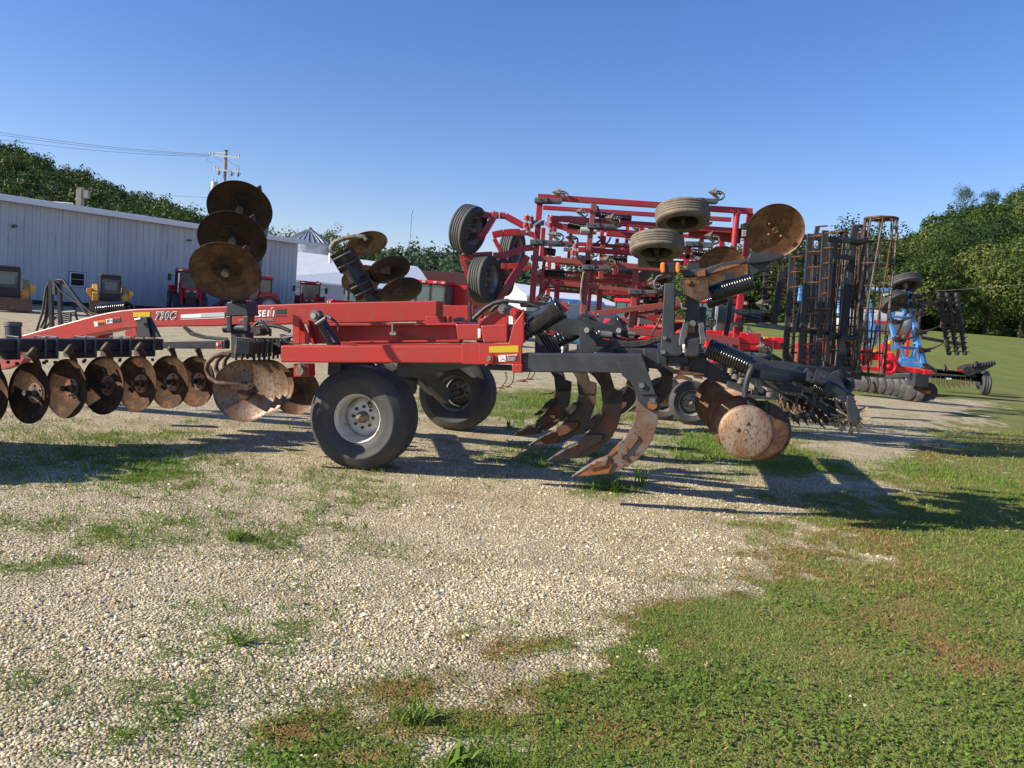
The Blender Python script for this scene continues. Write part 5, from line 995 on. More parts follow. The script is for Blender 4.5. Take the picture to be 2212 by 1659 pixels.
# rear lower discs
hx = (nrm + V((-.12, 0, .10))).normalized(); c_ = M.pt(z1('W', 1270, 1210), .0); disc_part(rp, c_ , -hx, .232, .035, rustl, hub=False); mb = MB()
for x, y in ((1290, 1085), (1150, 1178), (1388, 1228), (1250, 1320)): b_ = M.pt(z1('W', x, y), -.03); mb.lathe(b_, hx, [(.018, -.02), (.017, .008), (.009, .016), (0, .018)], 14)
b_ = M.pt(z1('W', 1266, 1205), -.038); mb.lathe(b_, hx, [(.026, -.02), (.026, .006), (.02, .006), (.02, .002), (0, .002)], 6); mb.build("disc_bolt", rust, rp)
for (x, y, L_, rr_, m_, ax_) in ((1470, 1190, .35, .27, rustd, hx), (1180, 1090, .45, .26, rust, hx), (1080, 960, .85, .27, rust, (nrm + ml * -.5).normalized()), (950, 840, 1.3, .28, rust, (nrm + ml * -.5).normalized()), (880, 770, 1.75, .29, rust, (nrm + ml * -.5).normalized())):
    c_ = M.pt(z1('W', x, y), L_); disc_part(rp, c_, -V(ax_), rr_, .04, m_, hub=False)
# ------------------------------------------------------------------ red field cultivator standing folded behind
C = Plane((1400, 700), 12.3, 0); cn = -C.n
fcv = thing("field_cultivator", "tall folded red field cultivator with raised wheels and arrow sweeps, behind the disk ripper", "field cultivator", (C.pt((1300, 700)).x, 12.9, 0))
def cbar(a, b, w, L, th=.09, m_=redc, k='D', name="frame_tube", bev=.006):
    return strip(MB(), C, z1(k, *a), z1(k, *b), w, L, th).build(name, m_, fcv, bevel=bev)
# near wing
FARS = []
cbar((832, 250), (2212, 345), 12.5, 0); cbar((2160, 338), (2600, 362), 12.5, 0.001) if False else None
cbar((2160, 341), (2418, 358), 12.5, -.002)
cbar((905, 408), (2330, 505), 12, .12); cbar((1180, 436), (2340, 520), 5, .22)
cbar((1340, 522), (1560, 540), 11, .4); cbar((1450, 640), (1560, 650), 8, .5)
cbar((1950, 505), (2330, 560), 22, .3, m_=redf)
cbar((1130, 640), (1990, 698), 11, .30); cbar((1200, 600), (1900, 650), 7, .8); cbar((780, 702), (1740, 782), 12, 0.0, m_=redf); cbar((2000, 740), (2380, 760), 14, .35)
cbar((830, 838), (1720, 905), 9, .35); cbar((920, 882), (1530, 945), 9, .02, m_=redf); cbar((1100, 810), (1720, 868), 7, .7); cbar((860, 858), (1760, 918), 5, 1.0)
cbar((1760, 735), (1990, 745), 10, .4); cbar((1240, 830), (1700, 862), 6, 1.3)
for a, b, w, L, m_ in (((848, 285), (790, 1025), 13, .02, redc), ((890, 650), (845, 1020), 7, .25, redc), ((1248, 290), (1200, 715), 11, .0, redf), ((1205, 715), (1165, 1115), 12, .0, redf), ((1235, 780), (1205, 1100), 7, .12, redc),
                       ((1318, 540), (1282, 1105), 11, .55, redf), ((985, 690), (970, 1030), 11, .55, redc), ((875, 480), (860, 700), 9, .5, redc), ((1560, 780), (1522, 1230), 12, .05, redf), ((1592, 880), (1555, 1200), 6, .2, redc), ((1605, 440), (1590, 560), 8, .6, redc),
                       ((1955, 600), (1925, 760), 10, .3, redc), ((960, 430), (955, 500), 8, .4, redc), ((2200, 520), (2180, 700), 10, .8, redc)): cbar(a, b, w, L, m_=m_)
cbar((745, 370), (700, 780), 12, .1, k='F', m_=redc); cbar((700, 780), (627, 1385), 13, .1, k='F', m_=redc)
for a, b, w, L in (((642, 370), (608, 730), 13, .05), ((540, 620), (538, 700), 12, .35)):
    p, q = C.pt(z1('F', *a), L), C.pt(z1('F', *b), L); mb = MB(); r_ = w / 2 * C.m_per_px(z1('F', *a), L); mb.cyl(p, q, r_, 20); mb.cyl(p, p.lerp(q, .06), r_ * 1.15, 20); mb.cyl(p.lerp(q, .45), p.lerp(q, .48), r_ * 1.12, 20); mb.build("lift_cylinder", redc, fcv)
cbar((760, 690), (505, 1075), 13, -.05, .1); cbar((930, 860), (815, 1030), 9, .5, m_=redc); cbar((1150, 1128), (1890, 1035), 12, -.05, m_=redf); cbar((1540, 1118), (1890, 1072), 6, .6); cbar((1560, 1130), (1890, 1200), 6, .9)
cbar((1500, 1240), (1740, 1262), 14, .0, m_=redf); cbar((1440, 1220), (1500, 1100), 8, .3); cbar((1330, 1300), (1500, 1340), 10, .3, m_=redf)
cbar((410, 1285), (660, 1322), 17, .0, k='F', m_=redf); cbar((0, 1245), (240, 1280), 9, .3, k='F', m_=redf); cbar((560, 980), (700, 960), 10, .2, k='F'); cbar((440, 1060), (590, 1000), 7, .3, k='F'); cbar((600, 820), (720, 830), 9, .2, k='F'); cbar((0, 1060), (240, 1030), 8, .3, k='F'); cbar((150, 1540), (420, 1560), 10, .6, k='F', m_=redf)
# centre section rails low behind the ripper
for yy, L in ((1290, 1.6), (1345, 2.4)):
    cbar((900, yy - 90), (1700, yy - 20), 9, L, m_=redc)
cbar((500, 1080), (800, 1120), 8, 1.6)
# far wing, folded the same way behind the near one
for a, b, w, L in (((870, 330), (2260, 420), 9, 2.2), ((940, 470), (2200, 560), 8, 2.3), ((1000, 590), (2160, 668), 8, 2.2), ((960, 735), (2000, 810), 8, 2.3), ((880, 800), (1700, 850), 7, 2.4), ((900, 940), (1560, 985), 6, 2.4), ((1300, 960), (1700, 980), 6, 2.2), ((1640, 1130), (1900, 1150), 7, 2.2)): cbar(a, b, w, L, m_=redc, name="far_wing_tube")
for a, b, w, L in (((935, 400), (905, 1020), 8, 2.2), ((1080, 500), (1055, 760), 7, 2.3), ((1330, 400), (1300, 560), 8, 2.2), ((1420, 560), (1385, 960), 7, 2.3), ((1500, 380), (1475, 800), 7, 2.5), ((1660, 560), (1625, 1120), 8, 2.2), ((1780, 660), (1750, 1060), 7, 2.3), ((2060, 400), (2010, 900), 9, 2.2), ((1840, 420), (1815, 760), 7, 2.3)): cbar(a, b, w, L, m_=redc, name="far_wing_upright")
for k, x, y, L, s in (('D', 1000, 400, 2.0, .8), ('D', 1420, 520, 2.0, .8), ('D', 1600, 700, 2.0, .8), ('D', 1080, 690, 2.0, .8), ('D', 1560, 860, 2.0, .8), ('D', 1900, 470, 2.0, .8), ('D', 2020, 700, 2.0, .8), ('D', 900, 900, 2.0, .8), ('D', 1700, 400, 2.0, .8)): FARS.append((k, x, y, L, s))
for a, b in (((1000, 470), (1160, 490)), ((1380, 640), (1500, 655)), ((1650, 480), (1760, 490)), ((1180, 640), (1290, 650)), ((1860, 620), (1960, 630)), ((1420, 800), (1560, 815)), ((980, 900), (1130, 915)), ((1700, 820), (1800, 830)), ((1250, 380), (1380, 395)), ((1640, 940), (1760, 950))):
    mb = MB(); mb.tube([C.pt(z1('D', *a), 1.6), C.pt(z1('D', *b), 1.6)], .05, 8); mb.build("trip_spring", blkg, fcv)
# hubs and linkages around the hinge
mb = MB(); plate(mb, C, z('M', (1275, 520), (1470, 520), (1465, 590), (1275, 590)), -.05, .1); mb.build("hinge_block", greys, fcv, bevel=.006)
mb = MB(); strip(mb, C, z1('M', 1285, 610), z1('M', 1430, 510), 4, -.07, .02); mb.build("hinge_link", chrome, fcv)
for x, y in ((1205, 485), (1265, 500), (1190, 590), (1260, 600), (1560, 500), (1545, 590), (1215, 640), (1925, 900), (1925, 1010), (1890, 1000)):
    p = C.pt(z1('M', x, y), -.06); mb = MB(); mb.cyl(p - V((0, 0, .03)), p + V((0, 0, .03)), .045, 12); mb.cyl(p - V((0, 0, .06)), p + V((0, 0, .06)), .02, 8, 1); mb.build("pivot_pin", [redc, chrome], fcv)
mb = MB(); mb.tube(C.pts(z('M', (1480, 575), (1560, 560)), -.05), .025, 8); mb.tube(C.pts(z('M', (1925, 900), (1925, 1000)), -.05), .025, 8); mb.build("ball_rod", chrome, fcv)
mb = MB(); plate(mb, C, z('M', (1560, 520), (1640, 530), (1800, 600), (1800, 680), (1680, 640), (1560, 590)), .1, .08); plate(mb, C, z('M', (1800, 650), (2120, 690), (2120, 740), (1800, 710)), .1, .06); mb.build("hinge_arm", redc, fcv)
mb = MB(); mb.tube(C.pts(z('M', (2000, 665), (2130, 670)), 0), .05, 10); mb.tube(C.pts(z('M', (1750, 950), (1880, 955)), .05), .03, 8); mb.build("lift_rod", greyp, fcv)
for L, pts in ((.15, ((1840, 590), (2080, 630))), (.3, ((1800, 560), (1830, 600)))): pass
def cspring(k, a, b, L, rad=.05, n=14):
    p, q = C.pt(z1(k, *a), L), C.pt(z1(k, *b), L); spring(fcv, p, q, rad, .011, n, blkg)
cspring('N', (330, 380), (590, 425), .3); cspring('D', (880, 815), (1030, 822), .3); cspring('D', (1050, 455), (1190, 480), .5); cspring('D', (1610, 1015), (1720, 1020), .4); cspring('D', (870, 650), (960, 665), .6); cspring('N', (380, 930), (660, 945), .5); cspring('N', (1480, 845), (1760, 890), .6); cspring('D', (1300, 870), (1500, 885), .9); cspring('T', (1320, 540), (1600, 590), .5)
MB().tube(C.pts(z('N', (580, 415), (710, 432)), .3), .055, 10).build("cylinder", blkg, fcv); MB().tube(C.pts(z('N', (1490, 845), (1760, 885)), .7), .06, 10).build("cylinder", blkg, fcv); MB().tube(C.pts(z('N', (40, 570), (270, 590)), .7), .05, 10).build("cylinder", greyp, fcv)
mb = MB(); mb.tube(C.pts(z('N', (280, 265), (300, 330), (318, 400), (310, 450)), .1), .017, 6); mb.tube(C.pts(z('N', (290, 650), (330, 690), (270, 740), (230, 770)), .2), .016, 6); mb.tube(C.pts(z('N', (450, 660), (430, 710), (380, 760)), .3), .014, 6); mb.build("hydraulic_hose", hose, fcv)
mb = MB(); mb.tube(C.pts(z('N', (115, 1100), (95, 1200), (80, 1330), (78, 1480)), -.02), .02, 6); mb.build("hydraulic_hose", hubm, fcv)
# black hinge clutter beside the upper disc
mb = MB(); plate(mb, C, z('P', (990, 350), (1060, 330), (1060, 560), (985, 555)), 0, .1); mb.build("latch", dark, fcv, bevel=.008); mb = MB()
for i in range(3): mb.tube(C.pts(z('P', (990, 460 + i * 32), (1065, 462 + i * 32)), -.02), .016, 6)
mb.build("latch_pin", greyp, fcv)
# tines with arrow sweeps: black channel, curved shank, arrow shaped sweep
def sweep_unit(k, x, y, L=-.06, s=1.0, up=True, sx=None):
    """x, y: left end of the channel in the zoom k"""
    X0, Y0 = z1(k, x, y); q = lambda P_: [(X0 + a * s, Y0 + b * s) for a, b in P_]
    mb = MB(); plate(mb, C, q([(0, -3.5), (28, -3.2), (28, 7.2), (0, 6.5)]), L, .09); plate(mb, C, q([(28, -2.2), (60, -1.0), (60, 6), (28, 6.2)]), L + .01, .06); o = mb.build("tine_channel", greys, fcv, bevel=.003)
    mb = MB(); plate(mb, C, q([(0, 6.5), (60, 7.5), (56, 10.5), (4, 10)]), L + .01, .05); plate(mb, C, q([(26.5, -3.2), (28.5, -3.2), (28.5, 7), (26.5, 7)]), L - .004, .02); mb.bolt(C.pt(q([(14, 1)])[0], L), cn, .012, .015); mb.build("trip_arm", dark, o)
    mb = MB(); mb.tube(C.pts(q([(58, 3), (68, 0), (72, -5), (71, -11), (66, -15), (60, -17)]), L + .02), [.013, .014, .015, .015, .014, .012], 6); mb.build("tine", hubm, o)
    mb = MB(); pp = q([(37, -15), (60, -26), (53, -14), (66, -3.5), (60, -1), (47, -8)]); A = C.pts(pp, L - .03); A[0] = A[0] - V((0, .03, 0)); A[1] = A[1] + V((0, .07, 0)); A[3] = A[3] + V((0, .07, 0)); A[4] = A[4] + V((0, .06, 0)); mb.prism(A, V((0, .014, 0))); mb.build("sweep", sweepm, o)
    mb = MB(); mb.box(C.pt(q([(61, -13.5)])[0], L - .035), (.04, 0, -.01), (0, .012, 0), (0.006, 0, .025)); mb.build("sweep_bracket", dark, o)
    mb = MB()
    for a in (59, 64): mb.bolt(C.pt(q([(a, -13.5)])[0], L - .047), cn, .012, .012)
    mb.build("sweep_bolt", chrome, o)
for k, x, y, L, s in (('D', 808, 270, -.06, 1), ('D', 775, 578, -.06, 1), ('D', 1195, 458, -.06, 1), ('D', 1160, 765, -.06, 1), ('D', 1507, 945, -.06, .98), ('D', 1955, 270, -.06, 1.02), ('D', 1922, 592, -.06, 1.02), ('F', 640, 1092, -.06, 1.02), ('F', 650, 1410, -.06, 1.02), ('D', 700, 1035, .2, .95),
                      ('F', 690, 770, .5, 1.0), ('F', 250, 1200, .6, .95), ('D', 930, 592, .5, .8), ('D', 1260, 470, .6, .8), ('D', 1350, 905, 1.0, .7), ('D', 1400, 600, 1.2, .7), ('F', 100, 950, .4, .9)): sweep_unit(k, x, y, L, s)
for q in FARS: sweep_unit(*q)
# lit orange sweep tips of the far wing seen between the tubes
for k, x, y in (('D', 1470, 395), ('D', 2100, 452), ('D', 1500, 612), ('D', 1440, 690), ('D', 1475, 860), ('M', 1860, 800), ('N', 1700, 490), ('D', 1740, 990), ('N', 640, 1195), ('N', 1080, 1420)):
    X0, Y0 = z1(k, x, y); mb = MB(); mb.prism(C.pts([(X0 - 7, Y0 + 3), (X0 + 2, Y0 - 4), (X0 + 7, Y0 - 5), (X0 + 4, Y0 + 1), (X0 - 2, Y0 + 4)], 1.0), V((0, .02, 0))); mb.build("sweep", rusto, fcv)
# raised gauge wheels on arms
def cwheel(p, d, ax, r, w, tm, **kw): return wheel_part(fcv, U(p, d), ax, r, w, r * .55, tyre_m=tm, **kw)
cwheel(z1('M', 345, 655), 12.2, (.80, -.42, -.18), .37, .245, rubber, rim_m=rimg, ribs=5, bolts=5, dish=.5)
cwheel(z1('M', 590, 1390), 12.2, (.86, -.42, .02), .36, .24, rubber, rim_m=rimg, ribs=5, bolts=5, dish=.5)
cwheel(z1('M', 990, 955), 14.6, (.90, -.36, -.08), .37, .24, rubber, rim_m=rimg, ribs=5, bolts=5, dish=.5)
cwheel(z1('M', 810, 1360), 13.6, (.80, -.45, .15), .33, .22, rubber, rim_m=rimg, ribs=5, bolts=5, dish=.5)
cwheel(z1('N', 1360, 385), 11.5, (.04, -.30, -.95), .385, .23, rubdust, rim_m=dark, hub_m=dark, ribs=5, bolts=0, dish=.5)
cwheel(z1('N', 1035, 765), 11.5, (.02, -.26, -.96), .385, .23, rubdust, rim_m=dark, hub_m=dark, ribs=5, bolts=0, dish=.5)
cwheel(z1('N', 1000, 1180), 12.9, (.4, -.3, -.9), .33, .22, rubdust, rim_m=dark, hub_m=dark, ribs=5, bolts=0, dish=.5)
mb = MB(); mb.tube([U(z1('N', 1020, 580), 11.9), U(z1('N', 1190, 595), 11.9)], .055, 12); mb.tube([U(z1('N', 1190, 590), 11.9), U(z1('N', 1340, 600), 11.8), U(z1('N', 1345, 480), 11.7)], .045, 8); mb.build("wheel_spindle", blk, fcv)
mb = MB(); mb.bar(U(z1('N', 800, 950), 11.9), U(z1('N', 1140, 960), 11.9), .2, .1); mb.tube([U(z1('N', 1040, 960), 11.8), U(z1('N', 1040, 830), 11.6)], .04, 8); mb.build("wheel_bracket", dark, fcv)
def arm(pts, w, L, m_=redc, L2=None):
    P_ = z('M', *pts); mb = MB()
    for i in range(len(P_) - 1): strip(mb, C, P_[i], P_[i + 1], w, L + i * .004, .10)
    mb.build("wheel_arm", m_, fcv, bevel=.008)
arm([(545, 430), (650, 450), (790, 440)], 14, .0); arm([(760, 400), (580, 700), (500, 770)], 13, -.05); arm([(805, 445), (890, 450), (1165, 600)], 13, .02); arm([(740, 450), (520, 740)], 11, .05)
arm([(700, 735), (860, 700), (1110, 690)], 14, .5); arm([(1120, 700), (1220, 700), (1340, 750)], 11, .5); arm([(725, 790), (830, 990)], 9, .5)
arm([(225, 1080), (440, 1045), (700, 1030)], 15, .05); arm([(710, 1035), (850, 1040), (1160, 930), (1300, 920)], 13, .05); arm([(260, 1110), (400, 1480)], 11, .0)
arm([(830, 1190), (900, 1200), (1100, 1190)], 12, .8); arm([(1150, 1240), (1270, 1200)], 9, .8); arm([(1060, 1230), (900, 1480)], 10, .7)
# wheels on the ground under the cultivator
gw = U(z1('W', 460, 760), 14.0); wheel_part(fcv, (gw.x, gw.y, .375), (-.1, -.99, .0), .38, .26, .215, rim_m=rimg, ribs=4, bolts=5, dish=.45); wheel_part(fcv, (gw.x - .42, gw.y + .35, .375), (-.1, -.99, .0), .38, .26, .215, rim_m=rimg, ribs=4, bolts=0, dish=.45)
mb = MB(); mb.bar((gw.x, gw.y + .2, .4), (gw.x - .6, gw.y + .4, 1.0), .12, .1); mb.bar((gw.x - .8, gw.y + .4, 1.0), (gw.x + 2.4, gw.y + .4, 1.05), .1, .1); mb.build("axle_arm", blk, fcv)
# low ground tines seen through the gap under the ripper
for pts in ([(40, 715), (50, 760), (30, 800), (0, 840)], [(100, 720), (100, 760), (85, 800), (50, 830)], [(218, 715), (205, 755), (170, 790)], [(255, 715), (240, 750), (215, 775)], [(425, 820), (400, 860), (370, 880)]):
    mb = MB(); P_ = [U(p, 13.2) for p in z('E', *pts)]; mb.tube(P_, .014, 6); o = mb.build("tine", hubm, fcv); e_ = P_[-1]; mb = MB(); mb.prism([e_ + V((-.16, 0, -.02)), e_ + V((.02, -.05, .02)), e_ + V((.08, 0, 0)), e_ + V((.02, .08, .02))], V((0, 0, .012))); mb.build("sweep", rusto, o)

# ---- spiked harrow bars and rolling baskets folded upright at the rear
def spike_bar(k, a, b, w, L, n, sp, y0=.02, y1=.98, side=1, m_=blkw, left=False):
    A, B = z1(k, *a), z1(k, *b); o = strip(MB(), C, A, B, w, L, .05).build("harrow_bar", m_, fcv, bevel=.003)
    strip(MB(), C, (A[0] + w * .42, A[1]), (B[0] + w * .42, B[1]), w * .16, L - .012, .06).build("bar_flange", rustd, o)
    for i in range(n):
        t = y0 + (y1 - y0) * i / (n - 1); p = C.pt((A[0] + (B[0] - A[0]) * t, A[1] + (B[1] - A[1]) * t), L - .035); q = C.pt((A[0] + (B[0] - A[0]) * t + sp, A[1] + (B[1] - A[1]) * t - 1.2), L - .05); r_ = q - p
        mb = MB(); mb.tube([p - r_ * .10, p + r_ * .05], .012, 6); mb.tube([p, p + r_ * .25, p + r_ * .85, q], [.010, .014, .013, .004], 6); mb.build("spike", rusto, o)
spike_bar('F', (1190, 525), (1115, 1590), 14, -.15, 10, 28); spike_bar('F', (1055, 680), (990, 1605), 12, .1, 9, 22); spike_bar('F', (1297, 500), (1240, 1545), 13, .05, 10, 20)
spike_bar('F', (1240, 470), (1228, 540), 9, .6, 2, 22)
for a, b, w, L, m_ in (((865, 800), (825, 1190), 9, .9, blk), ((975, 800), (915, 1200), 12, .7, blk), ((600, 1000), (560, 1300), 10, .9, blk), ((1130, 1030), (1080, 1250), 9, .8, blk), ((1350, 560), (1310, 1500), 10, .8, blk), ((1420, 520), (1330, 1500), 6, 1.1, blk), ((1520, 460), (1490, 640), 14, .4, blkw), ((1500, 640), (1470, 900), 12, .4, blkw), ((1470, 900), (1400, 1520), 12, .5, blkw), ((1560, 560), (1540, 900), 5, .6, dark), ((1600, 500), (1530, 1540), 10, .5, blk),
                        ((1150, 900), (1100, 1560), 9, .5, blk), ((1225, 640), (1180, 1560), 8, .6, blk), ((1370, 700), (1320, 1300), 7, .7, blk)):
    cbar(a, b, w, L, .06, m_, 'F', "harrow_frame_bar", .003)
for i in range(8): 
    mb = MB(); y_ = 830 + i * 48; mb.tube(C.pts(z('F', (760 + (i % 2) * 60, y_ + 14), (860, y_), (960, y_ + 6)), .8), [.008, .02, .01], 5); mb.build("spike", dark, fcv)
for a, b, w, L in (((1130, 545), (1330, 570), 9, .2), ((1300, 562), (1480, 575), 12, .1), ((1330, 685), (1510, 705), 9, .15), ((1000, 1225), (1340, 1260), 11, .2), ((1320, 1270), (1430, 1290), 14, .1), ((1010, 570), (1130, 590), 8, .3), ((1400, 1510), (1500, 1520), 8, .2), ((1100, 660), (1330, 690), 6, .5), ((1000, 700), (1180, 740), 7, .4)): cbar(a, b, w, L, .08, blk, 'F', "harrow_arm")
for x0, x1, y in ((1470, 1600, 582), (1400, 1540, 1290)):
    mb = MB(); P_ = C.pts(z('F', (x0, y - 5), ((x0 + x1) / 2, y + 8), (x1 - 20, y - 2), (x1, y - 15)), .0); mb.tube(P_, .05, 8); mb.build("curved_arm", blkg, fcv)
mb = MB(); plate(mb, C, z('F', (680, 1190), (790, 1195), (820, 1178), (1000, 1205), (1000, 1240), (800, 1215), (690, 1200)), .0, .05); mb.build("harrow_arm", greys, fcv, bevel=.003)
mb = MB(); mb.tube(C.pts(z('F', (610, 1185), (680, 1188)), -.02), .022, 6); mb.tube(C.pts(z('F', (615, 1205), (685, 1207)), -.02), .018, 6); mb.build("arm_clamp", hubm, fcv)
barm = mat('worn_bar_steel', (.20, .19, .17), .35, .6, c2=(.10, .06, .035), scale=9)
def basket(pt, pb, rpx, L, nb=8, m_=sweepm, rings=8, d=None):
    T_, B_ = C.pt(pt, L), C.pt(pb, L); r_ = rpx * C.m_per_px(pt, L); ax = (B_ - T_).normalized(); a = V((1, 0, 0)); a = (a - ax * a.dot(ax)).normalized(); b = ax.cross(a)
    e = lambda t, q: T_.lerp(B_, t) + (a * math.cos(q) + b * math.sin(q)) * r_
    mb = MB(); 
    for i in range(rings):
        t = i / (rings - 1); n = 20; mb.tube([e(t, 2 * math.pi * j / n) for j in range(n + 1)], .009 if 0 < i < rings - 1 else .02, 5)
    for j in range(2): mb.tube([e(i / 16, 3.14 * j + i / 16 * .9) for i in range(17)], .012, 5)
    o = mb.build("rolling_basket", m_, fcv)
    mb = MB()
    mb.cyl(T_, B_, .012, 6)
    for t in (0, 1):
        c_ = T_.lerp(B_, t); mb.cyl(c_ - ax * .012, c_ + ax * .012, r_ * .45, 16)
        for j in range(4): mb.bar(c_, e(t, j * math.pi / 2 + .4), .05, .015)
    mb.build("basket_end_plate", rustd, o)
    for j in range(nb):
        q = 2 * math.pi * j / nb + .3; MB().tube([e(i / 16, q + i / 16 * .9) for i in range(17)], .014, 5).build("basket_bar", barm if j % 3 != 1 else m_, o)
for i, (a, b, w, L) in enumerate((((1170, 560), (1110, 1580), 7, 1.6), ((1260, 520), (1205, 1560), 6, 1.9), ((1330, 600), (1290, 1500), 7, 1.7), ((1390, 540), (1355, 1480), 5, 2.0), ((1450, 480), (1395, 1500), 6, 1.8), ((1490, 700), (1440, 1520), 6, 1.5), ((1560, 520), (1500, 1560), 7, 1.4), ((1090, 760), (1050, 1500), 6, 1.9), ((1000, 760), (960, 1100), 7, 2.0), ((1640, 640), (1580, 1500), 4, 1.2))):
    o = cbar(a, b, w, L, .06, blk, 'F', "harrow_frame_bar", 0)
    for j in range(12):
        t = (j + .5) / 12; c_ = C.pt(z1('F', a[0] + (b[0] - a[0]) * t, a[1] + (b[1] - a[1]) * t), L); MB().tube([c_ - V((.09, 0, 0)), c_ + V((.13, 0, .01))], [.013, .006], 4).build("spike", rustd if j % 3 else rusto, o)
for y, x0, x1 in ((640, 1180, 1600), (760, 1060, 1420), (980, 1120, 1580), (1120, 1060, 1500), (1400, 1040, 1520), (1480, 1000, 1560), (870, 1330, 1560)): cbar((x0, y), (x1, y + 26), 4, 1.3, .05, blk, 'F', "harrow_cross_bar", 0)
basket(z1('F', 1705, 415), z1('F', 1608, 1565), 33, .15, 8, rustd); basket(z1('F', 1405, 515), z1('F', 1330, 1500), 14, .9, 6, rustd, 9); basket(z1('F', 1540, 470), z1('F', 1460, 1500), 13, 1.3, 6, dark, 8)
# dense dark arms, springs and tooth bars of the ripper's rear finisher
CL = [((600, 560), (900, 700), .10, 1.0), ((680, 520), (1050, 640), .08, 1.5), ((760, 640), (1180, 700), .09, 1.8), ((850, 560), (1240, 620), .08, 2.2), ((900, 760), (1400, 830), .10, 1.6), ((980, 820), (1330, 930), .07, 1.9), ((1050, 600), (1100, 780), .07, 1.3), ((1150, 620), (1300, 760), .07, 1.5), ((1240, 640), (1480, 720), .09, 1.8), ((1330, 760), (1560, 880), .10, .8), ((1400, 640), (1540, 900), .06, 1.2), ((700, 700), (980, 790), .08, 1.3), ((820, 830), (1150, 900), .07, 1.7), ((1120, 840), (1480, 950), .08, 1.4), ((900, 900), (1250, 960), .06, 2.0), ((1180, 880), (1420, 1010), .06, 1.1), ((620, 640), (760, 760), .08, .9), ((1450, 700), (1560, 760), .08, 1.4)]
for a, b, w, L in CL: MB().bar(M.pt(z1('G', *a), L), M.pt(z1('G', *b), L), w, w).build("finisher_arm", blk, rp, bevel=.004)
for a, b, L in (((760, 600), (930, 660), 1.0), ((1010, 650), (1170, 690), 1.3), ((1230, 760), (1380, 830), 1.0)): spring(rp, M.pt(z1('G', *a), L), M.pt(z1('G', *b), L), .045, .011, 11)
for i in range(12):
    x = 900 + i * 48; MB().tube([M.pt(z1('G', x, 860 + (i % 3) * 20), 1.4), M.pt(z1('G', x + 20, 960 + (i % 3) * 25), 1.35), M.pt(z1('G', x + 60, 1060 + (i % 4) * 20), 1.3)], [.014, .012, .006], 5).build("tine", rustd, rp)
for i, (a, b, w, L) in enumerate((((980, 1330), (1100, 1600), 8, 1.0), ((1090, 1480), (1400, 1560), 9, 1.0), ((1200, 1400), (1560, 1460), 7, 1.2), ((1260, 1540), (1560, 1590), 9, .8), ((1380, 1400), (1440, 1620), 9, 1.0), ((900, 1420), (1040, 1500), 7, 1.2), ((760, 1440), (1000, 1470), 7, 1.4), ((820, 1360), (860, 1560), 8, 1.6), ((700, 1480), (960, 1560), 8, 1.5))): cbar(a, b, w, L, .08, blk, 'F', "rear_frame_bar", .004)
# chains
def chain(pts, L, parent, pl=C, m_=hubm, step=.05, wr_=.005):
    P_ = pl.pts(pts, L); tot = sum((P_[i + 1] - P_[i]).length for i in range(len(P_) - 1)); n = max(3, int(tot / step)); mb = MB()
    def at(s):
        for i in range(len(P_) - 1):
            l = (P_[i + 1] - P_[i]).length
            if s <= l or i == len(P_) - 2: return P_[i].lerp(P_[i + 1], min(s / l, 1)), (P_[i + 1] - P_[i]).normalized()
            s -= l
    for i in range(n):
        c_, d_ = at((i + .5) * tot / n); s_ = V((0, 1, 0)) if i % 2 else V((1, 0, 0)); s_ = (s_ - d_ * s_.dot(d_)).normalized(); l = step * .68; w_ = step * .33
        mb.tube([c_ + d_ * math.cos(q) * l + s_ * math.sin(q) * w_ for q in [k * math.pi / 4 for k in range(9)]], wr_, 4, caps=False)
    mb.build("chain", m_, parent)
chain(z('T', (1385, 685), (1450, 790), (1540, 860), (1620, 980), (1730, 1090)), -.08, fcv, m_=greyp); chain(z('T', (1395, 700), (1370, 760), (1375, 815)), -.08, fcv, m_=greyp)
# low rear frame of the cultivator with hanging chains, tine roller
mb = MB(); plate(mb, M, z('G', (760, 695), (870, 735), (1000, 765), (1120, 775), (1118, 825), (960, 805), (840, 775), (740, 725)), .9, .05); plate(mb, M, z('G', (970, 700), (1010, 720), (1080, 775), (960, 770)), .92, .05); plate(mb, M, z('G', (1190, 690), (1290, 710), (1290, 745), (1190, 735)), 1.1, .06); plate(mb, M, z('G', (1190, 790), (1290, 795), (1290, 840), (1230, 840)), 1.0, .06); mb.build("finisher_arm", blkw, rp, bevel=.004)
mb = MB(); mb.bar(M.pt(z1('G', 640, 600), .6), M.pt(z1('G', 1120, 690), 1.2), .1, .1); mb.bar(M.pt(z1('G', 700, 650), .5), M.pt(z1('G', 960, 700), 1.0), .08, .12); mb.bar(M.pt(z1('G', 1290, 700), 1.1), M.pt(z1('G', 1520, 850), 1.1), .10, .1); mb.tube(M.pts(z('G', (1230, 700), (1360, 740), (1450, 790), (1520, 850), (1560, 900)), .9), .04, 8); mb.bar(M.pt(z1('G', 1080, 700), 1.4), M.pt(z1('G', 1450, 760), 1.6), .1, .08); mb.bar(M.pt(z1('G', 900, 620), 1.7), M.pt(z1('G', 1400, 640), 1.9), .1, .08)
mb.bar(M.pt(z1('G', 700, 560), 1.5), M.pt(z1('G', 900, 600), 1.6), .07, .06); mb.build("finisher_frame", blk, rp, bevel=.005)
mb = MB(); strip(mb, M, z1('G', 1175, 720), z1('G', 1190, 640), 6, 1.0, .05); strip(mb, M, z1('G', 1290, 640), z1('G', 1280, 840), 6, 1.05, .04); mb.tube(M.pts(z('G', (1440, 620), (1450, 690), (1430, 760)), 1.3), .04, 8); mb.tube(M.pts(z('G', (1550, 690), (1560, 760), (1520, 820)), 1.3), .04, 8); mb.build("finisher_strut", blkw, rp)
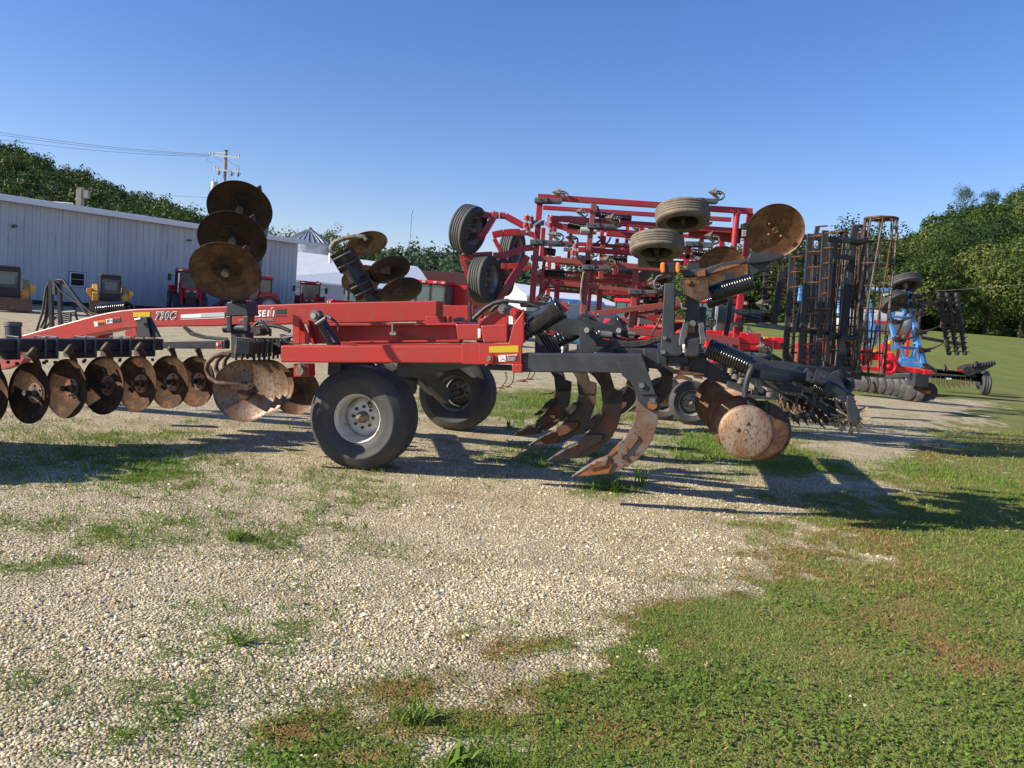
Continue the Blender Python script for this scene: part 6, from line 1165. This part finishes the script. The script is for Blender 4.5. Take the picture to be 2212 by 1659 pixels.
for pts in ([(940, 820), (935, 880), (920, 975)], [(1085, 845), (1075, 920), (1058, 1000)], [(1245, 830), (1235, 900), (1212, 990)]): chain(z('G', *pts), .85, rp, pl=M, m_=hubm, step=.042, wr_=.0045)
mb = MB(); P_ = M.pts(z('G', (900, 1010), (1020, 1012), (1060, 1040), (1170, 1010), (1240, 1020)), .8); mb.tube(P_, .035, 4, smooth=False)
for x, y in ((1020, 1012), (1078, 1025), (1170, 1012)): mb.bolt(M.pt(z1('G', x, y), .76), nrm, .02, .03, 1)
mb.build("levelling_bar", [blkw, hubm], rp)
for a, b in (((1240, 1045), (1330, 1140)), ((1120, 1030), (1180, 1110)), ((1040, 1040), (1100, 1100)), ((960, 1020), (1010, 1090)), ((1300, 1050), (1360, 1110))):
    MB().tube(M.pts(z('G', a, b), .8), [.014, .006], 5).build("tine", rustd, rp)
rl0, rl1 = M.pt(z1('G', 1590, 1060), .55), M.pt(z1('G', 1370, 930), 2.2); rd_ = (rl1 - rl0).normalized(); mb = MB(); mb.cyl(rl0, rl1, .05, 12); rol = mb.build("spiked_roller", dark, rp); ra, rb = rd_.orthogonal().normalized(), rd_.cross(rd_.orthogonal().normalized())
for i in range(7):
    c_ = rl0.lerp(rl1, .06 + i * .145); mb = MB()
    for j in range(10):
        q = j * .628 + i * .2; d_ = ra * math.cos(q) + rb * math.sin(q); mb.prism([c_ + d_ * .05 + rd_ * .03, c_ + d_ * .05 - rd_ * .03, c_ + d_ * .16 - rd_ * .045 + ra * 0, c_ + d_ * .16 + rd_ * .02], d_.cross(rd_) * .012)
    mb.build("roller_star", sweepm, rol)
mb = MB(); plate(mb, M, z('G', (1520, 850), (1570, 845), (1640, 1000), (1630, 1090), (1590, 1120), (1545, 1080), (1520, 960)), .45, .04); mb.build("roller_side_plate", blk, rp, bevel=.01)
for i in range(5):
    mb = MB(); a, b = z1('G', 900 + i * 95, 900 + i * 4), z1('G', 1060 + i * 95, 1060 + i * 6); mb.bar(M.pt(a, 1.5), M.pt(b, 1.2), .04, .04); mb.build("finisher_tooth_bar", rustd, rp)

# ------------------------------------------------------------------ blue cultivator
Bp = Plane((1950, 700), 21, 0); bc = thing("field_cultivator", "blue folded chisel plough with curved spring tines, behind the rolling baskets", "chisel plough", (Bp.pt((1950, 800)).x, 21.3, 0))
def bb(a, b, w, L, m_=blue, th=.1, k='X', name="frame_tube"): return strip(MB(), Bp, z1(k, *a), z1(k, *b), w, L, th).build(name, m_, bc, bevel=.008)
for a, b, w, L in (((0, 150), (700, 165), 6, .8), ((700, 165), (1390, 210), 7, .8), ((1370, 200), (1560, 1120), 8, .0), ((850, 500), (900, 820), 7, .3), ((1130, 480), (1240, 930), 8, .2), ((1060, 905), (1540, 935), 6, -.05), ((1120, 520), (1440, 545), 6, .5), ((1250, 1120), (1550, 1140), 10, -.05), ((1180, 430), (1290, 400), 4, .6),
                   ((880, 300), (940, 700), 6, .9), ((1290, 260), (1330, 500), 6, .9), ((1070, 840), (1215, 780), 4, .2), ((820, 920), (900, 880), 4, .3), ((950, 880), (1000, 640), 6, .4), ((1480, 930), (1440, 700), 7, .4), ((1130, 640), (1200, 420), 9, 1.2), ((480, 150), (520, 500), 7, 1.2), ((180, 150), (200, 330), 7, 1.4), ((20, 160), (0, 330), 7, 1.4),
                   ((200, 480), (520, 500), 4, .9), ((1270, 1080), (1480, 1060), 10, .3), ((1440, 1040), (1490, 900), 7, .3), ((1330, 1050), (1280, 900), 7, .5), ((1540, 980), (1570, 1120), 13, .1), ((1460, 860), (1530, 880), 4, .2)): bb(a, b, w, L)
bb((860, 120), (990, 175), 9, .7, white, .03, name="sign_plate"); bb((1060, 255), (1340, 195), 5, -.2, greyp, .06, name="wheel_arm")
wheel_part(bc, U(z1('X', 1325, 100), 20.8), (.1, -.45, -.88), .40, .2, .24, rim_m=dark, ribs=3, bolts=0); wheel_part(bc, U(z1('X', 1180, 335), 21), (.35, -.6, -.7), .38, .2, .22, rim_m=hubm, ribs=3, bolts=0)
def btine(x0, y0, x1, y1, L=-.1):
    n = 7; P_ = [Bp.pt(z1('X', x0 + (x1 - x0) * t, y0 + (y1 - y0) * t + 28 * math.sin(t * 3.1) * (1 if t < 1 else 0)), L) for t in [i / n for i in range(n + 1)]]; mb = MB(); mb.tube(P_, [.03] * 4 + [.025, .02, .018, .014], 6); o = mb.build("spring_tine", sweepm if False else dark, bc)
    mb = MB(); mb.box(P_[0], (.07, 0, 0), (0, .06, 0), (0, 0, .06)); mb.build("tine_clamp", dark, o); mb = MB(); mb.tube([P_[0] + V((0, 0, -.06)), P_[3] + V((0, 0, -.06))], .03, 6); mb.build("tine_spring", blk, o); mb = MB(); mb.bar(P_[-1] + V((0, -.03, .08)), P_[-1] + V((0, -.03, -.08)), .03, .05); mb.build("tine_point", rustd, o)
for q in ((1430, 270, 1690, 190), (1430, 370, 1740, 350), (1480, 485, 1730, 390), (1180, 585, 1460, 500), (1480, 715, 1780, 630), (1210, 810, 1530, 740), (1520, 945, 1830, 850), (1200, 350, 1600, 400), (830, 820, 1000, 740)): btine(*q)
for a, b, w in (((1380, 400), (1230, 760), 5), ((1480, 520), (1300, 880), 5), ((1560, 400), (1440, 620), 4), ((1540, 790), (2050, 880), 7), ((1480, 330), (1780, 370), 6)): bb(a, b, w, .9, blk, .08, name="rear_arm")
for x0, x1 in ((1755, 1890), (1855, 1990), (1975, 2090)):
    a, b = z1('X', x0, 220), z1('X', x1, 1015); o = strip(MB(), Bp, a, b, 5, .3, .06).build("tine_roller", dark, bc)
    for i in range(13):
        t = (i + .5) / 13; c_ = Bp.pt((a[0] + (b[0] - a[0]) * t, a[1] + (b[1] - a[1]) * t), .25); mb = MB(); mb.cyl(c_ - V((0, 0, .05)), c_ + V((0, 0, .05)), .062, 10)
        for j in range(4): q = j * 1.57 + i * .4; mb.tube([c_, c_ + V((math.cos(q) * .14, math.sin(q) * .14, .05))], [.012, .006], 4)
        mb.build("roller_segment", plast, o)

# ------------------------------------------------------------------ bright red implement with grey disc gangs
Dp = Plane((1700, 800), 19.5, 0); greyd = mat("grey_disc_front", (.07, .073, .08), .5)
dk = thing("seed_drill", "low bright red tillage implement with a row of grey discs, behind the upright harrow bars", "disc implement", (Dp.pt((1700, 850)).x, 20, 0))
def dplate(ps, L, th, name, m_=redb, bev=.02): return plate(MB(), Dp, ps, L, th).build(name, m_, dk, bevel=bev)
dplate(z('X', (1150, 980), (1185, 990), (1290, 1160), (1280, 1195), (1130, 1190)), .3, .4, "end_frame"); dplate(z('X', (1210, 1150), (1440, 1175), (1440, 1235), (1200, 1205)), .2, .25, "main_beam"); dplate(z('X', (1450, 1180), (1530, 1190), (1530, 1250), (1450, 1240)), .15, .25, "beam_end"); dplate(z('X', (1570, 1195), (1685, 1205), (1680, 1260), (1575, 1255)), .1, .3, "beam_end")
dplate(z('X', (1055, 1000), (1120, 1000), (1125, 1110), (1050, 1105)), .1, .3, "hopper")
for i, (x0, x1, y0, y1) in enumerate(((0, 30, 860, 1110), (80, 130, 850, 1100), (290, 330, 850, 1000), (385, 430, 850, 1030), (480, 510, 870, 1090), (600, 670, 840, 1100), (760, 800, 960, 1100), (820, 920, 930, 1140), (930, 1010, 960, 1080), (1070, 1150, 870, 960))): dplate(z('X', (x0, y0), (x1, y0), (x1, y1), (x0, y1)), .2 + .05 * i, .35, "seed_box")
for x0, x1, y0, y1, L in ((250, 600, 840, 1010, .6), (640, 920, 760, 1060, .0), (1040, 1170, 800, 1000, .2), (1240, 1600, 800, 1110, .3), (1620, 1820, 880, 1080, .4), (1850, 2060, 880, 1100, .5), (90, 230, 590, 750, 1.2)): dplate(z('T', (x0, y0), (x1, y0 + 8), (x1, y1), (x0, y1)), L, .3, "seed_box")
for x0, x1, y0, y1 in ((1670, 1740, 875, 905), (1700, 1780, 1055, 1085)): dplate(z('T', (x0, y0), (x1, y0), (x1, y1), (x0, y1)), .1, .1, "yellow_cap", yel, .005)
dplate(z('X', (1130, 830), (1170, 815), (1170, 860), (1130, 870)), .3, .1, "yellow_cap", yel, .005); dplate(z('X', (930, 915), (960, 910), (985, 950), (940, 990)), .0, .1, "yellow_cap", yel, .005)
mb = MB(); c_ = Dp.pt(z1('X', 1085, 1150), .1); mb.lathe(c_, (0, -1, 0), [(.2, 0), (.2, .2), (.12, .2), (.12, .15), (.06, .15), (.06, .2), (0, .2)], 24); mb.build("bearing_drum", redb, dk)
dplate(z('T', (1240, 985), (1560, 985), (1560, 1000), (1240, 1000)), .29, .02, "shadow_slot", dark, 0); dplate(z('X', (0, 1100), (640, 1130), (640, 1160), (0, 1140)), .4, .2, "lower_beam", redd)
dplate(z('T', (640, 1300), (900, 1330), (960, 1400), (700, 1330)), .0, .2, "main_beam"); dplate(z('T', (760, 1260), (890, 1255), (920, 1340), (760, 1310)), .0, .15, "bracket"); dplate(z('O', (1780, 350), (2050, 440), (2040, 470), (1770, 380)), .0, .1, "brace", redb, .008); dplate(z('O', (1700, 310), (1740, 310), (1730, 600), (1690, 600)), .3, .1, "upright", redb, .008); dplate(z('O', (1700, 490), (2050, 500), (2050, 540), (1700, 530)), .2, .2, "main_beam"); dplate(z('O', (1760, 640), (1900, 600), (2040, 600), (2040, 660), (1760, 680)), .2, .2, "fender")
for i, (x, y, r_) in enumerate(((1600, 1478, 125), (1460, 1480, 112), (1350, 1462, 118), (1265, 1430, 122), (1175, 1410, 122), (1080, 1400, 112), (980, 1385, 105), (880, 1370, 100), (780, 1360, 95), (700, 1350, 90))):
    c_ = U(z1('X', x, y), 23.6 + i * .12); disc_part(dk, c_, (.75 if i else -.45, .64 if i else -.88, .05), .29, .06, greyd if i < 0 else mat("grey_disc_steel", (.035, .036, .04), .6, 0, c2=(.07, .06, .05), scale=5), hub=(i == 0), hubm_=greys)
c_ = U(z1('X', 1640, 1480), 23.3); MB().cyl(c_, c_ + V((-.05, .3, 0)), .05, 10).build("axle_end", rusto, dk)
mb = MB(); mb.cyl(U(z1('X', 1600, 1470), 23.5), U(z1('X', 700, 1350), 24.7), .04, 8); mb.build("disc_axle", dark, dk); mb = MB(); mb.box(U(z1('X', 1500, 1320), 23.4), (.2, 0, 0), (0, .2, 0), (0, 0, .2)); mb.bar(U(z1('X', 700, 1290), 24.7), U(z1('X', 1600, 1260), 23.5), .14, .12); mb.build("gang_beam", blk, dk, bevel=.02)
for x in (820, 1050, 1280, 1480):
    MB().tube([U(z1('X', x, 1280), 24.2), U(z1('X', x + 40, 1330), 24.2), U(z1('X', x + 30, 1420), 24.2)], .03, 6).build("gang_hanger", dark, dk)
# curved black arm and small wheel under the drill
mb = MB(); mb.tube([U(p, 15.5) for p in z('Q', (1180, 950), (1280, 990), (1330, 1100), (1300, 1200))], .03, 6); mb.tube([U(p, 15.5) for p in z('Q', (1500, 1150), (1490, 1260), (1440, 1340), (1380, 1380))], .035, 6); mb.build("curved_arm", blk, fcv)
wheel_part(dk, U(z1('Q', 510, 1280), 17.5), (-.1, -1, 0), .36, .2, .2, rim_m=mat("olive_rim", (.10, .095, .02), .7), ribs=3, bolts=0); wheel_part(dk, U(z1('Q', 1180, 1050), 17.5), (.3, -.95, 0), .40, .22, .22, rim_m=dark, ribs=3, bolts=0)
for i in range(6):
    x = 1250 + i * 60; MB().tube([U(z1('T', x, 1240), 18.5), U(z1('T', x + 14, 1400), 18.5), U(z1('T', x - 20, 1560), 18.5)], .03, 5).build("opener_shank", blk, dk)

# ------------------------------------------------------------------ low black harrow at the far right
Kp = Plane((2050, 800), 30, 0); kh = thing("drag_harrow", "low black harrow with thin hanging tines at the right edge of the yard", "harrow", (Kp.pt((2080, 850)).x, 30.3, 0))
mb = MB()
for a, b, w in (((990, 1290), (1400, 1335), 9), ((1000, 1325), (1390, 1362), 9), ((980, 1240), (1060, 1290), 8), ((1330, 1290), (1400, 1370), 14), ((1080, 1305), (1300, 1322), 8), ((1050, 1340), (1400, 1350), 6)): strip(mb, Kp, z1('H', *a), z1('H', *b), w, .2, .15)
mb.build("frame", blk, kh, bevel=.01); mb = MB(); plate(mb, Kp, z('H', (1260, 1280), (1300, 1265), (1475, 1243), (1470, 1260), (1390, 1300), (1290, 1335), (1265, 1310)), .0, .5)
mb.build("tilted_wing", dark, kh, bevel=.01)
mb = MB()
for i in range(9): mb.tube(Kp.pts(z('H', (1310 + i * 18, 1275 - i * 2), (1316 + i * 18, 1255 - i * 3)), -.02), .03, 4)
mb.build("wing_tooth", blk, kh); mb = MB(); mb.tube(Kp.pts(z('H', (1130, 1300), (1135, 1262), (1150, 1300)), 0), .05, 5); mb.tube(Kp.pts(z('H', (1335, 1270), (1340, 1235)), 0), .09, 5); mb.build("mast_lug", blk, kh)
for i in range(26):
    x = 1040 + i * 11; MB().tube(Kp.pts(z('H', (x, 1335 + i * .5), (x + 6, 1400 + (i % 3) * 9 - abs(i - 12) * 1.2)), .1 + .5 * (i % 3)), .014, 4).build("tine", rustd, kh)
wheel_part(kh, U(z1('H', 1405, 1395), 30), (.93, -.36, 0), .36, .26, .18, rim_m=dark, ribs=3, bolts=0); wheel_part(kh, U(z1('H', 1385, 1360), 31.6), (.55, -.83, 0), .38, .25, .18, rim_m=dark, ribs=3, bolts=0)
mb = MB(); plate(mb, Kp, z('H', (1150, 1347), (1180, 1349), (1178, 1357), (1152, 1357)), .0, .05); mb.build("white_box", white, kh); mb = MB(); strip(mb, Kp, z1('H', 1205, 1306), z1('H', 1260, 1294), 3, .2, .1); mb.build("red_rod", redb, kh)
# ------------------------------------------------------------------ vehicles (built facing -Y, then turned and set down)
def place(t, x, y, rz): t.location = (x, y, float(gh(x, y))); t.rotation_euler = (0, 0, rz)
def wheel_simple(t, c, ax, r, w, rimr, rm, lugs=True):
    wh = wheel_part(t, c, ax, r, w, rimr, rim_m=rm, ribs=1, bolts=0, hub_m=rm, dish=.2)
    if lugs:
        mb = MB(); c = V(c); a = V((0, 1, 0)); b = V((0, 0, 1))
        for i in range(22):
            for s in (-1, 1):
                q = (i + .25 * s) * 2 * math.pi / 22; d_ = a * math.cos(q) + b * math.sin(q); tn = d_.cross(V((1, 0, 0))); mb.box(c + d_ * (r - .01) + V((s * w * .24, 0, 0)), V((w * .24, 0, 0)) + tn * s * .05, tn * .025, d_ * .03)
        mb.build("tread_lugs", rubber, wh)
    return wh
def tractor(label, s=1.0, loader=True, exhaust=True, red_=redd):
    t = thing("tractor", label, "tractor", (0, 0, 0), "red tractors parked in the yard"); mb = MB()
    mb.abox(-.38, .38, -2.1, -.5, 1.0, 1.62); mb.build("hood", red_, t, bevel=.06); mb = MB(); mb.abox(-.33, .33, -2.14, -2.09, 1.02, 1.5); g_ = mb.build("grille", plast, t, bevel=.01)
    for s_ in (-1, 1): mb = MB(); mb.abox(s_ * .2 - .09, s_ * .2 + .09, -2.16, -2.13, 1.38, 1.48); mb.build("headlight", greyp, g_)
    mb = MB(); mb.abox(-.3, .3, -2.0, 1.0, .55, 1.0); mb.abox(-.6, .6, -.4, 1.1, .7, 1.1); mb.build("chassis", plast, t, bevel=.02)
    mb = MB(); mb.abox(-.68, .68, -.45, 1.0, 1.15, 2.62); cb = mb.build("cab", glassm, t, bevel=.05)
    for x in (-.68, .68):
        for y in (-.45, .25, 1.0): MB().abox(x - .035, x + .035, y - .035, y + .035, 1.1, 2.64).build("pillar", plast, cb)
    mb = MB(); mb.abox(-.78, .78, -.6, 1.1, 2.62, 2.80); mb.build("roof", red_, cb, bevel=.05)
    for s_ in (-1, 1): mb = MB(); mb.abox(s_ * .55 - .12, s_ * .55 + .12, -.63, -.59, 2.66, 2.75); mb.build("work_lamp", chrome, cb)
    for s_ in (-1, 1):
        mb = MB(); mb.tube([(s_ * .72, -.45, 2.3), (s_ * 1.15, -.6, 2.35)], .02, 6); mb.abox(s_ * 1.15 - .1, s_ * 1.15 + .1, -.63, -.57, 2.0, 2.42); mb.build("mirror", plast, t, bevel=.01)
        mb = MB(); mb.prism([(s_ * .55, .1, 1.35), (s_ * .55, .3, 1.75), (s_ * .55, 1.3, 1.75), (s_ * .55, 1.5, 1.3)], (s_ * .55, 0, 0)); mb.build("fender", red_, t, bevel=.03)
        mb = MB(); mb.abox(s_ * 1.05 - .1, s_ * 1.05 + .1, .05, .12, 1.72, 1.82); mb.build("turn_signal", orange, t)
        wheel_simple(t, (s_ * .85, .85, .82), (s_, 0, 0), .82, .46, .45, redd if False else mat("rim_silver", (.5, .5, .48), .5)); wheel_simple(t, (s_ * .80, -1.55, .58), (s_, 0, 0), .58, .34, .32, mat("rim_silver", (.5, .5, .48), .5))
    if exhaust: mb = MB(); mb.cyl((-.62, -.62, 1.3), (-.62, -.62, 2.5), .06, 10); mb.build("exhaust", chrome, t)
    MB().cyl((0.5, .9, 2.8), (.5, .9, 2.93), .05, 8).build("beacon", orange, t)
    if loader:
        for s_ in (-1, 1):
            mb = MB(); mb.bar((s_ * .55, -.55, 1.9), (s_ * .55, -1.7, 1.35), .10, .16); mb.bar((s_ * .55, -1.7, 1.35), (s_ * .55, -2.5, .45), .10, .16); mb.bar((s_ * .55, -.6, .9), (s_ * .55, -.5, 1.95), .1, .2); mb.build("loader_arm", red_, t, bevel=.01)
            mb = MB(); mb.tube([(s_ * .55, -.7, 1.2), (s_ * .55, -1.6, 1.25)], .05, 8); mb.build("loader_cylinder", chrome, t)
        mb = MB(); mb.prism([(-1.0, -2.45, .12), (-1.0, -2.45, .62), (-1.0, -2.52, .66), (-1.0, -3.1, .15), (-1.0, -3.1, .1)], (2.0, 0, 0)); mb.build("bucket", plast, t)
    return t
t1 = tractor("red tractor with black front bucket beside the nearest disc stack, against the long shed"); p = U((405, 660), 51); place(t1, p.x, p.y, R(27))
t2 = copy_tree(t1); t2["label"] = "dark tractor mostly hidden behind the lower disc of the upright stack"; p = U((548, 660), 55); place(t2, p.x, p.y, R(-65))
t3 = copy_tree(t1); t3["label"] = "red tractor in front of the white-roofed farm shed, right of the long shed corner"; p = U((668, 664), 60); place(t3, p.x, p.y, R(14))
t4 = tractor("red tractor with front wheels showing, partly hidden by the folded far disc gang", loader=False); p = U((772, 672), 57); place(t4, p.x, p.y, R(-55))
t5 = copy_tree(t4); t5["label"] = "red tractor with pale cab seen between the ripper tower and the cultivator"; p = U((1548, 770), 31); place(t5, p.x, p.y, R(20))
t6 = copy_tree(t4); t6["label"] = "red tractor low behind the ripper's rear hoses"; p = U((1375, 745), 40); place(t6, p.x, p.y, R(35))
def skid(label):
    t = thing("skid_steer", label, "skid steer loader", (0, 0, 0), "yellow skid steer loaders by the shed"); mb = MB(); mb.abox(-.62, .62, -.7, 1.2, .35, .95); mb.build("body", yel, t, bevel=.04); mb = MB(); mb.abox(-.5, .5, -.75, .55, .6, 1.95); cb = mb.build("cab", plast, t, bevel=.05)
    mb = MB(); mb.abox(-.40, .40, -.78, -.74, 1.05, 1.75); mb.build("window", glassm, cb); mb = MB(); mb.abox(-.48, .48, -.75, .6, 1.95, 2.03); mb.build("roof", greys, cb, bevel=.02); mb = MB(); mb.abox(-.28, .28, -.8, -.77, 1.2, 1.62); mb.build("rear_view", mat("sky_tint_glass", (.14, .2, .2), .1), cb)
    for s_ in (-1, 1):
        mb = MB(); mb.prism([(s_ * .58, .9, 1.35), (s_ * .58, .2, 1.45), (s_ * .58, -.8, 1.0), (s_ * .58, -1.15, .45), (s_ * .58, -.95, .4), (s_ * .58, -.6, .85), (s_ * .58, .9, 1.1)], (s_ * .26, 0, 0)); mb.build("lift_arm", yel, t, bevel=.02)
        mb = MB(); mb.prism([(s_ * .86, -.6, 1.25), (s_ * .86, -.6, .7), (s_ * 1.1, -.6, 1.0), (s_ * 1.1, -.6, 1.2)], (0, .8, 0)); mb.build("side_cover", yel, t, bevel=.02)
        for y in (-.45, .65): wheel_simple(t, (s_ * .75, y, .38), (s_, 0, 0), .38, .26, .2, yel, False)
    mb = MB(); mb.prism([(-.95, -1.15, .08), (-.95, -1.15, .62), (-.95, -1.25, .62), (-.95, -1.75, .12), (-.95, -1.75, .07)], (1.9, 0, 0)); mb.build("bucket", rustd, t)
    return t
s1 = skid("yellow skid steer loader standing beside the small shed window"); p = U((236, 668), 43); place(s1, p.x, p.y, R(29))
s2 = copy_tree(s1); s2["label"] = "yellow skid steer loader cut by the left picture edge"; p = U((15, 655), 36.5); place(s2, p.x, p.y, R(32))
# combine
cbn = thing("combine_harvester", "big red combine harvester with dark grain tank beside the white farm shed", "combine harvester", (0, 0, 0)); mb = MB(); mb.abox(-1.2, 1.6, .0, 6.5, 1.3, 3.1); mb.build("body", redd, cbn, bevel=.08); mb = MB(); mb.prism([(-1.3, .3, 3.1), (1.6, .3, 3.1), (1.95, 0, 3.85), (-1.8, 0, 3.85)], (0, 4.2, 0)); mb.build("grain_tank", mat("dark_tank", (.07, .04, .04), .6), cbn)
mb = MB(); mb.abox(-1.35, .45, -1.75, -.05, 1.5, 3.0); cb = mb.build("cab", glassm, cbn, bevel=.05); mb = MB(); mb.abox(-1.5, .6, -1.95, .0, 3.0, 3.2); mb.build("roof", redd, cb, bevel=.05)
for x in (-1.37, -.45, .47): MB().abox(x - .05, x + .05, -1.8, -1.7, 1.5, 3.0).build("pillar", plast, cb)
for x in (-1.3, -.8, -.1, .4): MB().abox(x - .1, x + .1, -2.0, -1.94, 3.05, 3.17).build("work_lamp", chrome, cb)
mb = MB(); mb.tube([(-1.4, -1.8, 3.1), (-2.5, -2.0, 3.15)], .03, 6); mb.abox(-2.65, -2.4, -2.05, -1.95, 2.4, 2.95); mb.build("mirror", plast, cbn); mb = MB(); mb.prism([(.5, -.1, 3.05), (1.3, -.1, 3.05), (.9, -.1, 1.5), (.5, -.1, 1.5)], (0, .15, 0)); mb.build("side_panel", redd, cbn)
mb = MB(); mb.bar((1.7, 1, 3.5), (1.9, 6.0, 3.2), .4, .4); mb.build("unloading_auger", redd, cbn); mb = MB(); mb.abox(-.6, .6, -2.6, -.6, .8, 1.5); mb.build("feeder_house", redd, cbn, bevel=.04)
for s_ in (-1, 1): wheel_simple(cbn, (s_ * 1.5, .6, .95), (s_, 0, 0), .95, .6, .5, redd); wheel_simple(cbn, (s_ * 1.3, 5.4, .6), (s_, 0, 0), .6, .4, .3, redd)
mb = MB(); mb.tube([(-1.9, -1.6, 1.2), (-1.9, -1.6, 2.3), (-2.3, -1.6, 2.35)], .025, 5); mb.build("handrail", greys, cbn)
p = U((952, 672), 50); place(cbn, p.x + .3, p.y, R(-14))
# small utility vehicle with shining windscreen
uv = thing("pickup", "small dark vehicle with a bright sun glint on its windscreen in front of the combine", "vehicle", (0, 0, 0)); mb = MB(); mb.abox(-.85, .85, -2.0, 2.2, .5, 1.1); mb.build("body", redd, uv, bevel=.1); mb = MB(); mb.prism([(-.78, -.9, 1.1), (-.72, -.2, 1.72), (-.72, 1.4, 1.75), (-.78, 1.9, 1.1)], (1.5, 0, 0)); mb.build("cabin", glassm, uv, bevel=.08)
mb = MB(); mb.abox(-.7, .7, -.1, 1.3, 1.74, 1.80); mb.build("roof", redd, uv, bevel=.02)
for s_ in (-1, 1):
    for y in (-1.3, 1.4): wheel_simple(uv, (s_ * .8, y, .36), (s_, 0, 0), .36, .22, .2, mat("rim_silver", (.5, .5, .48), .5), False)
p = U((985, 690), 40); place(uv, p.x, p.y, R(-20))
# blue canopy tractor behind the ripper springs
ct = thing("canopy_tractor", "small tractor with blue canopy roof glimpsed through the ripper linkage", "tractor", (0, 0, 0)); mb = MB(); mb.prism([(-1.1, -1, 2.25), (1.1, -1, 2.25), (.95, -1, 2.42), (-.95, -1, 2.42)], (0, 2, 0)); mb.build("canopy", blue, ct, bevel=.02)
for x in (-.6, .6): MB().abox(x - .04, x + .04, .5, .6, .9, 2.25).build("canopy_post", plast, ct)
mb = MB(); mb.abox(-.4, .4, -1.8, .4, .7, 1.25); mb.build("hood", blue, ct, bevel=.05)
for s_ in (-1, 1): wheel_simple(ct, (s_ * .7, .5, .6), (s_, 0, 0), .6, .35, .3, white); wheel_simple(ct, (s_ * .6, -1.3, .38), (s_, 0, 0), .38, .22, .2, white)
p = U((1237, 705), 34); place(ct, p.x, p.y, R(10))
# white tanks seen behind the blue cultivator
for i, (x, y, lb) in enumerate(((1850, 565, "white plastic tank seen through the rolling basket"), (1905, 0, ""))):
    if not lb: continue
    q = U((z1('X', 960, 590)), 27); tk = thing("liquid_tank", "white liquid tank with red stripe on a trailer frame behind the blue plough", "tank", (q.x, q.y, 0)); mb = MB(); mb.lathe((q.x - 1.4, q.y, q.z), (1, 0, 0), [(0, 0), (.28, .02), (.37, .12), (.39, .3), (.39, 2.2), (.37, 2.4), (.28, 2.5), (0, 2.52)], 24); mb.build("tank", mat("dusty_white_plastic", (.42, .42, .42), .5), tk)
    mb = MB(); mb.abox(q.x - .9, q.x + .6, q.y - .405, q.y - .385, q.z - .05, q.z + .03); mb.build("red_stripe", redb, tk); mb = MB(); mb.abox(q.x - 1.6, q.x + 1.4, q.y - .4, q.y + .4, .7, .82)
    for sx_ in (-1.2, 1.0):
        for sy_ in (-.3, .3): mb.abox(q.x + sx_ - .04, q.x + sx_ + .04, q.y + sy_ - .04, q.y + sy_ + .04, .8, q.z - .2)
    mb.build("tank_frame", redb, tk)
    for sx_ in (-.9, .7):
        wheel_part(tk, (q.x + sx_, q.y - .55, .45), (0, -1, 0), .45, .25, .24, rim_m=rimg, ribs=3, bolts=0)
